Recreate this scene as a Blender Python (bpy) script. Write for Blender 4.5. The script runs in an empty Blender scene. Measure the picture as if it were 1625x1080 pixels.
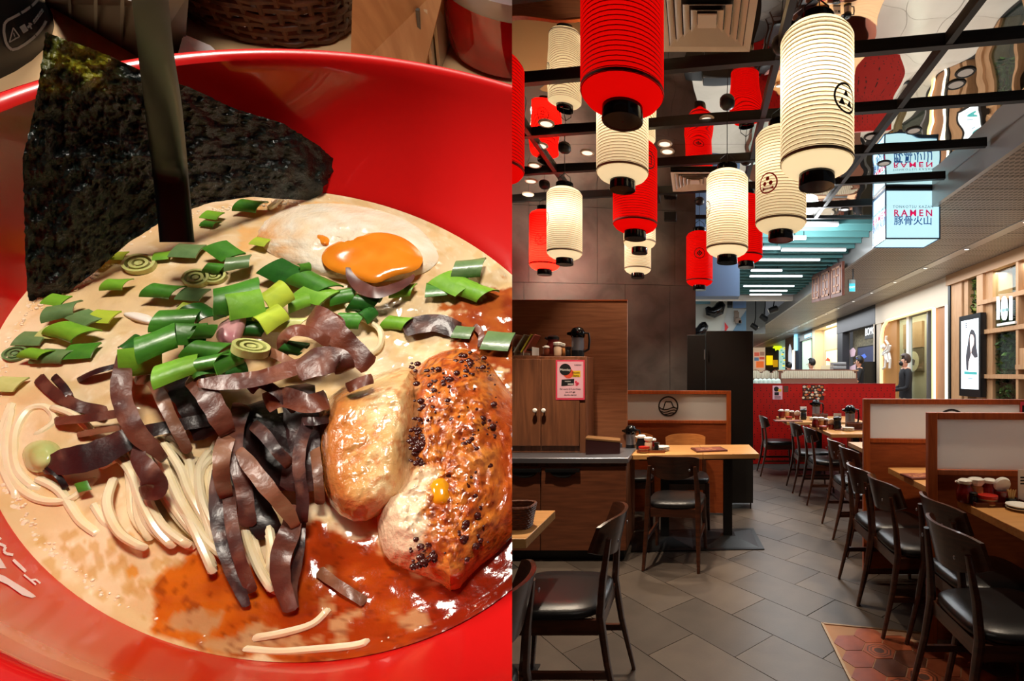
import bpy, bmesh, math, random
from mathutils import Vector, Matrix, noise
from mathutils.bvhtree import BVHTree

# ------------------------------------------------------------------ camera, world, lights, exposure
SC = bpy.context.scene
COL = SC.collection
RND = random.Random(11)
PI = math.pi
F, PX, PY, CAMH = 790.0, 1106.0, 592.0, 1.38      # focal length in pixels, principal point, lens height

cam_d = bpy.data.cameras.new('camera')
cam_d.sensor_width = 36.0
cam_d.lens = F / 1625 * 36
cam_d.shift_x = (812.5 - PX) / 1625
cam_d.shift_y = (PY - 540) / 1625
cam_d.clip_start, cam_d.clip_end = 0.01, 200
cam = bpy.data.objects.new('camera', cam_d)
cam.location = (0, 0, CAMH)
cam.rotation_euler = (PI / 2, 0, 0)
COL.objects.link(cam)
SC.camera = cam

world = bpy.data.worlds.new('world')
SC.world = world
world.use_nodes = True
world.node_tree.nodes['Background'].inputs[0].default_value = (0.9, 0.93, 1.0, 1)
world.node_tree.nodes['Background'].inputs[1].default_value = 0.09

def lamp(kind, name, loc, power, colour, target=None, size=0.1, cone=1.2, blend=0.6, size_y=None, parent=None):
    d = bpy.data.lights.new(name, kind)
    d.energy = power
    d.color = colour
    if kind == 'AREA':
        d.size = size
        if size_y:
            d.shape = 'RECTANGLE'; d.size_y = size_y
    else:
        d.shadow_soft_size = size
    if kind == 'SPOT':
        d.spot_size = cone; d.spot_blend = blend
    o = bpy.data.objects.new(name, d)
    o.location = loc
    if target is not None:
        o.rotation_euler = (Vector(target) - Vector(loc)).to_track_quat('-Z', 'Y').to_euler()
    COL.objects.link(o)
    if parent: o.parent = parent
    return o

WARM = (1.0, 0.82, 0.62)
COOL = (0.93, 0.97, 1.0)
# added lamps without fixtures, aimed at the bowl and the things behind it
for loc_, pw_, sz_ in (((.10, -.22, 1.98), 1.1, .14), ((-.62, -.20, 1.80), 0.85, .16), ((-.42, .10, 2.15), 1.0, .12)):
    bl = lamp('AREA', 'bowl_fill_lamp', loc_, pw_, (1.0, 0.90, 0.77), (-0.2, 0.22, 1.38) if sz_ > .12 else (-.28, .44, 1.60), sz_)
    bl.data.spread = 1.3
# downlights of the dining room
for x, y, p in ((-0.45, 3.9, 26), (-0.95, 2.95, 52), (-0.25, 4.5, 26), (1.6, 2.3, 26), (1.65, 4.1, 24), (1.55, 5.4, 18),
                (0.35, 6.4, 14), (0.45, 3.4, 16), (-0.8, 1.5, 5)):
    lamp('SPOT', 'room_downlight', (x, y, 3.08), p * 5.2, WARM, (x, y, 0), 0.04, 1.25, 0.5)
# concourse lighting (its ceiling troughs)
lamp('AREA', 'concourse_lamp', (3.3, 8.0, 2.9), 115, COOL, (3.3, 8.0, 0), 1.2, size_y=6)
lamp('AREA', 'concourse_lamp', (3.3, 16.0, 2.9), 200, COOL, (3.3, 16.0, 0), 1.2, size_y=9)
lamp('POINT', 'bulkhead_fill_lamp', (1.3, 5.8, 2.95), 85, COOL, None, .12)  # added lamp with no fixture, brightens the blue bulkhead and teal slats
lamp('POINT', 'pantry_lamp', (-1.5, 4.75, 2.5), 110, WARM, None, .1)
lamp('AREA', 'atrium_lamp', (0.8, 9.0, 3.05), 110, COOL, (0.8, 9.0, 0), 2.0, size_y=4)

vs = SC.view_settings
SC.display_settings.display_device = 'sRGB'
vs.view_transform = 'Standard'
vs.look = 'None'
vs.exposure = 0.0
vs.gamma = 1.0
vs.use_curve_mapping = False
SC.cycles.max_bounces = 9
SC.cycles.diffuse_bounces = 4
SC.cycles.glossy_bounces = 5
SC.cycles.transmission_bounces = 8
SC.cycles.use_denoising = True
SC.cycles.sample_clamp_indirect = 4.0
SC.cycles.caustics_reflective = False
SC.cycles.caustics_refractive = False

# ------------------------------------------------------------------ pixel <-> place helpers
def W(px, py, y):                     # the point seen at a pixel, y metres in front of the lens
    return Vector(((px - PX) / F * y, y, CAMH + (PY - py) / F * y))
def onz(px, py, z):                   # the point seen at a pixel on the level z
    return W(px, py, F * (CAMH - z) / (py - PY))
def onx(px, py, x):                   # the point seen at a pixel on the wall plane x
    return W(px, py, F * x / (px - PX))
def proj(p):
    return PX + F * p.x / p.y, PY - F * (p.z - CAMH) / p.y

# ------------------------------------------------------------------ mesh builder
class MB:
    def __init__(self):
        self.v, self.f, self.m = [], [], []
    def add(self, vs_, fs_, mi=0):
        n = len(self.v)
        self.v += [Vector(q) for q in vs_]
        self.f += [tuple(i + n for i in f) for f in fs_]
        self.m += [mi] * len(fs_)
        return self
    def box(self, c, s, M=None, mi=0):
        x, y, z = s[0] / 2, s[1] / 2, s[2] / 2
        pts = [Vector((a * x, b * y, d * z)) for d in (-1, 1) for a, b in ((-1, -1), (1, -1), (1, 1), (-1, 1))]
        c = Vector(c)
        pts = [(M @ q if M else q) + c for q in pts]
        return self.add(pts, [(3, 2, 1, 0), (4, 5, 6, 7), (0, 1, 5, 4), (1, 2, 6, 5), (2, 3, 7, 6), (3, 0, 4, 7)], mi)
    def span(self, a, b, mi=0):       # box between two corners
        a, b = Vector(a), Vector(b)
        return self.box((a + b) / 2, [abs(q) for q in (b - a)], None, mi)
    def hexa(self, lo, hi, mi=0):     # two loops of n points joined
        n = len(lo)
        fs = [tuple(reversed(range(n))), tuple(range(n, 2 * n))] + [(i, (i + 1) % n, n + (i + 1) % n, n + i) for i in range(n)]
        return self.add(list(lo) + list(hi), fs, mi)
    def prism(self, poly, axis_pt, ax, ay, az, t, mi=0):   # 2D polygon on a plane, thickness t along az
        o, ax, ay, az = Vector(axis_pt), Vector(ax), Vector(ay), Vector(az)
        lo = [o + ax * p[0] + ay * p[1] for p in poly]
        return self.hexa(lo, [q + az * t for q in lo], mi)
    def tube(self, pts, r, n=8, mi=0, closed=False, flat=1.0, up=None):
        pts = [Vector(p) for p in pts]
        N = len(pts)
        rs = r if isinstance(r, (list, tuple)) else [r] * N
        ref = None
        vs_, fs = [], []
        for i, p in enumerate(pts):
            if closed:
                t = pts[(i + 1) % N] - pts[i - 1]
            else:
                t = pts[min(i + 1, N - 1)] - pts[max(i - 1, 0)]
            t.normalize()
            if up is not None:
                ref = Vector(up)
            elif ref is None:
                ref = Vector((0, 0, 1)) if abs(t.z) < 0.9 else Vector((1, 0, 0))
            a = t.cross(ref)
            if a.length < 1e-6: a = t.orthogonal()
            a.normalize(); b = a.cross(t).normalized()
            if up is None: ref = b
            for k in range(n):
                th = 2 * PI * k / n
                vs_.append(p + a * math.cos(th) * rs[i] + b * math.sin(th) * rs[i] * flat)
        L = N if closed else N - 1
        for i in range(L):
            for k in range(n):
                j = (i + 1) % N
                fs.append((i * n + k, i * n + (k + 1) % n, j * n + (k + 1) % n, j * n + k))
        if not closed:
            fs.append(tuple(reversed(range(n)))); fs.append(tuple(range((N - 1) * n, N * n)))
        return self.add(vs_, fs, mi)
    def lathe(self, prof, n=24, c=(0, 0, 0), M=None, mi=0, cap=True):
        c = Vector(c)
        vs_, fs = [], []
        for r, z in prof:
            for k in range(n):
                th = 2 * PI * k / n
                q = Vector((r * math.cos(th), r * math.sin(th), z))
                vs_.append((M @ q if M else q) + c)
        for i in range(len(prof) - 1):
            for k in range(n):
                fs.append((i * n + k, i * n + (k + 1) % n, (i + 1) * n + (k + 1) % n, (i + 1) * n + k))
        if cap:
            fs.append(tuple(reversed(range(n)))); fs.append(tuple(range((len(prof) - 1) * n, len(prof) * n)))
        return self.add(vs_, fs, mi)
    def ball(self, c, r, s=(1, 1, 1), n=12, m=7, mi=0, M=None):
        prof = [(max(1e-4, math.sin(PI * i / m)) * r, -math.cos(PI * i / m) * r) for i in range(m + 1)]
        S = Matrix.Diagonal(Vector(s))
        return self.lathe(prof, n, c, (M @ S) if M else S, mi)
    def grid(self, P, mi=0):          # rows of points
        h, w = len(P), len(P[0])
        return self.add([q for r in P for q in r], [(i * w + j, i * w + j + 1, (i + 1) * w + j + 1, (i + 1) * w + j)
                                                   for i in range(h - 1) for j in range(w - 1)], mi)
    def mesh(self, name, mats, smooth=False):
        me = bpy.data.meshes.new(name)
        me.from_pydata([tuple(q) for q in self.v], [], self.f)
        for mm in (mats if isinstance(mats, (list, tuple)) else [mats]):
            me.materials.append(mm)
        if any(self.m):
            me.polygons.foreach_set('material_index', self.m)
        if smooth:
            me.polygons.foreach_set('use_smooth', [True] * len(self.f))
            me.set_sharp_from_angle(angle=0.7)
        me.update()
        return me
    def build(self, name, mats, parent=None, smooth=False, bev=0, loc=None, centre=False):
        if centre and loc is None:
            loc = sum(self.v, Vector()) / len(self.v)
        if loc is not None:
            loc = Vector(loc)
            self.v = [q - loc for q in self.v]
        o = bpy.data.objects.new(name, self.mesh(name, mats, smooth or bev > 0))
        COL.objects.link(o)
        if loc is not None: o.location = loc
        if parent: o.parent = parent
        if bev:
            b = o.modifiers.new('edge', 'BEVEL'); b.width = bev; b.segments = 2; b.limit_method = 'ANGLE'
        return o

def tag(o, label=None, cat=None, group=None, kind=None):
    if label: o['label'] = label
    if cat: o['category'] = cat
    if group: o['group'] = group
    if kind: o['kind'] = kind
    return o
def thing(name, label, cat, loc=(0, 0, 0), rz=0.0, group=None):
    o = bpy.data.objects.new(name, None)
    o.empty_display_size = 0.05
    o.location = loc
    o.rotation_euler = (0, 0, rz)
    COL.objects.link(o)
    return tag(o, label, cat, group)
def dup(root, loc, rz=0.0, label=None, group=None, scale=None):
    r = root.copy(); COL.objects.link(r)
    r.location = loc; r.rotation_euler = (0, 0, rz)
    if label: r['label'] = label
    if group: r['group'] = group
    if scale: r.scale = (scale,) * 3
    for ch in list(root.children):
        c = ch.copy(); COL.objects.link(c); c.parent = r
        for g in list(ch.children):
            d = g.copy(); COL.objects.link(d); d.parent = c
    return r
def struct(o, label=None, cat=None):
    o['kind'] = 'structure'
    return tag(o, label, cat)

# ------------------------------------------------------------------ materials
def lin(c):
    return tuple((q / 255 / 12.92 if q / 255 <= 0.04045 else ((q / 255 + 0.055) / 1.055) ** 2.4) for q in c) + (1.0,)
MATS = {}
def mat(name, c, rough=0.5, metal=0.0, emit=0.0, c2=None, nscale=8.0, stretch=(1, 1, 1), bump=0.0, bscale=60.0,
        trans=0.0, ior=1.45, coat=0.0, spec=0.5, ecol=None, sss=0.0, vc=False, alpha=1.0):
    if name in MATS: return MATS[name]
    m = bpy.data.materials.new(name); m.use_nodes = True
    nt = m.node_tree; b = nt.nodes['Principled BSDF']
    I = b.inputs
    I['Base Color'].default_value = lin(c)
    I['Roughness'].default_value = rough
    I['Metallic'].default_value = metal
    I['Transmission Weight'].default_value = trans
    I['IOR'].default_value = ior
    I['Coat Weight'].default_value = coat
    I['Specular IOR Level'].default_value = spec
    I['Alpha'].default_value = alpha
    if sss:
        I['Subsurface Weight'].default_value = sss
        I['Subsurface Radius'].default_value = (0.006, 0.004, 0.002)
        I['Subsurface Scale'].default_value = 1.0
    if emit:
        I['Emission Color'].default_value = lin(ecol or c)
        I['Emission Strength'].default_value = emit
    if vc:
        a = nt.nodes.new('ShaderNodeVertexColor'); a.layer_name = 'col'
        nt.links.new(a.outputs[0], I['Base Color'])
    tc = None
    def coords(st):
        nonlocal tc
        if tc is None: tc = nt.nodes.new('ShaderNodeTexCoord')
        mp = nt.nodes.new('ShaderNodeMapping'); mp.inputs['Scale'].default_value = st
        nt.links.new(tc.outputs['Object'], mp.inputs[0])
        return mp.outputs[0]
    if c2 is not None:
        n = nt.nodes.new('ShaderNodeTexNoise'); n.inputs['Scale'].default_value = nscale
        n.inputs['Detail'].default_value = 6; n.inputs['Distortion'].default_value = 0.6
        nt.links.new(coords(stretch), n.inputs['Vector'])
        r = nt.nodes.new('ShaderNodeValToRGB')
        r.color_ramp.elements[0].position = 0.33; r.color_ramp.elements[1].position = 0.67
        r.color_ramp.elements[0].color = lin(c); r.color_ramp.elements[1].color = lin(c2)
        nt.links.new(n.outputs[0], r.inputs[0]); nt.links.new(r.outputs[0], I['Base Color'])
    if bump:
        n = nt.nodes.new('ShaderNodeTexNoise'); n.inputs['Scale'].default_value = bscale
        n.inputs['Detail'].default_value = 4
        nt.links.new(coords(stretch), n.inputs['Vector'])
        bp = nt.nodes.new('ShaderNodeBump'); bp.inputs['Strength'].default_value = bump
        bp.inputs['Distance'].default_value = 0.002
        nt.links.new(n.outputs[0], bp.inputs['Height']); nt.links.new(bp.outputs[0], I['Normal'])
    MATS[name] = m
    return m
def paper(name, c, emit, ecol):       # lantern paper: lit from inside, lets light through
    m = bpy.data.materials.new(name); m.use_nodes = True
    nt = m.node_tree; nt.nodes.clear()
    out = nt.nodes.new('ShaderNodeOutputMaterial')
    d = nt.nodes.new('ShaderNodeBsdfDiffuse'); d.inputs[0].default_value = lin(c)
    t = nt.nodes.new('ShaderNodeBsdfTranslucent'); t.inputs[0].default_value = lin(c)
    mx = nt.nodes.new('ShaderNodeMixShader'); mx.inputs[0].default_value = 0.5
    nt.links.new(d.outputs[0], mx.inputs[1]); nt.links.new(t.outputs[0], mx.inputs[2])
    e = nt.nodes.new('ShaderNodeEmission'); e.inputs[0].default_value = lin(ecol); e.inputs[1].default_value = emit
    ad = nt.nodes.new('ShaderNodeAddShader')
    nt.links.new(mx.outputs[0], ad.inputs[0]); nt.links.new(e.outputs[0], ad.inputs[1])
    nt.links.new(ad.outputs[0], out.inputs[0])
    return m
def clear_glass(name, tint, gloss=.08):
    m = bpy.data.materials.new(name); m.use_nodes = True
    nt = m.node_tree; nt.nodes.clear()
    out = nt.nodes.new('ShaderNodeOutputMaterial'); a = nt.nodes.new('ShaderNodeBsdfTransparent'); g = nt.nodes.new('ShaderNodeBsdfGlossy'); x = nt.nodes.new('ShaderNodeMixShader')
    a.inputs[0].default_value = lin(tint); g.inputs['Roughness'].default_value = .03; x.inputs[0].default_value = gloss
    nt.links.new(a.outputs[0], x.inputs[1]); nt.links.new(g.outputs[0], x.inputs[2]); nt.links.new(x.outputs[0], out.inputs[0])
    return m
def glow(name, c, s=1.0):
    return mat(name, c, 0.6, emit=s, ecol=c)

M_walnut = mat('walnut', (84, 44, 27), 0.32, c2=(58, 30, 19), nscale=6, stretch=(1, 1, 8), coat=0.3)
M_leather = mat('black_leather', (30, 29, 30), 0.33, bump=0.25, bscale=240)
M_tabletop = mat('pale_tabletop', (214, 160, 100), 0.35, c2=(196, 140, 82), nscale=5, stretch=(1, 14, 14))
M_black = mat('black_steel', (16, 16, 17), 0.42)
M_gloss_black = mat('black_gloss', (10, 10, 11), 0.12)
M_frame = mat('orange_wood', (178, 86, 36), 0.38, c2=(152, 68, 26), nscale=5, stretch=(12, 12, 1))
M_lowpanel = mat('brown_panel', (158, 76, 34), 0.45, c2=(136, 60, 25), nscale=4, stretch=(2, 2, 12))
M_panelwood = mat('teak_panel', (156, 100, 68), 0.45, c2=(130, 80, 53), nscale=3, stretch=(1.2, 1.2, 16))
M_cabwood = mat('cabinet_wood', (142, 88, 58), 0.45, c2=(104, 64, 44), nscale=3.2, stretch=(9, 9, 0.7))
M_steel = mat('brushed_steel', (168, 168, 176), 0.34, metal=.9)
M_chrome = mat('chrome', (220, 220, 225), 0.1, metal=1.0)
M_white = mat('white_paint', (236, 232, 224), 0.5)
M_concrete = mat('dark_concrete', (104, 95, 91), 0.6, c2=(74, 68, 66), nscale=3.5, bump=0.15, bscale=18)
M_tile = mat('grey_floor_tile', (90, 79, 69), 0.42, c2=(77, 67, 59), nscale=4, bump=0.12, bscale=90)
M_tile2 = mat('grey_floor_tile_dark', (80, 70, 62), 0.40, c2=(68, 60, 53), nscale=4, bump=0.12, bscale=90)
M_grout = mat('dark_grout', (48, 42, 38), 0.8)
M_red = mat('red_paint', (190, 24, 16), 0.4, c2=(172, 18, 13), nscale=3)
M_ceramic = mat('white_ceramic', (240, 236, 226), 0.2)
M_darkred = mat('dark_red_lacquer', (120, 16, 14), 0.2, coat=0.5)
M_blackplastic = mat('black_plastic', (22, 22, 24), 0.3)
M_glass = mat('clear_glass', (245, 248, 246), 0.03, trans=1.0)
M_paperwhite = mat('print_white', (236, 230, 224), 0.6)
M_ink = mat('print_black', (22, 20, 22), 0.6)
M_frost = paper('frosted_glass', (236, 232, 228), 0.0, (255, 255, 255))
M_lanternwhite = paper('white_lantern_paper', (252, 242, 220), 0.30, (255, 232, 188))
M_lanternred = paper('red_lantern_paper', (225, 22, 14), 0.55, (225, 10, 6))
M_silver = mat('silver_fascia', (176, 174, 172), 0.35, metal=0.3)
M_skin = mat('skin', (205, 150, 122), 0.5)
M_hair = mat('black_hair', (24, 20, 20), 0.45)
M_cloth_black = mat('black_cloth', (22, 22, 26), 0.8)

def text(s, size, name, m, o, ax, ay, parent=None, spacing=1.0, depth=0.0008, align='CENTER', bold=0.0, squash=1.0):
    """flat lettering: centre o, reading direction ax, up ay"""
    c = bpy.data.curves.new('lettering', 'FONT')
    c.body = s; c.size = size; c.extrude = depth; c.align_x = align; c.align_y = 'CENTER'
    c.space_character = spacing; c.offset = bold; c.resolution_u = 3
    t = bpy.data.objects.new('lettering_curve', c)
    COL.objects.link(t)
    dg = bpy.context.evaluated_depsgraph_get()
    me = bpy.data.meshes.new_from_object(t.evaluated_get(dg))
    bpy.data.objects.remove(t); bpy.data.curves.remove(c)
    ax, ay = Vector(ax).normalized(), Vector(ay).normalized()
    az = ax.cross(ay)
    M = Matrix((ax * squash, ay, az)).transposed().to_4x4(); M.translation = Vector(o)
    me.transform(M)
    me.materials.clear(); me.materials.append(m)
    ob = bpy.data.objects.new(name, me); COL.objects.link(ob)
    if parent: ob.parent = parent
    return ob
# ------------------------------------------------------------------ room shell
floor = struct(MB().span((-3.2, -1.6, -0.06), (6.0, 45, -0.006)).build('floor', M_grout))
# diagonal stone tiles, laid half-bond
ang = math.radians(-47)
tx, ty = Vector((math.cos(ang), math.sin(ang), 0)), Vector((-math.sin(ang), math.cos(ang), 0))
TL, TW, GAP = 0.60, 0.30, 0.004
tmesh = []
for mm in (M_tile, M_tile2):
    b = MB().box((0, 0, -0.006), (TL - GAP, TW - GAP, 0.012))
    tmesh.append(b.mesh('floor_tile', mm))
for i in range(-14, 16):
    for j in range(-4, 34):
        c = tx * ((i + 0.5 * (j % 2)) * TL) + ty * (j * TW) + Vector((0, 0.2, 0))
        if not (-1.5 < c.x < 2.0 and 1.0 < c.y < 7.3): continue
        if c.x > 1.05 and c.y < 2.25: continue
        o = bpy.data.objects.new('floor_tile', RND.choice(tmesh))
        o.location = c + Vector((0, 0, RND.uniform(-0.0006, 0.0006))); o.rotation_euler = (0, 0, ang)
        COL.objects.link(o); o.parent = floor
M_pale = mat('pale_concourse_stone', (206, 196, 182), .22, c2=(194, 184, 170), nscale=2)
fl2 = struct(MB().span((2.33, -1.6, -.02), (4.10, 45, -.008)).span((-3.0, 7.66, -.02), (2.33, 45, -.008)).build('floor_2', M_grout))
pt = MB().box((0, 0, -.006), (.583, .597, .012)).mesh('floor_tile', M_pale)
for i in range(3):
    for j in range(24):
        o = bpy.data.objects.new('floor_tile', pt); o.location = (2.63 + i * .588, -.6 + j * .602, RND.uniform(0, .0008)); COL.objects.link(o); o.parent = fl2
MB().span((2.335, 13.9, -.008), (4.1, 44, 0)).span((-3.0, 7.68, -.008), (2.33, 44, 0)).build('far_tiles', M_pale, fl2)
# hexagon tiles set into the floor on the right
hexfloor = struct(MB().prism([(0.695, 1.2), (2.2, 1.2), (2.2, 2.43), (0.695, 2.735)], (0, 0, -0.004), (1, 0, 0), (0, 1, 0), (0, 0, 1), 0.0065)
                  .build('hexagon_tile_floor', mat('pale_grout', (150, 112, 84), 0.8)))
e = MB()
e.prism([(0.684, 1.2), (0.696, 1.2), (0.696, 2.745), (0.684, 2.745)], (0, 0, -0.004), (1, 0, 0), (0, 1, 0), (0, 0, 1), 0.012)
e.prism([(0.69, 2.733), (2.2, 2.428), (2.2, 2.44), (0.69, 2.745)], (0, 0, -0.004), (1, 0, 0), (0, 1, 0), (0, 0, 1), 0.012)
e.build('metal_edging', mat('brass_edging', (150, 120, 90), 0.35, metal=0.8), hexfloor)
HM = [mat('terracotta_%s' % n, c, 0.3, c2=d, nscale=9, bump=0.1, bscale=60) for n, c, d in (
    ('brick', (142, 70, 46), (112, 54, 36)), ('rust', (158, 84, 54), (130, 64, 40)), ('umber', (96, 56, 40), (76, 42, 32)), ('slate', (104, 76, 68), (84, 60, 54)))]
HM_d = mat('hexagon_inset', (70, 42, 32), 0.35)
HR = 0.083
hexp = [(math.cos(PI / 3 * k) * (HR - 0.003), math.sin(PI / 3 * k) * (HR - 0.003)) for k in range(6)]
hmesh = [MB().prism(hexp, (0, 0, -0.002), (1, 0, 0), (0, 1, 0), (0, 0, 1), 0.007).mesh('hexagon_tile', mm) for mm in HM]
hin = MB()
for s0, s1 in ((0.86, 0.78), (0.62, 0.54), (0.36, 0.0)):
    for k in range(8):
        a0, a1 = PI / 4 * k, PI / 4 * (k + 1)
        q = [(math.cos(a) * HR * s, math.sin(a) * HR * s, 0.0052) for a, s in ((a0, s0 * .85), (a1, s0 * .85), (a1, s1 * .85), (a0, s1 * .85))]
        hin.add(q, [(0, 1, 2, 3)])
hin = hin.mesh('tile_ornament', HM_d)
for i in range(0, 12):
    for j in range(0, 10):
        c = Vector((0.78 + i * HR * 1.5, 1.25 + (j + 0.5 * (i % 2)) * HR * math.sqrt(3), 0))
        if c.y > 2.66 - (c.x - 0.695) * 0.2027 or c.x > 1.75: continue
        o = bpy.data.objects.new('hexagon_tile', RND.choices(hmesh, (4, 3, 2, 2))[0]); o.location = c; COL.objects.link(o); o.parent = hexfloor
        if RND.random() < 0.3 or (i, j) in ((1, 8), (2, 7)):
            q = bpy.data.objects.new('tile_ornament', hin); q.parent = o; COL.objects.link(q)

# mirror ceiling
HC = 3.15
mm = bpy.data.materials.new('wavy_mirror'); mm.use_nodes = True
nt = mm.node_tree; bs = nt.nodes['Principled BSDF']
bs.inputs['Base Color'].default_value = (0.90, 0.86, 0.80, 1); bs.inputs['Metallic'].default_value = 1; bs.inputs['Roughness'].default_value = 0.015
tc = nt.nodes.new('ShaderNodeTexCoord'); nz = nt.nodes.new('ShaderNodeTexNoise'); nz.inputs['Scale'].default_value = 1.5; nz.inputs['Detail'].default_value = 1.2
bp = nt.nodes.new('ShaderNodeBump'); bp.inputs['Strength'].default_value = 1.0; bp.inputs['Distance'].default_value = 0.022
nt.links.new(tc.outputs['Object'], nz.inputs['Vector']); nt.links.new(nz.outputs[0], bp.inputs['Height']); nt.links.new(bp.outputs[0], bs.inputs['Normal'])
M_mirror = mm
ceil = struct(MB().span((-3.0, -1.4, HC + 0.012), (2.24, 5.62, HC + 0.06)).build('ceiling', M_black))
xs = [-3.0, -2.05, -1.21, -0.38, 0.46, 1.345, 2.24]
ys = [-1.4, 0.35, 2.1, 3.85, 5.62]
for i in range(6):
    for j in range(4):
        MB().span((xs[i] + .0015, ys[j] + .0015, HC), (xs[i + 1] - .0015, ys[j + 1] - .0015, HC + 0.012)).build('mirror_panel', M_mirror, ceil)
GR = 'black bars of the ceiling grid'
for k, (y0, x0) in enumerate(((2.2, -2.6), (2.847, -2.6), (3.486, -2.6), (4.144, -2.6), (4.78, -2.3), (5.42, 0.1))):
    b = MB()
    p, q = Vector((x0, y0 - 0.145 * x0, HC - 0.018)), Vector((2.22, y0 - 0.145 * 2.22, HC - 0.018))
    d = (q - p).normalized(); n = Vector((-d.y, d.x, 0)) * 0.02
    b.hexa([p - n - Vector((0, 0, .016)), p + n - Vector((0, 0, .016)), p + n + Vector((0, 0, .018)), p - n + Vector((0, 0, .018))],
           [q - n - Vector((0, 0, .016)), q + n - Vector((0, 0, .016)), q + n + Vector((0, 0, .018)), q - n + Vector((0, 0, .018))])
    pos = ('nearest the camera', 'second from the front', 'third from the front', 'fourth from the front', 'fifth from the front', 'at the far open end')[k]
    tag(b.build('ceiling_bar', M_black, centre=True), 'black crosswise bar under the mirror ceiling, ' + pos, 'ceiling bar', GR)
for k, x in enumerate((-1.228, -0.39, 0.45, 1.333)):
    b = MB().span((x - .018, -0.5, HC - .032), (x + .018, 5.1 if x < -0.2 else 5.6, HC))
    tag(b.build('ceiling_bar', M_black, centre=True), 'black lengthwise bar under the mirror ceiling, ' +
        ('over the wooden cabinet', 'over the mid table on the left', 'between the red and white lanterns', 'above the right tables by the sign box')[k], 'ceiling bar', GR)

ORD = ['first', 'second', 'third', 'fourth', 'fifth', 'sixth', 'seventh', 'eighth', 'ninth', 'tenth', 'eleventh', 'twelfth', 'thirteenth', 'fourteenth', 'fifteenth', 'sixteenth', 'seventeenth', 'eighteenth', 'nineteenth']
# dark concrete wall at the back
w0, w1 = Vector((-1.936, 5.22, 0)), Vector((-0.014, 5.452, 0))
wd = (w1 - w0).normalized(); wn = Vector((wd.y, -wd.x, 0))
def wallp(px, z):
    k = (px - PX) / F       # x = k*y on the wall line
    t = (k * w0.y - w0.x) / (wd.x - k * wd.y)
    p = w0 + wd * t; return Vector((p.x, p.y, z))
wall = struct(MB().hexa([w0 - wd * 1.2 - wn * .02, w1 - wn * .02, w1 - wn * .14, w0 - wd * 1.2 - wn * .14],
              [q + Vector((0, 0, HC)) for q in (w0 - wd * 1.2 - wn * .02, w1 - wn * .02, w1 - wn * .14, w0 - wd * 1.2 - wn * .14)]).build('wall_back', M_black))
zj = 2.337
for row, (z0, z1, cols) in enumerate(((0.0, zj, (650, 831, 992, 1063, 1104.2)), (zj, HC, (650, 839, 948, 1071, 1104.2)))):
    for a, c in zip(cols[:-1], cols[1:]):
        p, q = wallp(a, 0), wallp(c, 0)
        p += wd * .002; q -= wd * .002
        lo = [p - wn * .02, p, q, q - wn * .02]
        MB().hexa([v + Vector((0, 0, z0 + .002)) for v in lo], [v + Vector((0, 0, z1 - .002)) for v in lo]).build('wall_panel', M_concrete, wall)
struct(MB().hexa([w0 - wd * 1.15 + wn * .004, w0 + wd * 1.15 + wn * .004, w0 + wd * 1.15 + wn * .03, w0 - wd * 1.15 + wn * .03],
    [q + Vector((0, 0, 1.86)) for q in (w0 - wd * 1.15 + wn * .004, w0 + wd * 1.15 + wn * .004, w0 + wd * 1.15 + wn * .03, w0 - wd * 1.15 + wn * .03)]).build('wall_cladding', mat('pale_cladding', (206, 164, 116), .5)))
struct(MB().span((-3.2, -1.6, 0), (-3.05, 5.4, HC)).build('wall_left', M_concrete))
struct(MB().span((-3.2, -1.75, 0), (2.3, -1.6, HC)).build('wall_front', M_panelwood))
struct(MB().span((2.26, -1.0, 0), (2.32, 7.5, .5)).build('wall_right', M_lowpanel))

# ------------------------------------------------------------------ concourse ceiling
ZB = 2.966
struct(MB().span((2.242, -0.5, ZB), (2.285, 40, HC + .06)).build('trim_1', M_silver), 'silver fascia along the mirror ceiling edge')
pm = bpy.data.materials.new('perforated_metal'); pm.use_nodes = True
nt = pm.node_tree; bs = nt.nodes['Principled BSDF']; bs.inputs['Roughness'].default_value = 0.45
tc = nt.nodes.new('ShaderNodeTexCoord'); sx = nt.nodes.new('ShaderNodeSeparateXYZ'); nt.links.new(tc.outputs['Object'], sx.inputs[0])
def mth(op, a, b=None, v=None):
    n = nt.nodes.new('ShaderNodeMath'); n.operation = op
    nt.links.new(a, n.inputs[0])
    if b is not None: nt.links.new(b, n.inputs[1])
    if v is not None: n.inputs[1].default_value = v
    return n.outputs[0]
s1 = mth('SINE', mth('MULTIPLY', sx.outputs[0], v=150)); s2 = mth('SINE', mth('MULTIPLY', sx.outputs[1], v=95))
g = mth('GREATER_THAN', mth('ADD', s1, s2), v=0.1)
mix = nt.nodes.new('ShaderNodeMix'); mix.data_type = 'RGBA'
nt.links.new(g, mix.inputs[0]); mix.inputs[6].default_value = lin((168, 158, 148)); mix.inputs[7].default_value = lin((92, 85, 78))
nt.links.new(mix.outputs[2], bs.inputs['Base Color'])
M_perf = pm
cc = struct(MB().span((2.285, -0.5, ZB + .025), (6.0, 40, ZB + .06)).build('ceiling_2', M_silver))
pw = MB().span((-.5375, -.1325, 0), (.5375, .1325, .02)).mesh('ceiling_panel', M_perf)
pw2 = MB().span((-.31, -.1325, 0), (.31, .1325, .02)).mesh('ceiling_panel', M_perf)
for k in range(58):
    for x, me in ((2.825, pw), (3.825, pw2)):
        o = bpy.data.objects.new('ceiling_panel', me); o.location = (x, 3.6 + k * 0.272, ZB + RND.uniform(0, .003)); COL.objects.link(o); o.parent = cc
MB().span((2.2875, 19.5, ZB), (3.3625, 39.5, ZB + .02)).build('ceiling_panel', M_perf, cc)
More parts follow.
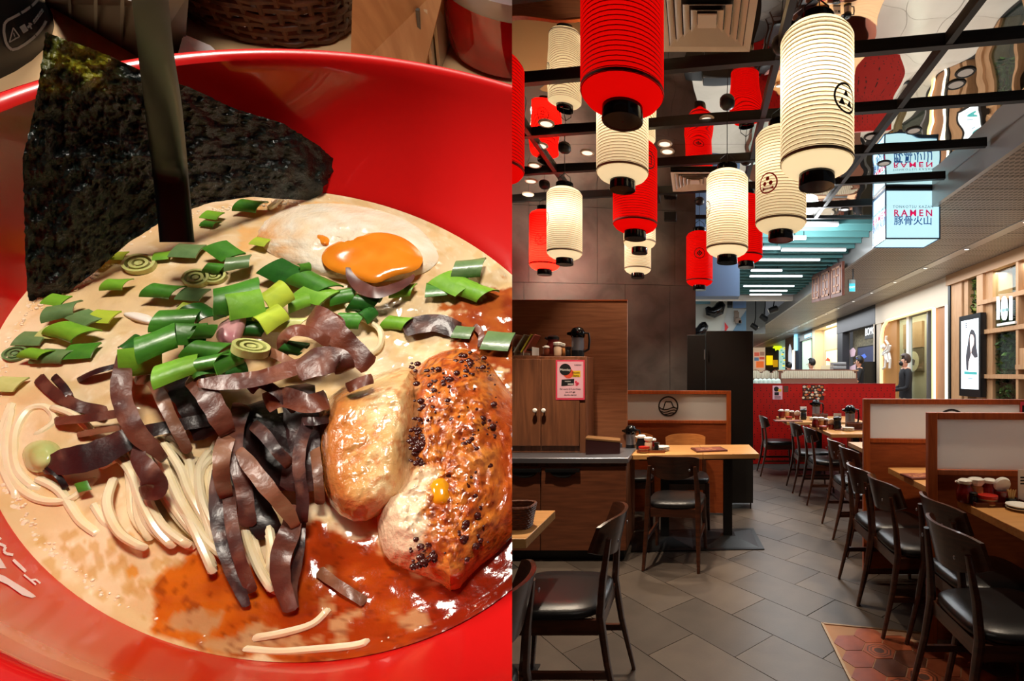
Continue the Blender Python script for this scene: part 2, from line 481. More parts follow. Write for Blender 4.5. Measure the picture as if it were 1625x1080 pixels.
MB().span((3.515, 19.5, ZB), (4.14, 39.5, ZB + .02)).build('ceiling_panel', M_perf, cc)
struct(MB().span((3.37, 2, ZB - .004), (3.51, 39, ZB + .02)).build('trim_2', M_silver), 'silver light trough in the concourse ceiling')
for k in range(16):
    t = thing('trough_light', ORD[k] + ' small round light from the front in the silver ceiling trough', 'downlight', (3.44, 5.2 + k * 1.15, ZB - .004), 0, 'trough lights')
    MB().lathe([(.03, -.006), (.045, -.006), (.045, 0), (.03, 0)], 12, cap=False).build('ring', M_steel, t)
    MB().lathe([(.03, -.004), (.03, -.001)], 12).build('lens', glow('trough_glow', (255, 250, 240), 2.2), t)

# teal baffles and light tubes over the open part behind the mirror ceiling
M_teal = mat('teal_baffle', (86, 140, 140), 0.6)
struct(MB().span((-0.5, 5.66, 3.52), (2.24, 12, 3.58)).build('ceiling_3', mat('dark_teal', (22, 46, 50), 0.8)))
struct(MB().span((-0.1, 5.63, HC - .02), (2.24, 5.66, 3.52)).build('trim_3', M_black), 'black edge of the mirror ceiling')
for k in range(19):
    y = 5.9 + k * 0.29
    o = MB().span((0.1, y - .012, 3.15), (2.235, y + .012, 3.33)).build('ceiling_baffle', M_teal, centre=True)
    tag(o, 'teal crosswise ceiling slat, ' + ORD[k] + ' behind the edge of the mirror ceiling', 'baffle', 'teal ceiling baffles')
    for x in (0.6, 1.7):
        MB().tube([(x - o.location.x, 0, .09), (x - o.location.x, 0, .28)], .006, 6).build('hanger', M_black, o)
for k, (a, c, py) in enumerate(((1279, 1330, 356.5), (1258, 1279, 378), (1240, 1342, 396.5), (1207, 1238, 394), (1200, 1301, 412), (1192, 1241, 429), (1190, 1273, 438), (1180, 1260, 453.5), (1190, 1249, 461), (1190, 1240, 467))):
    p, q = onz(a, py, 3.13), onz(c, py, 3.13)
    t = thing('light_tube', 'white light tube among the teal slats, ' + ORD[k] + ' from the front', 'lamp', (p + q) / 2, 0, 'light tubes among the baffles')
    h = (q - p).length / 2
    MB().span((-h, -.025, -.012), (h, .025, .008)).build('diffuser', glow('tube_white', (240, 250, 255), 4.0), t)
    MB().span((-h, -.028, .008), (h, .028, .03)).build('housing', M_silver, t)
    for s in (-.7, .7):
        MB().tube([(h * s, 0, .03), (h * s, 0, .39)], .005, 6).build('hanger', M_black, t)
p, q = W(1100, 472, 11.6), W(1300, 472, 11.6)
struct(MB().span((p.x, 11.6, 3.08), (2.24, 11.75, 3.2)).build('trim_4', M_white), 'white beam behind the last baffle')
# blue bulkhead past the end of the dark wall
struct(MB().span((-0.3, 6.0, 2.31), (0.515, 6.25, 3.6)).build('trim_5', mat('blue_grey_paint', (142, 178, 220), 0.6)), 'blue grey bulkhead beside the dark wall')

struct(MB().span((-.5, 11.76, 4.2), (2.24, 16.4, 4.26)).build('ceiling_4', mat('bulkhead_grey', (150, 156, 158), .6)))
# ------------------------------------------------------------------ lanterns
EMB = {}
def ring2(r0, r1, n=28, c=(0, 0)):
    return [[(c[0] + r * math.sin(a), c[1] + r * math.cos(a)) for r, a in ((r0, 2 * PI * k / n), (r1, 2 * PI * k / n), (r1, 2 * PI * (k + 1) / n), (r0, 2 * PI * (k + 1) / n))] for k in range(n)]
def tri(cx, cy, s): return [[(cx - s, cy - s * .8), (cx + s, cy - s * .8), (cx, cy + s * .9)]]
EMB['three_triangles'] = ring2(.85, 1) + tri(0, .35, .26) + tri(-.36, -.25, .28) + tri(.36, -.25, .28)
EMB['diamond'] = ring2(.88, 1) + [[(0, .55), (.13, .42), (-.42, -.13), (-.55, 0)], [(0, .55), (.55, 0), (.42, -.13), (-.13, .42)],
    [(.55, 0), (0, -.55), (-.13, -.42), (.42, .13)], [(0, -.55), (-.55, 0), (-.42, .13), (.13, -.42)], [(0, .2), (.2, 0), (0, -.2), (-.2, 0)]]
EMB['fan'] = ring2(.86, 1) + [[(math.sin(a) * r, -.38 + math.cos(a) * r) for r, a in ((.55, t), (1.05, t), (1.05, t + .2), (.55, t + .2))] for t in [-.9 + .2 * k for k in range(9)]] + \
    [[(math.sin(a) * .55, -.38 + math.cos(a) * .55), (math.sin(a + .03) * .55, -.38 + math.cos(a + .03) * .55), (.02, -.38), (0, -.38)] for a in (-.9, -.55, -.2, .15, .5, .85)] + \
    [[(-.02, -.38), (.02, -.38), (.02, -.85), (-.02, -.85)]]
EMB['three_dots'] = ring2(.86, 1) + [[(.0, .42)] + [(math.sin(a) * .2, .42 + math.cos(a) * .2) for a in [PI / 5 * k for k in range(11)]]] + \
    [[(c, -.02)] + [(c + math.sin(a) * .2, -.02 + math.cos(a) * .2) for a in [PI / 5 * k for k in range(11)]] for c in (-.32, .32)] + [[(-.6, -.62), (.6, -.62), (.6, -.34), (-.6, -.34)]]
EMB['square'] = ring2(.88, 1) + [[(-.4, -.5), (-.3, -.5), (-.3, .5), (-.4, .5)], [(.3, -.5), (.4, -.5), (.4, .5), (.3, .5)], [(-.3, .4), (.3, .4), (.3, .5), (-.3, .5)], [(-.3, -.5), (.3, -.5), (.3, -.4), (-.3, -.4)]]
EMB['scales'] = ring2(.88, 1) + ring2(.2, .28, 12, (-.3, .35)) + ring2(.2, .28, 12, (.3, .35)) + ring2(.2, .28, 12, (0, -.05)) + ring2(.2, .28, 12, (-.35, -.4)) + ring2(.2, .28, 12, (.35, -.4))
LR, LH = 0.136, 0.52
def lantern_meshes():
    prof = [(.064, -LH / 2 - .012), (.09, -LH / 2 - .010), (.118, -LH / 2 + .006), (.132, -LH / 2 + .024)]
    n = 30
    z0, z1 = -LH / 2 + .03, LH / 2 - .03
    for k in range(n):
        a, c = z0 + (z1 - z0) * k / n, z0 + (z1 - z0) * (k + 1) / n
        prof += [(LR - .0045, a), (LR, a + (c - a) * .3), (LR, a + (c - a) * .7)]
    prof += [(LR - .0045, z1), (.132, LH / 2 - .024), (.118, LH / 2 - .006), (.09, LH / 2 + .010), (.064, LH / 2 + .012)]
    res = {}
    for k, m in (('white', M_lanternwhite), ('red', M_lanternred)):
        res[k] = MB().lathe(prof, 40, cap=False).mesh('paper_shade', m, True)
    for k, c_ in (('white', (164, 140, 100)), ('red', (168, 12, 9))):
        m_ = MB()
        for q in range(n + 1):
            z = z0 + (z1 - z0) * q / n
            m_.lathe([(LR - .0035, z - .0011), (LR - .0012, z - .0011), (LR - .0012, z + .0011), (LR - .0035, z + .0011)], 32, cap=False)
        res['rib_' + k] = m_.mesh('bamboo_ribs', mat('rib_' + k, c_, .7), True)
    # the seam band low on the shade
    res['band_white'] = MB().lathe([(LR + .0006, -LH / 2 + .030), (LR + .0012, -LH / 2 + .034), (LR + .0006, -LH / 2 + .040)], 40, cap=False).mesh('seam_band', mat('seam_grey', (150, 130, 110), .7), True)
    res['band_red'] = MB().lathe([(LR + .0006, -LH / 2 + .030), (LR + .0012, -LH / 2 + .034), (LR + .0006, -LH / 2 + .040)], 40, cap=False).mesh('seam_band', mat('seam_red', (110, 10, 8), .7), True)
    ringp = [(.056, -.03), (.066, -.03), (.068, -.026), (.066, .028), (.056, .03)]
    res['ring'] = MB().lathe(ringp, 28, cap=False).lathe([(.003, -.029), (.056, -.029)], 28, cap=False).mesh('end_ring', M_gloss_black, True)
    h = MB()
    h.tube([(-.05, 0, .0), (-.045, 0, .05), (0, 0, .085), (.045, 0, .05), (.05, 0, .0)], .003, 6)
    h.tube([(0, -.05, .0), (0, -.04, .04), (0, 0, .075)], .0025, 6)
    res['wire'] = h.mesh('wire_handle', M_black, True)
    return res
LM = lantern_meshes()
def child(name, me, parent, loc=(0, 0, 0)):
    o = bpy.data.objects.new(name, me); COL.objects.link(o); o.parent = parent; o.location = loc; return o
def lantern(px, py_bottom, width, kind, label, emb=None, ang=0, ec=M_ink, power=2.6, es=0.055, ez=0.05):
    y = 2 * LR * F / width
    b = W(px, py_bottom, y)
    t = thing('paper_lantern', label, 'lantern', (b.x, b.y, b.z + LH / 2), 0, 'hanging paper lanterns')
    child('paper_shade', LM[kind], t)
    child('seam_band', LM['band_' + kind], t); child('bamboo_ribs', LM['rib_' + kind], t)
    child('end_ring', LM['ring'], t, (0, 0, -LH / 2 - .03)); child('end_ring', LM['ring'], t, (0, 0, LH / 2 + .03))
    child('wire_handle', LM['wire'], t, (0, 0, LH / 2 + .055))
    top = HC - t.location.z
    MB().tube([(0, 0, LH / 2 + .13), (0, 0, top)], .003, 6).build('cord', M_black, t)
    MB().lathe([(.05, 0), (.048, -.02), (.035, -.035), (.008, -.045)], 18).build('ceiling_rose', M_black, t, True, loc=None).location = (0, 0, top - .001)
    if emb:
        m = MB()
        for poly in EMB[emb]:
            pts = []
            for u, v in poly:
                a = ang + u * es / LR
                pts.append((math.sin(a) * (LR + .0015), -math.cos(a) * (LR + .0015), ez + v * es))
            m.add(pts, [tuple(range(len(pts)))])
        m.build('emblem', ec, t)
    if kind == 'white':
        lamp('POINT', 'lantern_bulb', (-.02, -.02, .09), power, (1.0, .90, .70), None, .035, parent=t)
    return t
RI = mat('print_red', (190, 24, 24), .6)
lantern(988, 165, 131, 'red', 'large red lantern with a black fan crest, nearest and biggest of the red ones', 'fan', 0.05, ez=.14, es=.05)
lantern(1296, 272, 114, 'white', 'big white lantern with a black ring of three triangles, nearest of the white ones', 'three_triangles', .60, ez=-.045, power=3.2)
lantern(1239, 364, 80, 'white', 'white lantern with a red ringed crest of three dots', 'three_dots', -.68, RI, ez=-.05, power=1.0)
lantern(1154, 403, 66, 'white', 'white lantern with bright bulb glow right of the dark wall end', 'scales', -1.35, ez=0.02)
lantern(988, 284, 82, 'white', 'white lantern directly under the big red fan lantern', None, power=1.6)
lantern(896, 408, 55, 'white', 'white lantern with a black crest hanging above the wooden cabinet', 'scales', -1.15, ez=.02)
lantern(1008, 364, 70, 'red', 'red lantern with a ringed square crest in mid row', 'square', .75, ez=.13)
lantern(1015, 391, 51, 'white', 'white lantern half hidden below the red square-crest lantern', None, power=1.6)
lantern(1012, 432, 42, 'white', 'small white lantern farthest back against the dark wall', None, power=2)
lantern(1110, 451, 42, 'red', 'small red lantern with a black diamond crest at the end of the dark wall', 'diamond', 0.0, ez=.03)
lantern(1184, 413, 52, 'red', 'red lantern tucked between the two white lanterns right of the dark wall', None)
lantern(864, 426, 46, 'red', 'red lantern with a dark crest behind the white lantern over the cabinet', 'scales', 0.05, ez=-.02)
lantern(781, 280, 97, 'red', 'red lantern at the seam, its right edge only in view', None)

# ------------------------------------------------------------------ ceiling fittings
M_vent = mat('vent_cream', (238, 228, 214), .5)
def vent(x, y, w, d, label):
    t = thing('ceiling_vent', label, 'air vent', (x, y, HC), 0, 'ceiling air diffusers')
    def frame(s0, s1, z0, z1, name, m):
        b = MB()
        lo = [(-s0 * w / 2, -s0 * d / 2, z0), (s0 * w / 2, -s0 * d / 2, z0), (s0 * w / 2, s0 * d / 2, z0), (-s0 * w / 2, s0 * d / 2, z0)]
        hi = [(-s1 * w / 2, -s1 * d / 2, z1), (s1 * w / 2, -s1 * d / 2, z1), (s1 * w / 2, s1 * d / 2, z1), (-s1 * w / 2, s1 * d / 2, z1)]
        b.add(lo + hi, [(i, (i + 1) % 4, 4 + (i + 1) % 4, 4 + i) for i in range(4)])
        b.add([Vector(q) + Vector((0, 0, .004)) for q in lo + hi], [(4 + i, 4 + (i + 1) % 4, (i + 1) % 4, i) for i in range(4)])
        b.build(name, m, t)
    frame(1.0, .84, -.028, -.024, 'frame', M_vent)
    frame(1.0, 1.0, -.028, -.001, 'rim', M_vent)
    for k, s in enumerate((.82, .66, .5, .34)):
        frame(s, s - .13, -.028, -.008, 'louvre', M_vent)
    MB().span((-.1 * w, -.1 * d, -.027), (.1 * w, .1 * d, -.02)).build('centre_plate', M_vent, t)
    MB().span((-.46 * w, -.46 * d, -.007), (.46 * w, .46 * d, -.003)).build('backing', M_black, t)
vent(.05, 2.47, .47, .46, 'cream square air diffuser in the ceiling beside the big red lantern')
vent(-.02, 4.55, .42, .46, 'smaller looking cream air diffuser farther back over the dark wall')
for k, (px, py) in enumerate(((867, 197), (858, 232), (932, 243), (1055, 229), (1059, 241), (848, 263), (843, 288), (838, 309), (1122, 191), (1532, 116), (1517, 135), (1450, 208), (1383, 218), (1403, 260), (1340, 333))):
    p = onz(px, py, HC - .006)
    left = px < 1200
    t = thing('ceiling_downlight', ('bright' if left else 'unlit dark ringed') + ' round ceiling downlight, ' + ORD[k if left else k - 9] + (' on the dark side over the lanterns' if left else ' on the pale side by the sign box'), 'downlight', (p.x, p.y, HC), 0, 'recessed downlights left' if left else 'recessed downlights right')
    MB().lathe([(.042, -.002), (.042, -.007), (.054, -.007), (.058, -.001)], 20, cap=False).build('trim_ring', M_black if not left else M_vent, t)
    MB().lathe([(.042, -.004), (.042, -.001)], 20).build('lens', glow('downlight_glow', (255, 238, 214), 1.2) if left else glow('unlit_lens_glow', (196, 190, 180), .35), t)  # unlit lenses on the right carry a weak grey glow in their colour
p = W(1064, 345, 5.25)
t = thing('wall_speaker', 'black speaker on a bracket high on the dark wall', 'speaker', (p.x, p.y, p.z))
MB().hexa([(-.065, -.05, -.05), (.065, -.05, -.05), (.065, .05, -.035), (-.065, .05, -.035)], [(-.065, -.05, .05), (.065, -.05, .05), (.065, .05, .05), (-.065, .05, .05)]).build('box', M_blackplastic, t, bev=.008)
MB().box((0, -.052, 0), (.11, .006, .08)).build('grille', M_black, t)
MB().tube([(0, .05, 0), (0, .12, .02)], .012, 8).build('bracket', M_black, t)
# ------------------------------------------------------------------ chairs
def chair_meshes():
    P = {}
    def arc(zt, zb):
        rows_f, rows_b = [], []
        nu, nv = 15, 5
        for j in range(nv):
            t = j / (nv - 1)
            rf, rb = [], []
            for i in range(nu):
                u = -1 + 2 * i / (nu - 1)
                top = zt - .022 * abs(u) ** 5; bot = zb + .035 * abs(u) ** 3 - .012 * (1 - u * u)
                z = bot + (top - bot) * t
                x = -.235 + .085 * abs(u) ** 2.2 - .04 * t
                rf.append((x + .008, .198 * u * (1 - .03 * (1 - t)), z)); rb.append((x - .008, .198 * u * (1 - .03 * (1 - t)), z))
            rows_f.append(rf); rows_b.append(rb)
        m = MB()
        m.grid(list(reversed(rows_f))); m.grid(rows_b)
        edge = [rows_f[0], rows_b[0]]; m.grid(edge)
        m.grid([rows_b[-1], rows_f[-1]])
        m.grid([[r[0] for r in rows_b], [r[0] for r in rows_f]]); m.grid([[r[-1] for r in rows_f], [r[-1] for r in rows_b]])
        return m
    P['backrest'] = (arc(.815, .655).mesh('backrest', M_walnut, True), M_walnut)
    # upholstered seat: rounded, slightly crowned slab
    m = MB()
    def outline(s, z):
        pts = []
        for k in range(28):
            a = 2 * PI * k / 28
            c, d = math.cos(a), math.sin(a)
            x = math.copysign(abs(c) ** .5, c) * .215 * s; y = math.copysign(abs(d) ** .5, d) * (.215 + .012 * c) * s
            pts.append((x + .01, y, z))
        return pts
    L = [outline(.93, .425), outline(1.0, .435), outline(1.0, .455), outline(.93, .468), outline(.6, .474), outline(.2, .475)]
    for a, b in zip(L[:-1], L[1:]):
        m.add(a + b, [(i, (i + 1) % 28, 28 + (i + 1) % 28, 28 + i) for i in range(28)])
    m.add(L[-1], [tuple(range(28))]); m.add(L[0], [tuple(reversed(range(28)))])
    bm = bmesh.new(); me = m.mesh('seat', M_leather, True); bm.from_mesh(me); bmesh.ops.remove_doubles(bm, verts=bm.verts, dist=1e-5); bm.to_mesh(me); bm.free()
    P['seat'] = (me, None)
    def leg(pts, w):
        m = MB(); m.tube(pts, w, 8, flat=.8, up=(1, 0, 0)); return m.mesh('leg', M_walnut, True)
    P['rl'] = (leg([(-.285, .205, 0), (-.225, .195, .25), (-.195, .19, .44), (-.205, .185, .58), (-.228, .17, .74)], [.013, .019, .023, .02, .014]), None)
    P['rr'] = (leg([(-.285, -.205, 0), (-.225, -.195, .25), (-.195, -.19, .44), (-.205, -.185, .58), (-.228, -.17, .74)], [.013, .019, .023, .02, .014]), None)
    P['fl'] = (leg([(.215, .205, 0), (.195, .195, .25), (.185, .19, .425)], [.013, .018, .022]), None)
    P['fr'] = (leg([(.215, -.205, 0), (.195, -.195, .25), (.185, -.19, .425)], [.013, .018, .022]), None)
    def rail(a, b, h, w):
        m = MB(); a, b = Vector(a), Vector(b); d = (b - a).normalized(); n = Vector((-d.y, d.x, 0)) * w / 2; z = Vector((0, 0, h / 2))
        m.hexa([a - n - z, a + n - z, a + n + z, a - n + z], [b - n - z, b + n - z, b + n + z, b - n + z]); return m.mesh('rail', M_walnut)
    P['s1'] = (rail((-.19, .19, .395), (.185, .19, .395), .06, .02), 'seat_rail')
    P['s2'] = (rail((-.19, -.19, .395), (.185, -.19, .395), .06, .02), 'seat_rail')
    P['s3'] = (rail((.185, -.19, .395), (.185, .19, .395), .06, .02), 'seat_rail')
    P['s4'] = (rail((-.19, -.19, .395), (-.19, .19, .395), .06, .02), 'seat_rail')
    P['t1'] = (rail((-.235, .196, .205), (.197, .196, .205), .028, .016), 'stretcher')
    P['t2'] = (rail((-.235, -.196, .205), (.197, -.196, .205), .028, .016), 'stretcher')
    for s in (-1, 1): P['screw%d' % s] = (MB().ball((-.262, s * .135, .72), .008, (.4, 1, 1), 8, 5).mesh('screw_cover', M_steel, True), 'screw_cover')
    return P
CH = chair_meshes()
NAMES = {'backrest': 'backrest', 'seat': 'seat', 'rl': 'leg', 'rr': 'leg', 'fl': 'leg', 'fr': 'leg'}
first_chair = None
def chair(x, y, rz, label, group=None):
    global first_chair
    if first_chair is None:
        first_chair = thing('dining_chair', label, 'chair', (x, y, 0.001), rz, group)
        for k, (me, nm) in CH.items():
            child(NAMES.get(k) or nm, me, first_chair)
        first_chair.scale = (.95, .95, .98)
        return first_chair
    c = dup(first_chair, (x, y, 0.001), rz, label)
    if group: c['group'] = group
    elif 'group' in c: del c['group']
    return c
GRP = 'walnut chairs along the right tables'
chair(1.19, 1.95, 0, 'dark walnut chair with black seat nearest the camera on the right, beside the hexagon tiles', GRP)
chair(1.335, 2.335, 0, 'dark walnut chair second in the right row, its back just behind the nearest one', GRP)
chair(1.235, 2.78, 0, 'walnut chair third in the right row, beside the frosted divider', GRP)
chair(1.225, 3.15, 0, 'walnut chair fourth in the right row, ahead of the rear frosted divider', GRP)
chair(1.40, 3.94, 0, 'dark chair fifth in the right row, past the rear divider', GRP)
chair(1.42, 4.38, 0, 'dark chair sixth in the right row, its back edge catching light', GRP)
chair(1.42, 5.40, 0, 'dark chair at the near side of the table by the red pegboard', GRP)
chair(1.37, 5.92, 0, 'dark chair farther along the table by the red pegboard', GRP)
chair(1.12, 6.85, 0, 'dark chair farthest down the right row, against the red pegboard', GRP)
chair(-.565, 2.13, PI, 'walnut chair with black seat side on before the wooden counter')
chair(-.74, 1.42, PI, 'walnut chair cut by the photo seam, only its curved back and a leg showing')
chair(-.15, 3.72, PI / 2 - .12, 'dark chair seen from behind at the mid table')
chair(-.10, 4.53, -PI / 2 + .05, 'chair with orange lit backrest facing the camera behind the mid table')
lit_back = CH['backrest'][0].copy(); lit_back.materials.clear(); lit_back.materials.append(mat('lit_veneer', (206, 132, 70), .38, c2=(186, 112, 56), nscale=5, stretch=(1, 2, 14)))  # lighter backrest colour stands in for lamplight on the two rear chairs
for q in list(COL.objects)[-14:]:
    if q.name.startswith('backrest'): q.data = lit_back
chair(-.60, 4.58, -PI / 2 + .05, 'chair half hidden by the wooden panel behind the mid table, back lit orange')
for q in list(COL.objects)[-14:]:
    if q.name.startswith('backrest'): q.data = lit_back

# ------------------------------------------------------------------ tables
def table(name, x0, x1, y0, y1, label, group=None, rz=0, joint=None, peds=None, top=M_tabletop):
    cx, cy = (x0 + x1) / 2, (y0 + y1) / 2
    t = thing(name, label, 'table', (cx, cy, 0), rz, group)
    hx, hy = (x1 - x0) / 2, (y1 - y0) / 2
    cuts = [-hx] + ([joint] if joint is not None else []) + [hx]
    for a, b in zip(cuts[:-1], cuts[1:]):
        MB().span((a + .001, -hy, .712), (b - .001, hy, .75)).build('tabletop', top, t, bev=.003)
        px = (a + b) / 2 if peds is None else peds
        m = MB(); m.span((px - .035, -.035, .03), (px + .035, .035, .712)); m.build('column', M_black, t)
        bb = .26
        MB().hexa([(px - bb, -bb, 0), (px + bb, -bb, 0), (px + bb, bb, 0), (px - bb, bb, 0)], [(px - .06, -.06, .045), (px + .06, -.06, .045), (px + .06, .06, .045), (px - .06, .06, .045)]).span((px - bb, -bb, 0), (px + bb, bb, .008)).build('base_plate', M_black, t)
        MB().span((px - .2, -.2, .695), (px + .2, .2, .712)).build('mount_plate', M_black, t)
    return t
GT = 'pale wood tables on the right'
table('dining_table', 1.30, 2.2, 1.30, 2.49, 'pale wood table with condiment tray, nearest on the right', GT)
table('dining_table', 1.276, 2.2, 2.66, 3.33, 'pale wood table corner between the two frosted dividers', GT)
table('dining_table', 1.386, 2.2, 3.62, 4.57, 'pale wood table just beyond the rear frosted divider', GT)
table('dining_table', 1.388, 2.2, 5.16, 6.14, 'pale wood table with jug and basket before the red pegboard', GT)
table('dining_table', 1.16, 2.2, 6.42, 7.3, 'pale wood table farthest back, touching the red pegboard', GT)
table('dining_table', -1.35, -.65, 1.895, 2.29, 'small pale wood table corner at the photo seam holding a basket')
tl = table('dining_table', -.565, .475, 3.87, 4.38, 'pale wood double table with a menu in front of the mountain divider', None, math.radians(3), joint=.08)

# ------------------------------------------------------------------ dividers with frosted glass
def mountain(m, s):
    polys = ring2(.86, 1.0, 32)
    def stroke(pts, w):
        for (a, b), (c, d) in zip(pts[:-1], pts[1:]):
            L = math.hypot(c - a, d - b); nx, ny = -(d - b) / L * w, (c - a) / L * w
            polys.append([(a - nx, b - ny), (c - nx, d - ny), (c + nx, d + ny), (a + nx, b + ny)])
    stroke([(-.62, -.22), (-.5, -.28), (-.28, .45), (.28, .45), (.5, -.05), (.62, -.12)], .055)
    stroke([(-.85, -.12), (-.65, -.28), (-.45, -.34), (-.1, -.32), (.25, -.18), (.5, -.1), (.85, -.2)], .055)
    stroke([(-.72, -.5), (-.45, -.6), (-.1, -.55), (.25, -.42), (.55, -.36), (.82, -.42)], .055)
    stroke([(-.4, -.82), (-.1, -.78), (.3, -.65), (.65, -.66)], .055)
    for p in polys: m.prism([(a * s, b * s) for a, b in p], (0, 0, 0), (1, 0, 0), (0, 0, 1), (0, -1, 0), .0012)
def divider(x0, y0, length, rz, top, glass_z, label, emx=None, emz=None, left_visible=True):
    t = thing('table_divider', label, 'divider', (x0, y0, 0), rz, 'frosted glass table dividers')
    T = .02
    MB().span((0, -T, 0), (.045, T, top)).build('stile', M_frame, t, bev=.003)
    MB().span((length - .045, -T, 0), (length, T, top)).build('stile', M_frame, t, bev=.003)
    MB().span((.045, -T, top - .035), (length - .045, T, top)).build('rail', M_frame, t, bev=.003)
    MB().span((.045, -T, glass_z - .03), (length - .045, T, glass_z)).build('rail', M_frame, t, bev=.003)
    MB().span((.045, -T * .6, 0.02), (length - .045, T * .6, glass_z - .03)).build('panel', M_lowpanel, t)
    MB().span((.045, -.004, glass_z), (length - .045, .004, top - .035)).build('glass_pane', M_frost, t)
    if emx is not None:
        m = MB(); mountain(m, .1)
        o = m.build('mountain_emblem', M_ink, t); o.location = (emx, -.0045, emz)
divider(1.183, 2.56, 1.06, math.radians(-4), 1.18, .89, 'orange wood divider with frosted pane behind the nearest right table')
divider(1.157, 3.47, 1.08, math.radians(-5), 1.203, .93, 'orange wood divider with frosted pane and black ring, the rear right one', (1510 - PX) / F * 3.42 - 1.157, 1.036)
divider(-.78, 4.93, 1.115, math.radians(-4), 1.21, .92, 'orange wood divider with frosted pane and black mountain emblem behind the mid table', .50, 1.056)

# ------------------------------------------------------------------ black cabinets beside the divider
for x0, x1, y1, zt, lab in ((-.10, .085, 5.24, 1.77, 'narrow black cabinet left half with slightly lower top at the dark wall end'), (.09, .572, 5.35, 1.812, 'tall black cabinet at the end of the dark wall')):
    t = thing('tall_cabinet', lab, 'cabinet', (x0, 5.05, 0))
    MB().span((0, .012, .06), (x1 - x0, y1 - 5.05, zt)).build('body', M_black, t, bev=.004)
    MB().span((.004, 0, .07), (x1 - x0 - .004, .011, zt - .006)).build('door', mat('black_laminate', (20, 18, 17), .5), t)
    for sx in (.02, x1 - x0 - .03):
        MB().span((sx, .02, 0), (sx + .012, .035, .06)).build('foot', M_black, t)
    MB().span(((x1 - x0) * .93 if x0 < 0 else .02, -.012, 1.52), ((x1 - x0) * .93 + .01 if x0 < 0 else .03, 0, 1.62)).build('handle', M_steel if x0 < 0 else M_black, t)

# ------------------------------------------------------------------ wood panel, counter, cabinet on the left
t = thing('wood_panel', 'tall teak veneer panel behind the wooden cabinet', 'panel', (-1.3, 4.15, 0))
MB().span((-.9, 0, 0), (.717, .04, 1.984)).build('board', M_panelwood, t)
MB().span((-.9, -.004, 1.984), (.719, .044, 1.992)).build('edge_strip', M_frame, t)
t = thing('service_counter', 'wooden base cabinet with steel worktop edge and black cup handles', 'counter', (-1.1, 3.9, 0))
MB().span((-.7, -.24, .08), (.583, .24, .725)).build('carcass', M_cabwood, t)
MB().span((-.7, -.20, 0), (.56, .2, .08)).build('plinth', M_black, t)
M_doorwood = mat('counter_door_wood', (132, 76, 48), .45, c2=(104, 58, 37), nscale=3.2, stretch=(1.2, 1.2, 13))
MB().span((-.7, -.28, .725), (.60, .245, .765)).build('worktop', M_steel, t, bev=.006)
xs_ = [-.65, onz(858, 760, .60).x + 1.1, .582]
xc = W(858, 0, 3.64).x + 1.1
for a, b, hx in ((xc - .62, xc - .004, W(832, 0, 3.63).x + 1.1), (xc + .004, .582, W(893, 0, 3.63).x + 1.1)):
    d = MB().span((a, -.262, .085), (b, -.242, .70)).build('door', M_doorwood, t, bev=.002)
    m = MB()
    for s in range(9):
        a0, a1 = PI * s / 9, PI * (s + 1) / 9
        m.hexa([(hx - .0, -.262, .665)] + [(hx - math.cos(q) * .095, -.262, .665 - math.sin(q) * .05) for q in (a0, a1)], [(hx, -.275, .665)] + [(hx - math.cos(q) * .085, -.282, .665 - math.sin(q) * .042) for q in (a0, a1)])
    m.span((hx - .125, -.287, .662), (hx + .125, -.262, .684))
    m.build('handle', M_black, d)
t = thing('wall_cabinet', 'wooden two door cabinet standing on the counter, poster on its door', 'cabinet', (-1.1, 3.99, .765))
sd = W(859, 0, 3.85).x + 1.1; rr = W(930, 0, 3.85).x + 1.1
MB().span((-.6, -.13, .0), (rr, .15, .745)).build('body', M_cabwood, t, bev=.003)
for a, b, kx in ((-.55, sd - .003, W(851.5, 0, 3.85).x + 1.1), (sd + .003, rr - .05, W(865, 0, 3.85).x + 1.1)):
    d = MB().span((a, -.148, .055), (b, -.131, .725)).build('door', M_cabwood, t, bev=.002)
    MB().lathe([(.005, 0), (.006, -.02), (.016, -.024), (.018, -.034), (.012, -.042), (.002, -.044)], 14, (kx, -.148, .33), Matrix.Rotation(-PI / 2, 3, 'X')).build('knob', M_ceramic, d, True)
MB().span((rr - .048, -.140, .0), (rr - .004, -.131, .735)).build('side_trim', M_cabwood, t)

# poster on the cabinet door
def flat(name, y, px0, py0, px1, py1, m, parent=None, th=.001):
    a, b = W(px0, py0, y), W(px1, py1, y)
    return MB().span((a.x, y - th, b.z), (b.x, y, a.z)).build(name, m, parent)
yp = 3.8405
t = thing('notice_poster', 'pink framed notice about double stamps taped to the cabinet door', 'poster')
M_pink = mat('poster_pink', (236, 70, 98), .5); M_lpink = mat('poster_pale_pink', (244, 188, 200), .5)
flat('border', yp, 882, 571, 928, 634, M_pink, t, .0015)
flat('sheet', yp - .0016, 884.5, 573.5, 925.5, 631, M_lpink, t, .0005)
def disc(name, y, px, py, r, m, parent, n=24, sy=1.0):
    c = W(px, py, y); rr_ = r / F * y
    return MB().prism([(math.sin(2 * PI * k / n) * rr_, math.cos(2 * PI * k / n) * rr_ * sy) for k in range(n)], c, (1, 0, 0), (0, 0, 1), (0, -1, 0), .0006).build(name, m, parent)
disc('orange_blot', yp - .0024, 902, 592, 8, mat('poster_orange', (232, 84, 60), .5), t)
M_yel = mat('poster_yellow', (240, 196, 40), .5)
flat('yellow_panel', yp - .0026, 907, 588, 921, 598, M_yel, t, .0004)
disc('black_bubble', yp - .0030, 897, 586, 9.3, M_ink, t)
X3, Z3 = (1, 0, 0), (0, 0, 1)
text('Monday', .026, 'lettering', M_paperwhite, W(897, 586.5, yp - .0042), X3, Z3, t)
text('Double', .019, 'lettering', M_ink, W(914, 591, yp - .0036), X3, Z3, t)
